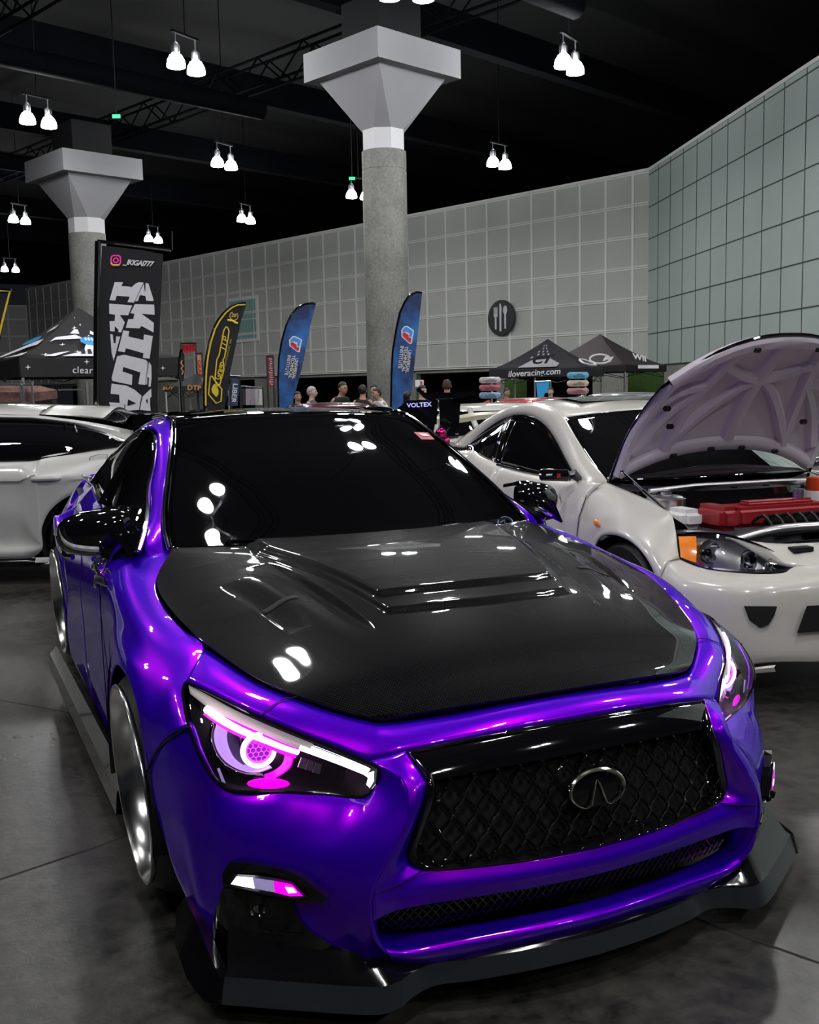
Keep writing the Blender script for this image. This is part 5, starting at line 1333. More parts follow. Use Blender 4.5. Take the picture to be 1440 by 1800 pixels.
# ================================================================== OTHER CARS
def ring_plan(L0_, L1_, w, z, n=40, pw=3.2, dz=None):
    out = []
    for k in range(n):
        a = 2*math.pi*k/n; cx, cy = math.cos(a), math.sin(a)
        x = math.copysign(abs(cx)**(2/pw), cx); y = math.copysign(abs(cy)**(2/pw), cy)
        xx = (L0_+L1_)/2+(L1_-L0_)/2*x
        out.append(V((xx, w*y, z+(dz(xx) if dz else 0))))
    return out
def simple_car(name, loc, rz, label, paint, L=4.4, w=.88, h=1.36, belt=.92, hood=.78, deck=.95, wb=2.65, gl=(-.55, 1.95), rf=(.05, 1.25), name_='car', roofmat=None, sill=.16):
    r = empty(name, loc, rz, label, 'car')
    x0, x1 = -L*.42, L*.58; fa, ra = x0+.85, x0+.85+wb
    def top(x):
        pts = [(x0, hood-.16), (x0+.12, hood-.06), (x0+.9, hood+.07), (gl[0]-.1, belt+.02), (gl[1], max(deck, belt)), (x1-.1, deck-.02), (x1, deck-.12)]
        for (a, za), (b, zb) in zip(pts, pts[1:]):
            if x <= b: return za+(zb-za)*sstep(0, 1, (x-a)/(b-a)) if x > a else za
        return pts[-1][1]
    rows = []
    for i in range(49):
        x = x0+(x1-x0)*i/48; e = 1-.22*max(0, 1-(x-x0)/.7)**2-.14*max(0, 1-(x1-x)/.5)**2; W_ = w*e; zt = top(x)
        zl = sill+.02
        for c in (fa, ra):
            dd = abs(x-c)
            if dd < .36: zl = max(zl, .33+math.sqrt(.36*.36-dd*dd))
        zl = min(zl, zt-.16)
        hf_ = [(0, zt+.02), (.45*W_, zt+.012), (.80*W_, zt-.02), (.95*W_, zt-.09), (W_, (zt-.12)*.6+zl*.4), (W_*.995, (zt-.12)*.25+zl*.75), (W_*.97, zl)]
        full = [V((x, y, z)) for y, z in hf_]; rows.append([V((p.x, -p.y, p.z)) for p in full[::-1]]+full[1:])
    bm = B(); vs = add_grid(bm, rows)
    for q in (vs[0], vs[-1]): bm.faces.new(q)
    link('body', bm, paint, r, sharp=50)
    bm = B(); box(bm, ((x0+x1)/2, 0, .24), (L-.5, w*1.5, .14)); link('underbody', bm, M['black_matte'], r, smooth=False)
    gz = lambda x: 0
    bm = B(); a_ = ring_plan(gl[0], gl[1], w*.86, belt-.01); b_ = ring_plan(rf[0], rf[1], w*.66, h-.07); mid_ = [p.lerp(q, .55)+V((0, .02*(1 if p.y > 0 else -1), .02)) for p, q in zip(a_, b_)]
    add_grid(bm, [a_, mid_, b_], close_u=True); link('windows', bm, M['window_glass'], r, sharp=60)
    bm = B(); c_ = [ring_plan(rf[0]-.02, rf[1]+.02, w*.68, h-.08), ring_plan(rf[0]+.02, rf[1]-.02, w*.64, h-.045), ring_plan(rf[0]+.2, rf[1]-.2, w*.5, h-.012), ring_plan(rf[0]+.5, rf[1]-.5, w*.15, h)]
    vs = add_grid(bm, c_, close_u=True); bm.faces.new(vs[-1]); link('roof', bm, roofmat or paint, r, sharp=60)
    for s in (1, -1):
        for P in (((gl[0]+.12, w*.80), (rf[0]+.05, w*.62)), ((gl[1]-.15, w*.78), (rf[1]-.05, w*.60)), (((gl[0]+gl[1])/2, w*.86), ((rf[0]+rf[1])/2, w*.665))):
            bm = B(); tube(bm, [(P[0][0], s*P[0][1], belt-.02), ((P[0][0]+P[1][0])/2, s*((P[0][1]+P[1][1])/2+.025), (belt+h)/2), (P[1][0], s*P[1][1], h-.06)], .03, 8); link('pillar', bm, paint, r)
        bm = B(); bmesh.ops.create_icosphere(bm, subdivisions=2, radius=1, matrix=Matrix.Translation((gl[0]+.30, s*(w+.06), belt+.05)) @ Matrix.Diagonal((.06, .10, .07, 1))); link('door_mirror', bm, paint, r)
        for wx in (fa, ra):
            wh = empty('wheel', (wx, s*(w-.06), .32), parent=r); Mx = frame((0, 0, 0), (1, 0, 0), (0, 0, s))
            if (Mx.to_3x3() @ V((0, 0, 1))).y*s < 0: Mx = frame((0, 0, 0), (1, 0, 0), (0, 0, -s))
            bm = B(); lathe(bm, [(.21, .03), (.24, .045), (.30, .04), (.32, .01), (.32, -.14), (.22, -.16)], Mx, 40); link('tyre', bm, M['rubber'], wh)
            bm = B(); lathe(bm, [(.001, .01), (.05, .01), (.06, -.02), (.19, -.03), (.215, .02), (.22, .03)], Mx, 40); link('rim', bm, M['dark_metal'], wh)
    return r
def at_depth(px, d):
    p = vp(px, 690, d); p.z = 0; return p

# ---- white hatchback at the left: long side towards us, tail to the right
HP = at_depth(142, 7.9); HA = -YAW
hatch = empty('hatchback_car', HP, HA, 'white hatchback seen side on at the left edge with a black rear window and spoiler', 'car')
GW_ = M['grey_white']; KS = 7.9/FPX
def side(u, v, z): return V((u, v, z))
def stat(u, belt_v, belt_z, low): return [side(u, belt_v, belt_z), side(u, .045, belt_z-.035), side(u, .0, .80), side(u, .018, .76), side(u, .010, .55), side(u, .035, .34), side(u, .0, .24), side(u, .05, low)]
us = [-3.4, -3.0, -2.4, -1.8, -1.2, -.75, -.50]
g1 = [stat(u, .12, .935+.0*u, .17) for u in us]
# wheel arch zone
g2 = [stat(-.50, .12, .935, .17)]
for i, (u, ang) in enumerate(((-.40, 190), (-.36, 165), (-.28, 140), (-.14, 112), (0, 90), (.14, 68), (.28, 40), (.36, 15), (.40, -10))):
    a = math.radians(ang); lu, lz = .36*math.cos(a), max(.335+.36*math.sin(a), .2); bz = .945+.14*i/8; bv = .12+.05*i/8
    g2.append([side(u, bv, bz), side(u, .05+.02*i/8, bz-.06), side(u*.9+lu*.1, -.01, .84), side((u+lu)/2, -.025, .79 if lz < .6 else .80), side((u+2*lu)/3, -.02, lz+.09), side(lu, -.022, lz+.045), side(lu, -.02, lz+.02), side(lu, -.01, lz)])
g3 = [g2[-1]]+[[side(u, .16+.15*k, 1.085-.02*k), side(u, .09+.15*k, 1.0), side(u, .02+.14*k, .84), side(u, .0+.14*k, .76), side(u, .02+.13*k, .55), side(u, .03+.12*k, .40), side(u, .05+.12*k, .30), side(u, .08+.12*k, .22)] for k, u in ((0, .55), (.5, .70), (2.2, .82), (5.8, .86))]
bm = B()
for g in (g1, g2, g3): add_grid(bm, loft(g, nu=4, k=5, keep=True))
add_grid(bm, [[V((p.x, 1.76-p.y, p.z)) for p in r_] for r_ in loft(g1, nu=3, k=3, keep=True)]); add_grid(bm, [[V((p.x, 1.76-p.y, p.z)) for p in r_] for r_ in loft(g2, nu=3, k=3, keep=True)]); add_grid(bm, [[V((p.x, 1.76-p.y, p.z)) for p in r_] for r_ in loft(g3, nu=3, k=3, keep=True)])
add_grid(bm, [[V((-3.4, .12, .93)), V((-3.4, 1.64, .93))], [V((-3.75, .3, .72)), V((-3.75, 1.46, .72))], [V((-3.8, .3, .25)), V((-3.8, 1.46, .25))]])
bmesh.ops.remove_doubles(bm, verts=bm.verts, dist=.0005)
link('body', bm, GW_, hatch, sharp=45)
# roof shell with the sloping tail, side glass
RL = [(-3.0, 1.02), (-2.6, 1.20), (-2.1, 1.315), (-1.5, 1.352), (-.9, 1.352), (-.45, 1.335), (0, 1.27), (.30, 1.17), (.48, 1.08)]
rc = [[V((u, .36, z-.015 if i > 1 else z-.03)), V((u, .45, z+.02)), V((u, .65, z+.05)), V((u, .88, z+.06)), V((u, 1.11, z+.05)), V((u, 1.31, z+.02)), V((u, 1.40, z-.015 if i > 1 else z-.03))] for i, (u, z) in enumerate(RL[2:6])]
bm = B(); add_grid(bm, loft(rc, nu=5, k=6, keep=True))
# side rail / C pillar, in body colour
WT = [(-2.3, 1.16), (-1.9, 1.24), (-1.5, 1.285), (-1.0, 1.295), (-.6, 1.285), (-.46, 1.275), (-.20, 1.235), (.02, 1.175), (.26, 1.085)]
TP = [(-2.3, 1.27), (-1.9, 1.325), (-1.5, 1.337), (-1.0, 1.337), (-.6, 1.325), (-.42, 1.315), (-.10, 1.262), (.16, 1.20), (.46, 1.115)]
rail_ = [[V((u, .26+.10*((z-1.0)/.3), z)), V(((u+U2)/2, .32, (z+z2)/2+.004)), V((U2, .36, z2))] for (u, z), (U2, z2) in zip(WT, TP)]
for f in (lambda p: p, lambda p: V((p.x, 1.76-p.y, p.z))): add_grid(bm, [[f(p) for p in r_] for r_ in loft(rail_, nu=4, k=5, keep=True)])
qp = [[V((.26, .345, 1.085)), V((.36, .33, 1.10)), V((.46, .36, 1.115))], [V((.20, .25, 1.055)), V((.38, .22, 1.07)), V((.62, .36, 1.09))], [V((-.05, .13, .985)), V((.30, .12, 1.05)), V((.66, .22, 1.075))]]
for f in (lambda p: p, lambda p: V((p.x, 1.76-p.y, p.z))): add_grid(bm, [[f(p) for p in r_] for r_ in loft(qp, nu=5, k=5, keep=True)])
link('roof_and_pillars', bm, GW_, hatch, sharp=50)
bt = [(-2.9, .955), (-2.3, .942), (-1.5, .938), (-1.0, .938), (-.6, .94), (-.46, .942), (-.25, .965), (0, 1.015), (.26, 1.075)]
tpg = [(-2.9, .98)]+WT[0:1]+WT[2:]
for nm, f in (('near', lambda p: p), ('far', lambda p: V((p.x, 1.76-p.y, p.z)))):
    bm = B(); g = [[V((u2, .255+.10*((z2-1.0)/.3), z2-.002)), V(((u+u2)/2, .19, (z+z2)/2)), V((u, .125, z-.004))] for (u, z), (u2, z2) in zip(bt, tpg)]
    add_grid(bm, [[f(p) for p in r_] for r_ in loft(g, nu=5, k=5, keep=True)]); link('side_window', bm, M['window_glass'], hatch, sharp=60)
bm = B()
for a, b in (((-.17, 1.238), (-.06, .985)), ((-.24, 1.25), (-.19, .965))):
    tube(bm, [V((a[0], .33, a[1])), V(((a[0]+b[0])/2, .235, (a[1]+b[1])/2)), V((b[0], .14, b[1]))], .014, 6)
tube(bm, [V((u, .335, z+.002)) for u, z in WT], .010, 6); tube(bm, [V((u, .115, z-.003)) for u, z in bt], .010, 6)
link('window_frame', bm, BG, hatch)
bm = B(); g = [[V((.48, .40, 1.12)), V((.50, .88, 1.15)), V((.48, 1.36, 1.12))], [V((.64, .36, 1.09)), V((.70, .88, 1.10)), V((.64, 1.40, 1.09))], [V((.74, .40, 1.04)), V((.84, .88, 1.04)), V((.74, 1.36, 1.04))]]
add_grid(bm, loft([[V((.02, .40, 1.275)), V((.02, .88, 1.36)), V((.02, 1.36, 1.275))], [V((.34, .39, 1.19)), V((.34, .88, 1.25)), V((.34, 1.37, 1.19))], [V((.66, .40, 1.09)), V((.70, .88, 1.12)), V((.66, 1.36, 1.09))]], nu=12, k=6)); link('rear_window', bm, M['window_glass'], hatch)
bm = B(); add_grid(bm, loft([[V((-.47, .38, 1.330)), V((-.47, .88, 1.397)), V((-.47, 1.38, 1.330))], [V((0, .40, 1.292)), V((0, .88, 1.375)), V((0, 1.36, 1.292))], [V((.02, .40, 1.272)), V((.02, .88, 1.355)), V((.02, 1.36, 1.272))]], nu=12, k=6)); link('tailgate_top', bm, GW_, hatch)
# black spoiler on the tail
bm = B()
for y in (.30, 1.46): prism(bm, [(.30, y, 1.12), (.62, y, 1.12), (.66, y, 1.31), (.30, y, 1.31)], (0, .02, 0))
add_grid(bm, [[V((.18, y, 1.285)), V((.35, y, 1.315)), V((.66, y, 1.33)), V((.66, y, 1.315)), V((.35, y, 1.295)), V((.18, y, 1.28))] for y in (.30, .6, .9, 1.2, 1.48)])
link('rear_spoiler', bm, BG, hatch, smooth=False)
bm = B(); tube(bm, [(-.175, .35, 1.318), (-.02, .34, 1.30)], .002, 4)
tube(bm, [(u, v-.012, z) for u, v, z in ((-.035, .12, .94), (-.04, .055, .88), (-.085, .02, .79), (-.21, .02, .62), (-.31, .028, .45), (-.37, .03, .34), (-.41, .02, .26))], .004, 4)
link('door_gap', bm, M['dark'], hatch)
bm = B(); tube(bm, cr([(-.40, .005, .80), (-.38, -.03, .805), (-.20, -.03, .81), (-.17, .005, .81)], 12), .018, 8); link('door_handle', bm, GW_, hatch)
bm = B(); q = [(.03, .96), (.09, .975), (.16, .975), (.16, .80), (.05, .80), (.02, .82), (.02, .93)]; tube(bm, [(a, -.012 if b < .9 else .045, b) for a, b in q], .003, 4, closed=True); link('fuel_flap_gap', bm, M['seam'], hatch)
bm = B(); add_grid(bm, [[V((u, .03, .20)), V((u, .0, .17)), V((u, .05, .13)), V((u, .3, .12))] for u in (-3.3, -.42)]); link('sill_skirt', bm, BG, hatch)
bm = B(); prism(bm, [(-.02, .155, 1.025), (.06, .15, 1.03), (.085, .16, 1.055), (.04, .17, 1.07), (.0, .165, 1.045)], (0, -.004, 0)); link('window_sticker', bm, M['red_paint'], hatch, smooth=False)['label'] = 'small red sticker'
for wx in (0, -2.72):
    for s in (1, -1):
        wh = empty('wheel', (wx, .10 if s < 0 else 1.66, .33), parent=hatch); Mx = frame((0, 0, 0), (1, 0, 0), (0, 0, s))
        if (Mx.to_3x3() @ V((0, 0, 1))).y*s < 0: Mx = frame((0, 0, 0), (1, 0, 0), (0, 0, -s))
        bm = B(); lathe(bm, [(.24, .05), (.26, .06), (.31, .055), (.33, .02), (.33, -.14), (.22, -.16)], Mx, 48); link('tyre', bm, M['rubber'], wh)
        bm = B(); lathe(bm, [(.001, .01), (.05, .01), (.07, -.03), (.20, -.02), (.235, .05), (.245, .052)], Mx, 48); link('rim', bm, M['dark_metal'], wh)
    g = [[V((wx+.362*math.cos(math.radians(a)), v, .335+.362*math.sin(math.radians(a)))) for a in range(-20, 201, 10)] for v in (-.005, .2, .5)]
    bm = B(); add_grid(bm, g); link('wheel_arch_liner', bm, M['dark'], hatch)
bm = B(); box(bm, (-1.5, .88, .28), (3.9, 1.4, .2)); add_grid(bm, [[V((x, y, .86)) for x in (-3.2, .6)] for y in (.2, 1.56)]); link('underbody', bm, M['dark'], hatch, smooth=False)
# things on the seats glimpsed through the glass
bm = B(); tube(bm, cr([(-.60, .35, .95), (-.50, .32, 1.03), (-.38, .32, 1.04), (-.30, .35, .97)], 14), [.05]*14, 10); link('red_headrest', bm, M['red_paint'], hatch)

for ob in hatch.children:
    if ob.type == 'MESH':
        for v in ob.data.vertices:
            if v.co.z > 1.0: v.co.z -= .045*min(1, (v.co.z-1.0)/.3)
# ---- cars further back: only roofs and tails show
c1 = simple_car('wagon_car', at_depth(835, 12.6), -math.pi/2-.086, 'white car with a dark rear window and cream roof spoiler behind the white coupe', GW_, L=3.8, h=1.25, belt=.93, hood=.8, gl=(-.6, 1.9), rf=(-.1, 1.15))
c1['category'] = 'car'
CREAM = pbr('cream_paint', (.55, .53, .40), .3, coat=1, noise=.05)
bm = B(); o0 = c1.location
P0, P1, P2, P3 = vp(752, 736, 10.7), vp(800, 736, 10.55), vp(850, 729, 10.4), vp(912, 726, 10.3)
i1 = Matrix.Rotation(math.pi/2+.086, 4, 'Z') @ Matrix.Translation(-c1.location)
bm = B(); rows = []
for p in cr([P0, P1, P2, P3], 20): rows.append([i1 @ p, i1 @ (p+V((0, .14, .02))), i1 @ (p+V((0, .15, -.02))), i1 @ (p+V((0, 0, -.045)))])
add_grid(bm, rows, close_u=True); cream = link('rear_wing', bm, CREAM, c1, sharp=40); cream['label'] = 'cream coloured wing blade'
bm = B()
for px in (790, 885):
    p = i1 @ vp(px, 736, 10.6); tube(bm, [p, p+V((-.15, 0, -.30)), p+V((-.25, 0, -.50))], .018, 6)
link('wing_stay', bm, M['dark_metal'], cream)
c3 = simple_car('coupe_car', at_depth(570, 11.2), -math.pi/2-.086, 'dark coupe mostly hidden behind the purple car, carrying a tall black rear wing', M['black_gloss'], L=4.0, h=1.16, belt=.86, hood=.74, gl=(-.7, 1.7), rf=(-.05, .9), deck=.85)
# tall wing with lettered end plates, a part of the dark coupe
il = Matrix.Rotation(math.pi/2+.086, 4, 'Z') @ Matrix.Translation(-c3.location)
bm = B()
quad = [(700, 716), (716, 704), (769, 702), (768, 746), (706, 752)]
prism(bm, [il @ vp(x, y, 8.8) for x, y in quad], (il.to_3x3() @ NH)*.012); wing = link('rear_wing', bm, BG, c3, smooth=False)
bm = B()
for row_ in ((((745, 690), (800, 690), (806, 699), (752, 702))),): prism(bm, [il @ vp(x, y, 8.9) for x, y in row_], (il.to_3x3() @ NH)*.25)
prism(bm, [il @ vp(x, y, 8.85) for x, y in ((790, 690), (836, 688), (838, 694), (796, 702))], (il.to_3x3() @ NH)*.25)
tube(bm, [il @ vp(734, 683, 8.8), il @ vp(748, 697, 8.8), il @ vp(760, 704, 8.8)], .02, 8)
link('wing_element', bm, BG, wing, smooth=False)
bm = B(); prism(bm, [il @ vp(x, y, 8.9) for x, y in ((772, 702), (810, 700), (806, 770), (774, 775))], (il.to_3x3() @ NH)*.1)
tube(bm, [il @ vp(742, 745, 9), il @ vp(745, 790, 9)], .03, 8); link('wing_stand', bm, BG, c3, smooth=False)
dummy = empty('t', (0, 0, 0)); 
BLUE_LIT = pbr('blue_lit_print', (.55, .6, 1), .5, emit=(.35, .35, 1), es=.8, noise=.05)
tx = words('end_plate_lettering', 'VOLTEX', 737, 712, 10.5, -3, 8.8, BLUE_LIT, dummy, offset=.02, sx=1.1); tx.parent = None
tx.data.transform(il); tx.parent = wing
bpy.data.objects.remove(dummy)
bm = B(); bmesh.ops.create_icosphere(bm, subdivisions=2, radius=.05, matrix=Matrix.Translation(il @ vp(775, 762, 8.7))); bmesh.ops.create_icosphere(bm, subdivisions=2, radius=.04, matrix=Matrix.Translation(il @ vp(783, 776, 8.7))); tube(bm, [il @ vp(760, 765, 8.7), il @ vp(786, 785, 8.7)], .02, 6); link('pink_reflection', bm, pbr('reflection_magenta', (.5, .02, .15), .2, 1, noise=.2), c3)  # magenta blobs stand in for a pink reflection under the wing
simple_car('sports_car', at_depth(982, 15), math.pi/2-.086, 'bright red sports car whose roof shows over the white coupe', M['red_paint'], h=1.27, belt=.95, hood=.8, gl=(-.9, 2.0), rf=(-.35, 1.3))
simple_car('saloon_car', at_depth(1135, 18), math.pi/2-.086, 'silver car beside the raised bonnet of the white coupe', M['silver_paint'], h=1.30, belt=.95)
simple_car('saloon_car', at_depth(600, 16.2), math.pi/2-.086, 'dark red car hidden behind the roof of the purple car', pbr('wine_paint', (.08, .008, .022), .25, coat=1, noise=.1), L=3.9, h=1.24, belt=.90)

# ================================================================== BANNERS AND FLAGS
NAVY = pbr('banner_black', (.006, .0065, .011), .7, noise=.2, nscale=3)
GREYP = pbr('banner_grey_print', (.74, .74, .80), .6, noise=.06)
WHT = M['white_plain']
def X5(l): return [(160+x/5.625, 420+y/5.625) for x, y in l]
D1 = 12.0
bn = empty('banner_stand', at_depth(228, D1), 0, 'tall black upright banner with big sheared grey letters behind the white hatchback', 'banner')
sheet('banner_cloth', X5([(108, 66), (300, 86), (520, 112), (712, 150), (700, 420), (682, 800), (664, 1250), (650, 1740), (645, 1900), (55, 1900), (60, 1650), (70, 1100), (85, 560)]), D1, NAVY, bn)
bm = B(); o = bn.location
tube(bm, [vp(172.5, 424, D1)-o, vp(170, 560, D1)-o, vp(169.5, 720, D1)-o, V((vp(169, 730, D1)-o).xy.to_3d())+V((0, 0, 0))], .035, 8)
tube(bm, [vp(172, 424, D1)-o, vp(230, 431, D1)-o, vp(300, 440, D1)-o], .02, 8)
tube(bm, [vp(301, 406, D1)-o, vp(302, 440, D1)-o], .012, 6)
link('pole', bm, BG, bn)
bm = B(); bs = vp(169, 730, D1)-o; box(bm, (bs.x, bs.y, .03), (.5, .4, .06)); link('base_plate', bm, M['black_matte'], bn, smooth=False)
letters = [[(235, 428), (318, 428), (300, 466), (385, 472), (400, 480), (445, 440), (475, 428), (520, 432), (425, 630), (362, 625), (385, 572), (255, 562), (240, 610), (185, 605)],
 [(540, 438), (568, 440), (620, 605), (612, 615), (550, 612), (537, 562), (483, 556), (465, 615), (438, 615), (522, 445), (533, 520), (540, 520)],
 [(182, 640), (408, 658), (368, 755), (285, 752), (335, 825), (300, 925), (270, 920), (275, 900), (235, 862), (235, 915), (190, 912), (185, 815), (235, 812), (240, 750), (182, 740)],
 [(435, 645), (625, 650), (630, 750), (500, 740), (622, 830), (620, 925), (500, 860), (480, 885), (345, 878), (370, 795), (420, 792), (430, 740), (390, 735)],
 [(192, 940), (215, 945), (225, 1030), (245, 1030), (250, 965), (290, 965), (225, 1205), (205, 1120)],
 [(320, 905), (378, 912), (370, 965), (520, 1000), (525, 945), (612, 960), (580, 1185), (515, 1175), (520, 1130), (345, 1080), (335, 1120), (268, 1110)],
 [(260, 1160), (330, 1145), (540, 1195), (560, 1215), (560, 1250), (535, 1445), (470, 1435), (490, 1320), (320, 1265), (312, 1310), (410, 1345), (405, 1445), (215, 1405), (205, 1375)],
 [(575, 1215), (598, 1255), (600, 1380), (590, 1460), (570, 1460), (575, 1370), (560, 1365), (555, 1440), (540, 1440)],
 [(205, 1430), (350, 1450), (430, 1490), (500, 1550), (475, 1690), (340, 1700), (340, 1640), (285, 1620), (280, 1540), (195, 1530)],
 [(510, 1560), (595, 1480), (600, 1560), (585, 1570), (585, 1640), (590, 1700), (485, 1690)],
 [(180, 1615), (330, 1625), (330, 1690), (200, 1680)]]
for q, l in enumerate(letters): sheet('printed_letter', X5(l), D1, GREYP, bn, th=.004, off=.006)
sheet('letter_hole', X5([(368, 1585), (448, 1625), (362, 1650)]), D1, NAVY, bn, th=.004, off=.011)
sheet('letter_hole', X5([(545, 1600), (562, 1575), (562, 1630)]), D1, NAVY, bn, th=.004, off=.011)
words('handle_text', '_IKIGAI777', 243, 463, 13, 4.5, D1, WHT, bn, shear=.3, offset=.03, sx=.90, spacing=.9)
def rrect(cx, cy, w, h, r, a=0, n=5):
    out = []
    for sx, sy, b in ((1, -1, -90), (1, 1, 0), (-1, 1, 90), (-1, -1, 180)):
        for k in range(n):
            t = math.radians(b+90*k/(n-1)); out.append((cx+sx*(w/2-r)+r*math.cos(t), cy+sy*(h/2-r)+r*math.sin(t)))
    return out
IGP, IGO = pbr('icon_magenta', (.75, .06, .35), .5, emit=(.75, .06, .35), es=.15, noise=.05), pbr('icon_orange', (.9, .45, .12), .5, emit=(.9, .45, .12), es=.15, noise=.05)
bm = B(); cx, cy = 204.3, 458
def tpx(bm, pts, d, r, o, closed=True): tube(bm, [vp(x, y, d)-NH*.014-o for x, y in pts], r, 6, closed=closed)
tpx(bm, rrect(cx, cy, 16, 16.5, 4.5), D1, .010, o); tpx(bm, [(cx+4*math.cos(t*.5236), cy+4*math.sin(t*.5236)) for t in range(12)], D1, .009, o); link('camera_icon', bm, IGP, bn)
bm = B(); tpx(bm, rrect(cx, cy, 16, 16.5, 4.5)[7:15], D1, .0112, o, False); link('camera_icon', bm, IGO, bn)

def feather(label, outline, d, mat, trim=None, polex=None, grp=None):
    f = empty('feather_flag', at_depth(polex, d), 0, label, 'flag', grp)
    sheet('flag_cloth', outline, d, mat, f)
    bm = B(); o = f.location; P = [vp(x, y, d)-o for x, y in trim]; P.append(V((P[-1].x, P[-1].y, .05))); tube(bm, P, .022, 8); link('pole', bm, BG, f)
    bm = B(); box(bm, (P[-1].x, P[-1].y, .03), (.6, .6, .05)); link('base_plate', bm, M['black_matte'], f, smooth=False); return f
def X6(l): return [(480+x/4.8, 500+y/4.8) for x, y in l]
def utib():
    m, t, p = nt('flag_blue_print'); N, L = t.nodes, t.links; co = N.new('ShaderNodeTexCoord'); n = N.new('ShaderNodeTexNoise'); n.inputs['Scale'].default_value = 2.2; n.inputs['Detail'].default_value = 4
    L.new(co.outputs['Object'], n.inputs[0]); r = N.new('ShaderNodeValToRGB'); r.color_ramp.elements[0].position = .38; r.color_ramp.elements[0].color = (.004, .02, .10, 1); r.color_ramp.elements[1].position = .72; r.color_ramp.elements[1].color = (.02, .16, .50, 1)
    L.new(n.outputs['Fac'], r.inputs[0]); L.new(r.outputs[0], p.inputs['Base Color']); p.inputs['Roughness'].default_value = .6; return m
UB = utib(); URED = pbr('logo_red', (.55, .02, .05), .5, noise=.05); UBL = pbr('logo_blue', (.05, .28, .75), .5, noise=.05)
def uti(label, L_, R_, dx, dy, lx, pts_logo, d, angle):
    f = feather(label, X6(L_+R_), d, UB, trim=X6(L_), polex=480+lx/4.8, grp='blue school flags')
    for nm, poly, mt, of in pts_logo: sheet(nm, X6(poly), d, mt, f, th=.004, off=of)
    return f
fa = uti('blue feather flag with white school lettering left of the middle column, standing on its own', [(362, 163), (330, 158), (270, 165), (200, 200), (150, 260), (110, 350), (75, 470), (50, 620), (42, 800), (45, 995), (46, 1060)], [(150, 1060), (165, 995), (245, 700), (320, 330)], 0, 0, 45,
 [('logo_outline', [(135, 470), (165, 437), (190, 437), (245, 465), (243, 480), (225, 572), (205, 570), (140, 520)], WHT, .006), ('logo_blue', [(145, 472), (170, 445), (190, 446), (236, 470), (224, 525), (204, 520), (210, 492), (172, 478), (148, 488)], UBL, .011), ('logo_red', [(146, 492), (168, 486), (200, 508), (200, 528), (224, 532), (216, 562), (204, 560), (150, 518)], URED, .011)], 24, 99)
for s_, x, y, h_, w_ in (('UNIVERSAL', 187, 712, 39, .78), ('TECHNICAL', 158, 695, 39, .80), ('INSTITUTE', 124, 682, 39, .80)): words('flag_lettering', s_, *X6([(x, y)])[0], h_/4.8, 99.5, 24, WHT, fa, shear=-.1, offset=.012, sx=w_*1.15)
fb = uti('blue feather flag with white school lettering in front of the middle column', [(1258, 70), (1210, 65), (1150, 90), (1110, 150), (1070, 240), (1040, 380), (1010, 560), (1000, 750), (995, 1070), (995, 1150)], [(1150, 1150), (1160, 1000), (1200, 620), (1240, 250)], 0, 0, 995,
 [('logo_outline', [(1082, 388), (1108, 352), (1135, 350), (1190, 388), (1188, 405), (1170, 502), (1150, 500), (1085, 440)], WHT, .006), ('logo_blue', [(1092, 388), (1112, 360), (1134, 360), (1180, 394), (1170, 445), (1148, 440), (1155, 415), (1118, 396), (1094, 408)], UBL, .011), ('logo_red', [(1090, 412), (1114, 404), (1146, 428), (1146, 448), (1170, 452), (1162, 492), (1150, 490), (1096, 440)], URED, .011)], 22, 97)
for s_, x, y, h_, w_ in (('UNIVERSAL', 1142, 650, 41, .80), ('TECHNICAL', 1112, 632, 41, .84), ('INSTITUTE', 1078, 615, 41, .86)): words('flag_lettering', s_, *X6([(x, y)])[0], h_/4.8, 96.5, 22, WHT, fb, shear=-.1, offset=.012, sx=w_*1.15)
# black and yellow feather flag
def X8(l): return [(340+x/8.183, 510+y/8.183) for x, y in l]
YEL = pbr('flag_yellow', (.70, .52, .04), .5, noise=.05); GOLD = pbr('flag_gold', (.45, .32, .08), .5, noise=.05)
Lb = [(765, 185), (700, 188), (620, 210), (540, 240), (440, 320), (350, 430), (290, 550), (230, 740), (190, 930), (160, 1150), (150, 1400), (155, 1660)]
fc = feather('black feather flag with yellow border and yellow slanting team lettering', X8(Lb+[(165, 1850), (430, 1850), (460, 1650), (540, 1130), (620, 740), (690, 430)]), 20, NAVY, trim=X8(Lb), polex=358)
o = fc.location
def stroke(name, pts, mat, par, d, r=.012, X=X8, off=.012, closed=False):
    bm = B(); tube(bm, [vp(x, y, d)-NH*off-par.location for x, y in X(pts)], r, 5, closed=closed); return link(name, bm, mat, par)
stroke('border_line', [(750, 208), (640, 215), (560, 250), (470, 325), (380, 440), (315, 560), (255, 750), (215, 940), (190, 1150), (178, 1400), (180, 1660)], YEL, fc, 20, .018)
stroke('emblem_frame', [(268, 1235), (245, 1250), (220, 1500), (330, 1630), (400, 1600), (410, 1420), (380, 1390), (300, 1290), (268, 1235)], YEL, fc, 20, .014)
sheet('emblem_drop', X8([(290, 1360), (330, 1340), (365, 1440), (360, 1500), (330, 1540), (270, 1470), (260, 1420)]), 20, YEL, fc, th=.004, off=.008)
stroke('word_outline', [(470, 530), (440, 580), (375, 930), (340, 1000), (310, 1290), (345, 1390), (380, 1370), (440, 1150), (430, 1000), (450, 970), (500, 700), (515, 590), (495, 545), (470, 530)], YEL, fc, 20, .014)
words('flag_lettering', 'Grago', *X8([(378, 1165)])[0], 16, -75, 20, YEL, fc, shear=.2, offset=.02, sx=.80)
words('flag_lettering', 'ITP', *X8([(450, 770)])[0], 15, -75, 20, YEL, fc, shear=.2, offset=.0, sx=1.15)
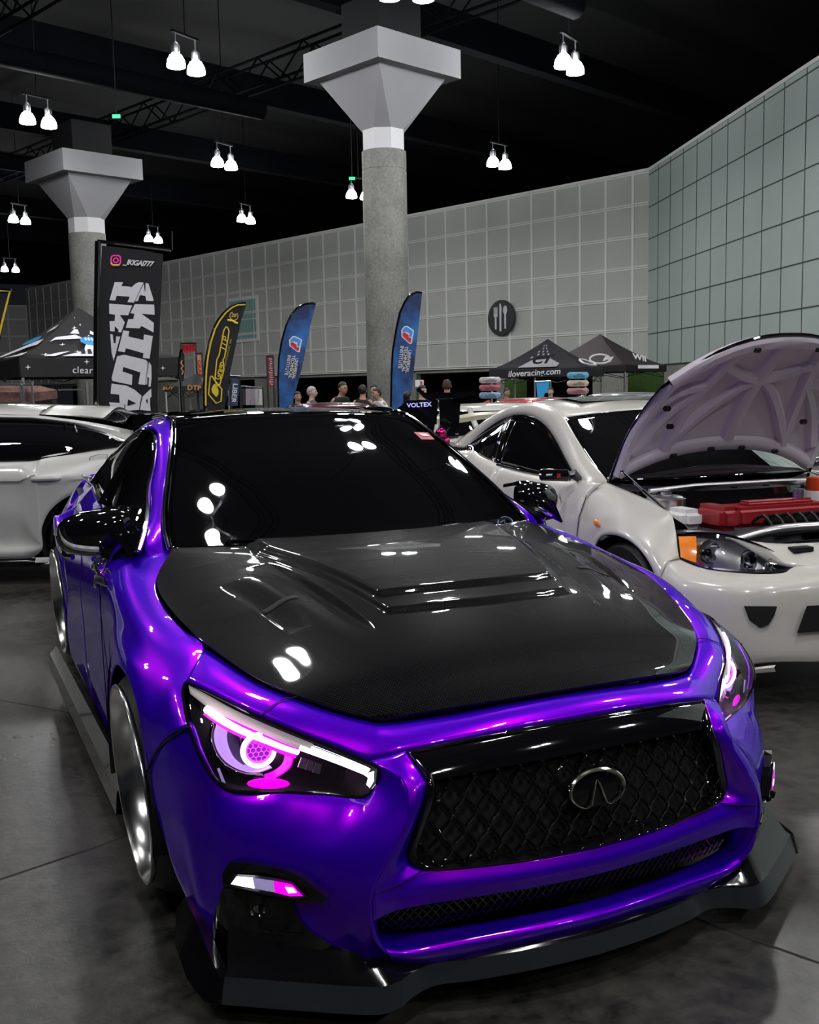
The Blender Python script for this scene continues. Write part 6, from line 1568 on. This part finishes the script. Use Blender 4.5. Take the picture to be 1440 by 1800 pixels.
words('flag_small_print', 'IN TMAR PERFORMANCE EST. 2003', *X8([(482, 980)])[0], 4.6, -77, 20, GOLD, fc, sx=.98)
words('anniversary_number', '20', *X8([(585, 365)])[0], 8.5, 8, 20, YEL, fc, offset=.02)
stroke('anniversary_ring', [(585+58*math.cos(k*.4), 375+62*math.sin(k*.4)) for k in range(-2, 12)], GOLD, fc, 20, .010)
stroke('anniversary_ribbon', [(495, 435), (560, 440), (600, 465), (640, 480)], YEL, fc, 20, .022)
# the sliver of another such flag at the left frame edge
fd = feather('edge of a black and yellow feather flag cut off by the left frame side', [(20, 510), (-20, 508), (-60, 530), (-90, 600), (-100, 740), (-30, 740), (-5, 620), (8, 560)], 14, NAVY, trim=[(20, 510), (-20, 508), (-60, 530), (-90, 600), (-100, 740)], polex=-100)
stroke('border_line', [(-60, 533), (-20, 511), (18, 512.5), (6, 560), (-6, 610)], YEL, fd, 14, .014, X=lambda l: l)

# small standing banners and hanging wall banners
def X46(l): return [(260+x/6, 580+y/6) for x, y in l]
def hang(name, label, poly, d, mat, cat='banner'):
    xs = [p[0] for p in poly]; r = empty(name, V((0, 0, 0))+at_depth(sum(xs)/len(xs), d), 0, label, cat); sheet('banner_cloth', poly, d, mat, r); return r
dw = lambda px, py: (on_wall(px, py, CR+NB*.12, NB)-CAM_POS).dot(NH)
RDB = pbr('banner_red', (.50, .01, .015), .6, noise=.1); ORB = pbr('banner_orange', (.62, .30, .17), .6, noise=.25, nscale=9); MRB = pbr('banner_maroon', (.22, .02, .04), .6, noise=.6, nscale=5)
h1 = hang('wall_banner', 'small red banner with dark letters hung high on the wall above the tents', X46([(340, 158), (508, 145), (512, 225), (398, 245), (345, 205)]), 36, RDB); words('banner_lettering', 'TKIT', *X46([(428, 190)])[0], 11, -3, 36, pbr('maroon_print', (.16, .0, .01), .6, noise=.05), h1, offset=.03, sx=1.05)
h2 = hang('wall_banner', 'narrow orange banner with red writing hanging left of the black and yellow flag', X46([(505, 262), (572, 250), (590, 560), (545, 590)]), 34, ORB); words('banner_lettering', 'GRAPH', *X46([(548, 430)])[0], 8, 85, 34, pbr('red_print', (.45, .02, .02), .6, noise=.05), h2, offset=.02, sx=1.5)
h3 = hang('wall_banner', 'narrow maroon and white patterned banner hanging left of the first blue flag', X46([(1250, 280), (1325, 285), (1345, 600), (1262, 595)]), 36, MRB)
bm = B()
for q in range(12):
    y = 300+q*24; prism(bm, [vp(*X46([p])[0], 36)-NH*.008-h3.location for p in ((1275+7*(q % 3), y), (1320-9*(q % 2), y+6), (1330, y+12), (1280+12*(q % 2), y+9))], NH*.004)
link('banner_pattern', bm, WHT, h3, smooth=False)
for r_, (xa, xb), y, d in ((h1, X46([(340, 150), (512, 145)]) and (317, 345), 604, 36), (h2, (344, 356), 622, 34), (h3, (468, 481), 626, 36)):
    bm = B(); o = r_.location; tube(bm, [vp(xa, y, d)-o, vp(xb, y-1, d)-o], .03, 6)
    for x in (xa+1, xb-1): tube(bm, [vp(x, y, d)-o, V(((vp(x, y, d)-o).x, (vp(x, y, d)-o).y, 0))+NH*.05], .03, 6)
    link('hanging_rail', bm, M['dark_metal'], r_)
h4 = hang('banner_stand', 'narrow navy upright banner with white letters right of the black and yellow flag', X46([(870, 488), (975, 492), (945, 800), (838, 800)]), 26, pbr('banner_navy', (.03, .05, .11), .6, noise=.1))
words('banner_lettering', 'LIBER', *X46([(912, 665)])[0], 11.5, 96, 26, WHT, h4, offset=.01, sx=1.25)
bm = B(); o = h4.location; tube(bm, [vp(404, 661, 26)-o, vp(423, 662, 26)-o], .03, 6)
for x in (405, 421): q = vp(x, 662, 26)-o; tube(bm, [q, V((q.x, q.y, 0))], .02, 6)
link('stand', bm, M['dark_metal'], h4)
h5 = feather('thin black feather flag seen nearly edge on at the corner of the starry tent', X46([(360, 205), (345, 230), (330, 330), (328, 480), (345, 545), (378, 540), (388, 420), (385, 260)]), 19, NAVY, trim=X46([(360, 205), (345, 230), (330, 330), (328, 480), (345, 545)]), polex=316)
stroke('flag_squiggle', [(362, 320), (350, 350), (372, 380), (352, 410), (374, 440), (360, 470)], ORB, h5, 19, .012, X=X46)

# ================================================================== TENTS
def tent(name, label, FL, FR, zE, zP, zV, mat, mats_v=None, legs=True):
    """pop-up tent: front-left and front-right floor points, eave, peak and valance heights"""
    c = (FL+FR)/2; u = (FR-FL); wd = u.length; u.normalize(); b = V((-u.y, u.x, 0)); b = b if b.dot(NH) > 0 else -b
    r = empty(name, c+b*wd/2, 0, label, 'tent'); o = r.location
    Cn = [FL-o, FR-o, FR+b*wd-o, FL+b*wd-o]; Cn = [V((p.x, p.y, zE)) for p in Cn]; pk = V((0, 0, zP))
    bm = B()
    for i in range(4):
        a, d = Cn[i], Cn[(i+1) % 4]; g = []
        for k in range(9):
            t = k/8; sag = 1-(1-t)**1.0; e = t**1.12; row = []
            for j in range(9):
                q = a.lerp(d, j/8); p = q.lerp(pk, t); p.z = zE+(zP-zE)*(t**1.25)-.03*math.sin(math.pi*j/8)*(1-t); row.append(p)
            g.append(row)
        add_grid(bm, g)
    bmesh.ops.remove_doubles(bm, verts=bm.verts, dist=.002); cn = link('canopy', bm, mat, r, sharp=20); cn.modifiers.new('t', 'SOLIDIFY').thickness = .01
    bm = B(); 
    for i in range(4):
        a, d = Cn[i], Cn[(i+1) % 4]; out_ = ((a+d)/2); out_.z = 0; out_.normalize()
        add_grid(bm, [[a.lerp(d, j/8)+out_*.01+V((0, 0, -.03*math.sin(math.pi*j/8))) for j in range(9)], [V((p.x, p.y, zV)) for p in [a.lerp(d, j/8)+out_*.02 for j in range(9)]]])
    v = link('valance', bm, mats_v or mat, r, smooth=False); v.modifiers.new('t', 'SOLIDIFY').thickness = .01
    for p in Cn:
        bm = B(); q = p*.97; box(bm, (q.x, q.y, zE/2), (.05, .05, zE)); link('leg', bm, M['alu'], r, smooth=False)
    bm = B()
    for i in range(4):
        a, d = Cn[i]*.97, Cn[(i+1) % 4]*.97; m = (a+d)/2; z1_, z2_ = zE-.05, zE-.40
        tube(bm, [V((a.x, a.y, z2_)), V((m.x, m.y, z1_)), V((d.x, d.y, z2_))], .012, 5); tube(bm, [V((a.x, a.y, z1_)), V((m.x, m.y, z2_)), V((d.x, d.y, z1_))], .012, 5)
    link('scissor_frame', bm, M['dark_metal'], r); return r, Cn, pk
def facept(a, d, pk, zE, j, t):
    p = a.lerp(d, j).lerp(pk, t); p.z = zE+(pk.z-zE)*(t**1.25); return p
def on_face(bm, poly, a, d, pk, zE, off=.03):
    n = (d-a).cross(pk-a).normalized(); n = n if n.z > 0 else -n
    P = [facept(a, d, pk, zE, j, t)+n*off for j, t in poly]
    try:
        f = bm.faces.new([bm.verts.new(p) for p in P])
    except ValueError: pass
star = lambda cx, cy, r_, asp=1.0: [(cx+(r_ if k % 2 == 0 else r_*.28)*math.cos(k*math.pi/4+.2)*asp, cy+(r_ if k % 2 == 0 else r_*.28)*math.sin(k*math.pi/4+.2)) for k in range(8)]
TB = pbr('tent_black', (.009, .0085, .0105), .7, noise=.15, nscale=3)
TW = pbr('tent_print', (.85, .83, .90), .6, noise=.05); TC = pbr('tent_blue', (.03, .35, .75), .5, noise=.1)
FL = at_depth(38, 18.6); FR = at_depth(322, 20.2)
zat = lambda px, py, d: vp(px, py, d).z
tr, Cn, pk = tent('canopy_tent', 'black tent printed with white stars and blue ovals at the far left', FL, FR, zat(38, 628, 18.6), zat(90, 533, 19.6), zat(38, 663, 18.6), TB)
zE = zat(38, 628, 18.6); a, d = Cn[0], Cn[1]
bm = B()
for cx, cy, rr_ in ((.30, .80, .02), (.36, .62, .045), (.50, .68, .03), (.27, .30, .035), (.18, .06, .04), (.45, .14, .03), (.62, .48, .02)): on_face(bm, star(cx*.75, cy, rr_, .8), a, d, pk, zE)
for poly in ([(.10, .36), (.13, .45), (.45, .50), (.58, .43), (.16, .40)], [(.20, .01), (.30, .12), (.42, .16), (.30, .01)], [(.36, .01), (.56, .16), (.62, .36), (.74, .34), (.72, .22), (.86, .26), (.92, .14), (.78, .01)], [(.34, .52), (.40, .60), (.48, .60), (.52, .52)], [(.72, .52), (.76, .58), (.92, .46), (.90, .42)], [(.93, .02), (.90, .22), (.98, .10), (.99, .02)]):
    on_face(bm, [(j*.68, t) for j, t in poly], a, d, pk, zE, .025)
for poly in ([(.02, .30), (.04, .42), (.30, .40), (.60, .30), (.90, .10), (.70, .10), (.30, .28)], [(.10, .62), (.14, .70), (.40, .62), (.40, .56)], [(.0, .04), (.0, .14), (.5, .04)]):
    on_face(bm, [(1-j, t) for j, t in poly], Cn[3], a, pk, zE, .025)
for cx, cy, rr_ in ((.7, .75, .03), (.85, .10, .05), (.55, .66, .02)): on_face(bm, star(cx, cy, rr_, 1.2), Cn[3], a, pk, zE)
link('white_print', bm, TW, tr, smooth=False)
bm = B(); ov = lambda cx, cy, rx, ry, tl_=0: [(cx+rx*math.cos(k*.314)+tl_*math.sin(k*.314), cy+ry*math.sin(k*.314)) for k in range(20)]
on_face(bm, ov(.47, .37, .11, .085, -.02), a, d, pk, zE, .035); on_face(bm, ov(.45, .42, .26, .07, .1), Cn[3], a, pk, zE, .035); link('blue_oval', bm, TC, tr, smooth=False)
bm = B()
for k in range(5): on_face(bm, [(.40+k*.032, .40), (.42+k*.032, .44), (.428+k*.032, .38), (.414+k*.032, .36)], a, d, pk, zE, .045)
link('oval_lettering', bm, WHT, tr, smooth=False)
bm = B()
for k in range(6): on_face(bm, [(.36+k*.045, .07), (.365+k*.045, .19), (.39+k*.045, .19), (.39+k*.045, .07)], a, d, pk, zE, .040); 
link('block_lettering', bm, TB, tr, smooth=False)
nfront = -(NH)
def on_val(px, py, a_, b_, o_):
    n = V((-(b_-a_).y, (b_-a_).x, 0)).normalized(); r = ray(px, py); return CAM_POS+r*(((a_+o_)-CAM_POS).dot(n)/r.dot(n))-o_
def val_words(s, cx, cy, h, ang, a_, b_, par, mat, **kw):
    A = math.radians(ang); bx, by, ux, uy = math.cos(A), math.sin(A), math.sin(A), -math.cos(A); o_ = par.location.copy()
    return text('valance_lettering', s, h, None, mat, par, depth=.004, bend=lambda c: on_val(cx+(c.x*bx+c.y*ux), cy+(c.x*by+c.y*uy), a_, b_, o_)-NH*(.05+c.z), **kw)
val_words('clearcoat', 163, 651.5, 17, 1.5, a, d, tr, TW, spacing=1.08)
bm = B(); 
for cx, cy, rr_ in ((51, 645.5, 5), (287.5, 647, 4.5), (154, 636, 5)): bm.faces.new([bm.verts.new(on_val(cx+(rr_ if k % 2 == 0 else rr_*.25)*math.sin(k*math.pi/4), cy+(rr_ if k % 2 == 0 else rr_*.25)*math.cos(k*math.pi/4), a, d, tr.location)-NH*.05) for k in range(8)])
link('valance_star', bm, TW, tr, smooth=False)
# right-hand tents
TN = pbr('tent_navy', (.007, .007, .012), .7, noise=.15); TBR = pbr('tent_plum', (.035, .02, .026), .6, noise=.1)
t2, C2, p2 = tent('canopy_tent', 'brown plum tent with white club logos behind, at the foot of the right wall', at_depth(1100, 33.4), at_depth(1171, 36.1), zat(1100, 641, 33.4), zat(1061, 588, 36.0), zat(1100, 653, 33.4), TBR, TN)
FL3, FR3 = at_depth(861, 29.94), at_depth(1031, 29.0)
t3, C3, p3 = tent('canopy_tent', 'dark navy tent with large white web address along its edge', FL3, FR3, zat(940, 648, 29.7), zat(979, 596, 31), zat(940, 663, 29.7), TN)
zE3 = zat(940, 648, 29.7); bm = B()
for r_ in range(5):
    for c_ in range(8-r_):
        if (r_+c_) % 2 == 0: on_face(bm, [(.30+c_*.055+r_*.03, .40+r_*.09), (.34+c_*.055+r_*.03, .40+r_*.09), (.345+c_*.055+r_*.03, .45+r_*.09), (.305+c_*.055+r_*.03, .45+r_*.09)], C3[0], C3[1], p3, zE3)
on_face(bm, [(.28, .05), (.36, .34), (.66, .38), (.76, .20), (.70, .05)], C3[0], C3[1], p3, zE3, .02)
link('white_print', bm, pbr('grey_print', (.30, .30, .33), .6, noise=.1), t3, smooth=False)
words('roof_lettering', 'CT', 950, 633.5, 17, -4, 29.3, TN, t3, shear=.4, offset=.05, sx=1.5)
val_words('iloveracing.com', 938.5, 655.5, 15, -3.4, C3[0], C3[1], t3, WHT, shear=.2, offset=.25, sx=.98)
bm = B(); tube(bm, [facept(C3[1], C3[2], p3, zE3, .45+.38*math.cos(k*.35), .18+.13*math.sin(k*.35))+V((.02, -.05, .05)) for k in range(18)], .03, 6, closed=True); link('roof_oval', bm, TW, t3)
words('roof_lettering', 'M', 1067, 631, 13, 8, 33.0, WHT, t2, shear=.3, offset=.04, sx=1.5)
words('roof_lettering', 'WII', 1126, 629, 12, 14, 33.2, WHT, t2, shear=-.3, offset=.04, sx=1.3)
bm = B(); tube(bm, [vp(1055+18*math.cos(k*.35), 631+8*math.sin(k*.35), 33.0)-t2.location for k in range(18)], .03, 6, closed=True); link('roof_oval', bm, WHT, t2)
sheet('valance_stripe', [(1119, 642), (1155, 642), (1155, 648), (1119, 648)], 33.6, GREYP, t2, off=.25)
HG = pbr('hedge_green', (.045, .10, .02), .9, noise=.6, nscale=25)
for poly, d_, lab in (([(887, 668), (926, 668), (926, 700), (887, 700)], 33, 'green hedge-like wall panel under the navy tent'), ([(1104, 652), (1168, 652), (1168, 700), (1104, 700)], 38.5, 'large green hedge-like wall panel under the plum tent')):
    pc_ = at_depth((poly[0][0]+poly[1][0])/2, d_); r_ = empty('green_panel', pc_, 0, lab, 'panel'); zt_ = vp(*poly[0], d_).z; w_ = (vp(*poly[1], d_)-vp(*poly[0], d_)).length
    bm = B(); box(bm, (0, 0, zt_/2), (w_, .12, zt_), rz=-YAW); link('foliage', bm, HG, r_, smooth=False)
    bm = B(); box(bm, (0, 0, .04), (w_+.1, .4, .08), rz=-YAW); link('foot', bm, M['black_matte'], r_, smooth=False)
t4, C4, p4 = tent('canopy_tent', 'small dark tent with orange lettering behind the black and yellow flag', at_depth(290, 33.5), at_depth(362, 33), zat(325, 677, 33), zat(322, 657, 34.5), zat(325, 688, 33), pbr('tent_slate', (.03, .032, .04), .6, noise=.1))
ORL = pbr('print_orange', (.85, .38, .12), .5, noise=.1)
val_words('DTP', 342, 682, 11, 1, C4[0], C4[1], t4, ORL, offset=.3, sx=1.2); val_words('BUY', 295, 682.5, 7, -2, C4[0], C4[1], t4, ORL, shear=.3, offset=.2, sx=1.4)
# booth goods under the starry tent
cl = empty('display_rail', at_depth(60, 17.5), 0, 'metal rail fence with patterned pink and black cloths under the starry tent', 'railing'); o = cl.location
bm = B(); tube(bm, [vp(-40, 676, 17.5)-o, vp(54, 676.5, 17.5)-o], .02, 6)
tube(bm, [vp(102, 685.5, 17.5)-o, vp(143, 685, 17.5)-o], .012, 6)
for x in (36, 40, 56, 152): q = vp(x, 670, 17.5)-o; tube(bm, [q, V((q.x, q.y, 0))], .022, 6)
link('frame', bm, M['alu'], cl)
PK = pbr('cloth_pattern', (.42, .25, .22), .7, noise=.75, nscale=14); BK2 = pbr('cloth_dark_pattern', (.16, .08, .07), .7, noise=.9, nscale=18)
sheet('pink_cloth', [(-40, 678), (70, 678), (100, 686), (60, 690), (-40, 688)], 17.6, PK, cl); sheet('dark_cloth', [(-40, 689), (60, 689), (100, 687), (101, 700), (60, 706), (-40, 706)], 17.6, BK2, cl)
rk = empty('clothes_rack', at_depth(445, 27), 0, 'rack of pale hanging shirts right of the navy banner', 'rack'); o = rk.location
bm = B(); tube(bm, [vp(424, 679, 27)-o, vp(462, 682, 27)-o], .02, 6)
for x in (424, 462): q = vp(x, 680, 27)-o; tube(bm, [q, V((q.x, q.y, 0))], .02, 6)
link('rail', bm, M['dark_metal'], rk)
for k, (x, col) in enumerate(((428, (.03, .03, .04)), (436, (.35, .30, .34)), (444, (.30, .26, .30)), (452, (.42, .40, .42)), (458, (.6, .6, .6)))):
    bm = B(); P = [(x-3.5, 683), (x+3.5, 683), (x+4.5, 690), (x+3.5, 712), (x-3.5, 712), (x-4.5, 690)]; prism(bm, [vp(a_, b_, 27)-o for a_, b_ in P], NH*.06); link('shirt', bm, pbr('shirt_%d' % k, col, .8, noise=.2, nscale=12), rk, smooth=False)

# stacked oval display signs with little cars on them
for (cx, rows_, d_, lab) in ((861, ((668.5, (.45, .45, .47)), (681.5, (.40, .10, .14)), (695, (.20, .32, .50))), 22, 'stack of three oval signs, silver, red and blue, left of the navy tent'), (1015, ((660, (.10, .36, .52)), (674, (.50, .40, .34)), (687.5, (.42, .20, .22))), 22, 'stack of three oval signs, blue, tan and red, in front of the navy tent')):
    st = empty('sign_stack', at_depth(cx, d_), 0, lab, 'sign'); o = st.location
    bm = B(); tube(bm, [V((0, 0, 0)), V((0, 0, vp(cx, rows_[0][0], d_).z))], .03, 8); box(bm, (0, 0, .03), (.5, .5, .06)); link('post', bm, M['dark_metal'], st)
    for k, (cy, col) in enumerate(rows_):
        k_ = d_/FPX; c_ = vp(cx, cy, d_)-o-NH*.05; bm = B()
        rings_ = [[c_+RH*((14 if abs(x) == 1 else 0)*0+x*k_)+V((0, 0, z*k_))-NH*dd for x, z in [(13.5*math.copysign(1, math.cos(t))+5.5*math.cos(t), 5.6*math.sin(t)) for t in [2*math.pi*(q+.5)/24 for q in range(24)]]] for dd in (0, .05)]
        rings_ += [[c_+(p-c_-(-NH*.05))*.86-NH*.08 for p in rings_[1]]]
        vs = add_grid(bm, rings_, close_u=True); bm.faces.new(vs[0]); bm.faces.new(vs[-1]); pq = link('oval_plaque', bm, pbr('plaque_%d_%d' % (cx, k), tuple(min(.8, c*1.15) for c in col), .35, coat=.5, noise=.35, nscale=10), st, sharp=50)
        bm = B(); prism(bm, [c_+RH*(x*k_)+V((0, 0, z*k_))-NH*.085 for x, z in ((-10, -2.5), (-9, .2), (-4, .8), (-1, 2.6), (5, 2.6), (8, .6), (11, 0), (11, -2.5))], -NH*.01); link('car_silhouette', bm, pbr('plaque_car_%d_%d' % (cx, k), tuple(c*.5 for c in col), .4, noise=.2), pq, smooth=False)
# little white notice on the column
nb = empty('wall_notice', at_depth(737, 26.5), 0, 'small white notice board beside the middle column', 'sign'); o = nb.location
sheet('board', [(730, 668), (745, 668), (745, 680), (730, 680)], 26.5, WHT, nb); sheet('red_mark', [(739, 670), (742, 670), (742, 676), (739, 676)], 26.5, RDB, nb, off=.02, th=.005)
bm = B(); tube(bm, [V((0, 0, 0)), V((0, 0, vp(737, 680, 26.5).z))], .02, 6); box(bm, (0, 0, .02), (.4, .4, .04)); link('post', bm, M['alu'], nb)

# ================================================================== PEOPLE
def skin_mesh(name, joints, edges, mat, parent, sub=2):
    me = bpy.data.meshes.new(name); me.from_pydata([tuple(j[0]) for j in joints], edges, [])
    o = bpy.data.objects.new(name, me); COL.objects.link(o); o.parent = parent
    m = o.modifiers.new('skin', 'SKIN'); m.use_smooth_shade = True; m.branch_smoothing = .6
    for i, j in enumerate(joints):
        r = j[1]; me.skin_vertices[0].data[i].radius = r if isinstance(r, tuple) else (r, r)
    me.skin_vertices[0].data[0].use_root = True
    s = o.modifiers.new('sub', 'SUBSURF'); s.levels = sub; s.render_levels = sub
    me.materials.append(mat); return o
SKINS = [pbr('skin_tan', (.42, .25, .17), .6, noise=.08), pbr('skin_light', (.55, .36, .28), .6, noise=.08), pbr('skin_brown', (.25, .14, .09), .6, noise=.08)]
HAIRS = {'black': pbr('hair_black', (.008, .007, .007), .5, noise=.3), 'grey': pbr('hair_grey', (.38, .37, .36), .6, noise=.2), 'buzz': pbr('hair_short', (.05, .035, .03), .8, noise=.2)}
DENIM = pbr('denim', (.02, .03, .06), .8, noise=.2)
def person(px, py, d, yaw, label, shirt, hair='black', lean=0.0, skin=0, glasses=False, longhair=False, H=1.70, writing=None, arm=0, cap=False):
    """py: middle of the head in the picture; the figure stands on the floor with the head there"""
    zc = vp(px, py, d).z; S_ = max(.80, (zc+.12)/(H-.0)*1.0) if False else (zc+.115+.06*lean)/H
    r = empty('person', at_depth(px, d), yaw, label, 'person'); S_ = S_; SK = SKINS[skin]
    f = lambda x, y, z: V((x, y-lean*.45*max(0, z-1.0), z-lean*.10*max(0, z-1.0)))*S_     # faces -y
    J = [(f(0, 0, .98), (.15, .11)), (f(0, -.01, 1.15), (.135, .10)), (f(0, 0, 1.32), (.16, .11)), (f(0, .01, 1.43), (.11, .085)), (f(0, 0, 1.50), .055), (f(0, -.01, 1.56), .07), (f(0, -.012, 1.62), (.078, .092)), (f(0, -.005, 1.68), .055),
         (f(.17, 0, 1.41), .062), (f(.23, .02, 1.13), .046), (f(.22+.0*arm, -.10-.12*arm, .90+.22*arm), .036), (f(.21, -.14-.2*arm, .83+.26*arm), (.030, .042)),
         (f(-.17, 0, 1.41), .062), (f(-.23, .02, 1.13), .046), (f(-.22, -.10, .90), .036), (f(-.21, -.14, .83), (.030, .042)),
         (f(.09, 0, .88), .095), (f(.10, -.01, .50), .062), (f(.10, .03, .09), .045), (f(.10, -.10, .04), .038), (f(-.09, 0, .88), .095), (f(-.10, -.01, .50), .062), (f(-.10, .03, .09), .045), (f(-.10, -.10, .04), .038)]
    J = [(p, tuple(q*S_ for q in rr_) if isinstance(rr_, tuple) else rr_*S_) for p, rr_ in J]
    E = [(0, 1), (1, 2), (2, 3), (3, 4), (4, 5), (5, 6), (6, 7), (2, 8), (8, 9), (9, 10), (10, 11), (2, 12), (12, 13), (13, 14), (14, 15), (0, 16), (16, 17), (17, 18), (18, 19), (0, 20), (20, 21), (21, 22), (22, 23)]
    # fingers grow out of the palms
    for b, sx in ((11, 1), (15, -1)):
        base = J[b][0]
        for k in range(5):
            off = V((sx*(-.012+.008*k), -.02-.006*(k % 3), -.01)); tip = base+(V((-.02*sx, -.055, .02)) if k == 4 else off*1.0+V((0, -.018+.010*(k-1.5), -.075+.012*abs(k-1.5))))*S_
            J.append((base.lerp(tip, .55), .011*S_)); J.append((tip, .0085*S_)); E += [(b, len(J)-2), (len(J)-2, len(J)-1)]
    skin_mesh('body', J, E, SK, r)
    gr = lambda i, k: (J[i][0], tuple(q*k+.006 for q in J[i][1]) if isinstance(J[i][1], tuple) else J[i][1]*k+.006)
    skin_mesh('shirt', [gr(1, 1.06), gr(2, 1.12), gr(3, 1.16), (J[0][0], (.155*S_, .12*S_)), gr(8, 1.38), gr(9, 1.35), gr(12, 1.38), gr(13, 1.35)], [(0, 1), (1, 2), (0, 3), (1, 4), (4, 5), (1, 6), (6, 7)], shirt, r)
    skin_mesh('trousers', [gr(0, 1.05), gr(16, 1.1), gr(17, 1.2), gr(18, 1.3), gr(20, 1.1), gr(21, 1.2), gr(22, 1.3)], [(0, 1), (1, 2), (2, 3), (0, 4), (4, 5), (5, 6)], DENIM, r)
    hd_ = f(0, -.012, 1.625)
    # head shape over the skull, nose, ears
    bm = B(); bmesh.ops.create_uvsphere(bm, u_segments=20, v_segments=14, radius=1, matrix=Matrix.Translation(hd_) @ Matrix.Diagonal((.078*S_, .098*S_, .118*S_, 1)))
    for v in bm.verts:
        if v.co.z < hd_.z-.03*S_: v.co.x = hd_.x+(v.co.x-hd_.x)*.86; v.co.y -= .010*S_
    for sx in (1, -1): bmesh.ops.create_icosphere(bm, subdivisions=2, radius=1, matrix=Matrix.Translation(hd_+V((sx*.080, .01, -.005))*S_) @ Matrix.Diagonal((.012*S_, .02*S_, .032*S_, 1)))
    bmesh.ops.create_icosphere(bm, subdivisions=2, radius=1, matrix=Matrix.Translation(hd_+V((0, -.103, -.018))*S_) @ Matrix.Diagonal((.014*S_, .018*S_, .026*S_, 1)))
    link('face', bm, SK, r)
    for sx in (1, -1):
        bm = B(); bmesh.ops.create_icosphere(bm, subdivisions=2, radius=.010*S_, matrix=Matrix.Translation(hd_+V((sx*.030, -.090, .012))*S_)); link('eye', bm, HAIRS['black'], r)
        bm = B(); box(bm, hd_+V((sx*.030, -.094, .034))*S_, (.030*S_, .006*S_, .006*S_)); link('eyebrow', bm, HAIRS['black'], r)
    bm = B(); box(bm, hd_+V((0, -.096, -.055))*S_, (.040*S_, .008*S_, .008*S_)); link('mouth', bm, pbr('lips', (.28, .09, .08), .6, noise=.05) if 'lips' not in bpy.data.materials else bpy.data.materials['lips'], r, smooth=False)
    bm = B(); bmesh.ops.create_uvsphere(bm, u_segments=24, v_segments=16, radius=1, matrix=Matrix.Translation(hd_+V((0, .014, .020))*S_) @ Matrix.Diagonal((.087*S_, .102*S_, .112*S_, 1)))
    kill = [v for v in bm.verts if (v.co.y < hd_.y-.02*S_ and v.co.z < hd_.z+.062*S_) or v.co.z < hd_.z-.06*S_ or (v.co.z < hd_.z-.0*S_ and v.co.y < hd_.y+.02*S_)]
    bmesh.ops.delete(bm, geom=kill, context='VERTS'); 
    for v in bm.verts: v.co += (v.co-hd_).normalized()*random.uniform(0, .006)*S_
    hr = link('hair', bm, HAIRS[hair], r); hr.modifiers.new('t', 'SOLIDIFY').thickness = .008
    if longhair:
        bm = B(); add_grid(bm, loft([[hd_+V((x*.085, .06+.03*(1-x*x), z))*S_ for x in (-1, -.5, 0, .5, 1)] for z in (.06, -.05, -.20, -.36)], nu=10, k=4)); q = link('long_hair', bm, HAIRS[hair], r); q.modifiers.new('t', 'SOLIDIFY').thickness = .05
    if glasses:
        bm = B()
        for sx in (1, -1): tube(bm, [hd_+V((sx*.032+.022*math.cos(t*.628), -.106, .010+.017*math.sin(t*.628)))*S_ for t in range(10)], .0022*S_, 5, closed=True); tube(bm, [hd_+V((sx*.054, -.10, .012))*S_, hd_+V((sx*.084, .0, .010))*S_], .002*S_, 4)
        link('glasses', bm, HAIRS['black'], r)
    if writing:
        M_ = frame(f(0, .135, 1.33), (-1 if True else 1, 0, 0), (0, 0, 1)); text('shirt_lettering', writing, .085*S_, M_, WHT, r, depth=.006, offset=.002)
    return r
BT = pbr('tee_black', (.010, .010, .012), .8, noise=.2); WTee = pbr('tee_white', (.65, .66, .70), .8, noise=.05); GT = pbr('tee_grey', (.10, .10, .11), .8, noise=.1)
yc = -YAW    # turned to face the viewer squarely
person(593, 688, 19, yc+.75, 'person with glasses and short black hair in a black shirt looking down', BT, glasses=True, lean=.6)
person(548, 695, 19, yc+1.3, 'person with short grey hair turned sideways left of the one in glasses', GT, hair='grey', skin=1)
person(523, 703, 20, yc+.4, 'person low at the foot of the left blue flag, only the head showing', BT)
person(637, 692, 19.4, yc+2.9, 'person with curly black hair seen from behind in a dark shirt', BT, lean=.1)
person(658, 690, 21, yc+.1, 'person with dark hair and beard facing us at the foot of the column', GT, skin=1)
person(674, 697, 20, yc-1.0, 'person in a white tee shirt leaning to the right beside the column', WTee, lean=.6)
person(716, 703, 19.5, yc+2.7, 'person with long straight black hair in front of the right blue flag', BT, longhair=True)
person(742, 694, 17.5, yc+.6, 'person half hidden behind the dark wing with end-plate lettering', BT, skin=1)
person(786, 683, 19, yc+3.0, 'person with shaved head in a black tee shirt lettered across the back', BT, hair='buzz', writing='ORIGINS', skin=0)
person(968, 693, 23.6, yc-.4, 'small distant person under the navy tent beside the blue cloth', BT, skin=1)
person(891, 695, 23.5, yc+.5, 'small distant dark-haired person right of the left stack of oval signs', BT)
bc_ = empty('hanging_cloth', at_depth(955, 27), 0, 'bright blue cloth hanging under the navy tent', 'cloth'); o = bc_.location
sheet('cloth', [(943, 672), (966, 671), (964, 690), (958, 691), (955, 700), (945, 700)], 27, TC, bc_)
bm = B(); tube(bm, [vp(940, 671, 27)-o, vp(968, 670, 27)-o], .02, 6)
for x in (940, 968): q = vp(x, 671, 27)-o; tube(bm, [q, V((q.x, q.y, 0))], .02, 6)
link('rail', bm, M['alu'], bc_)
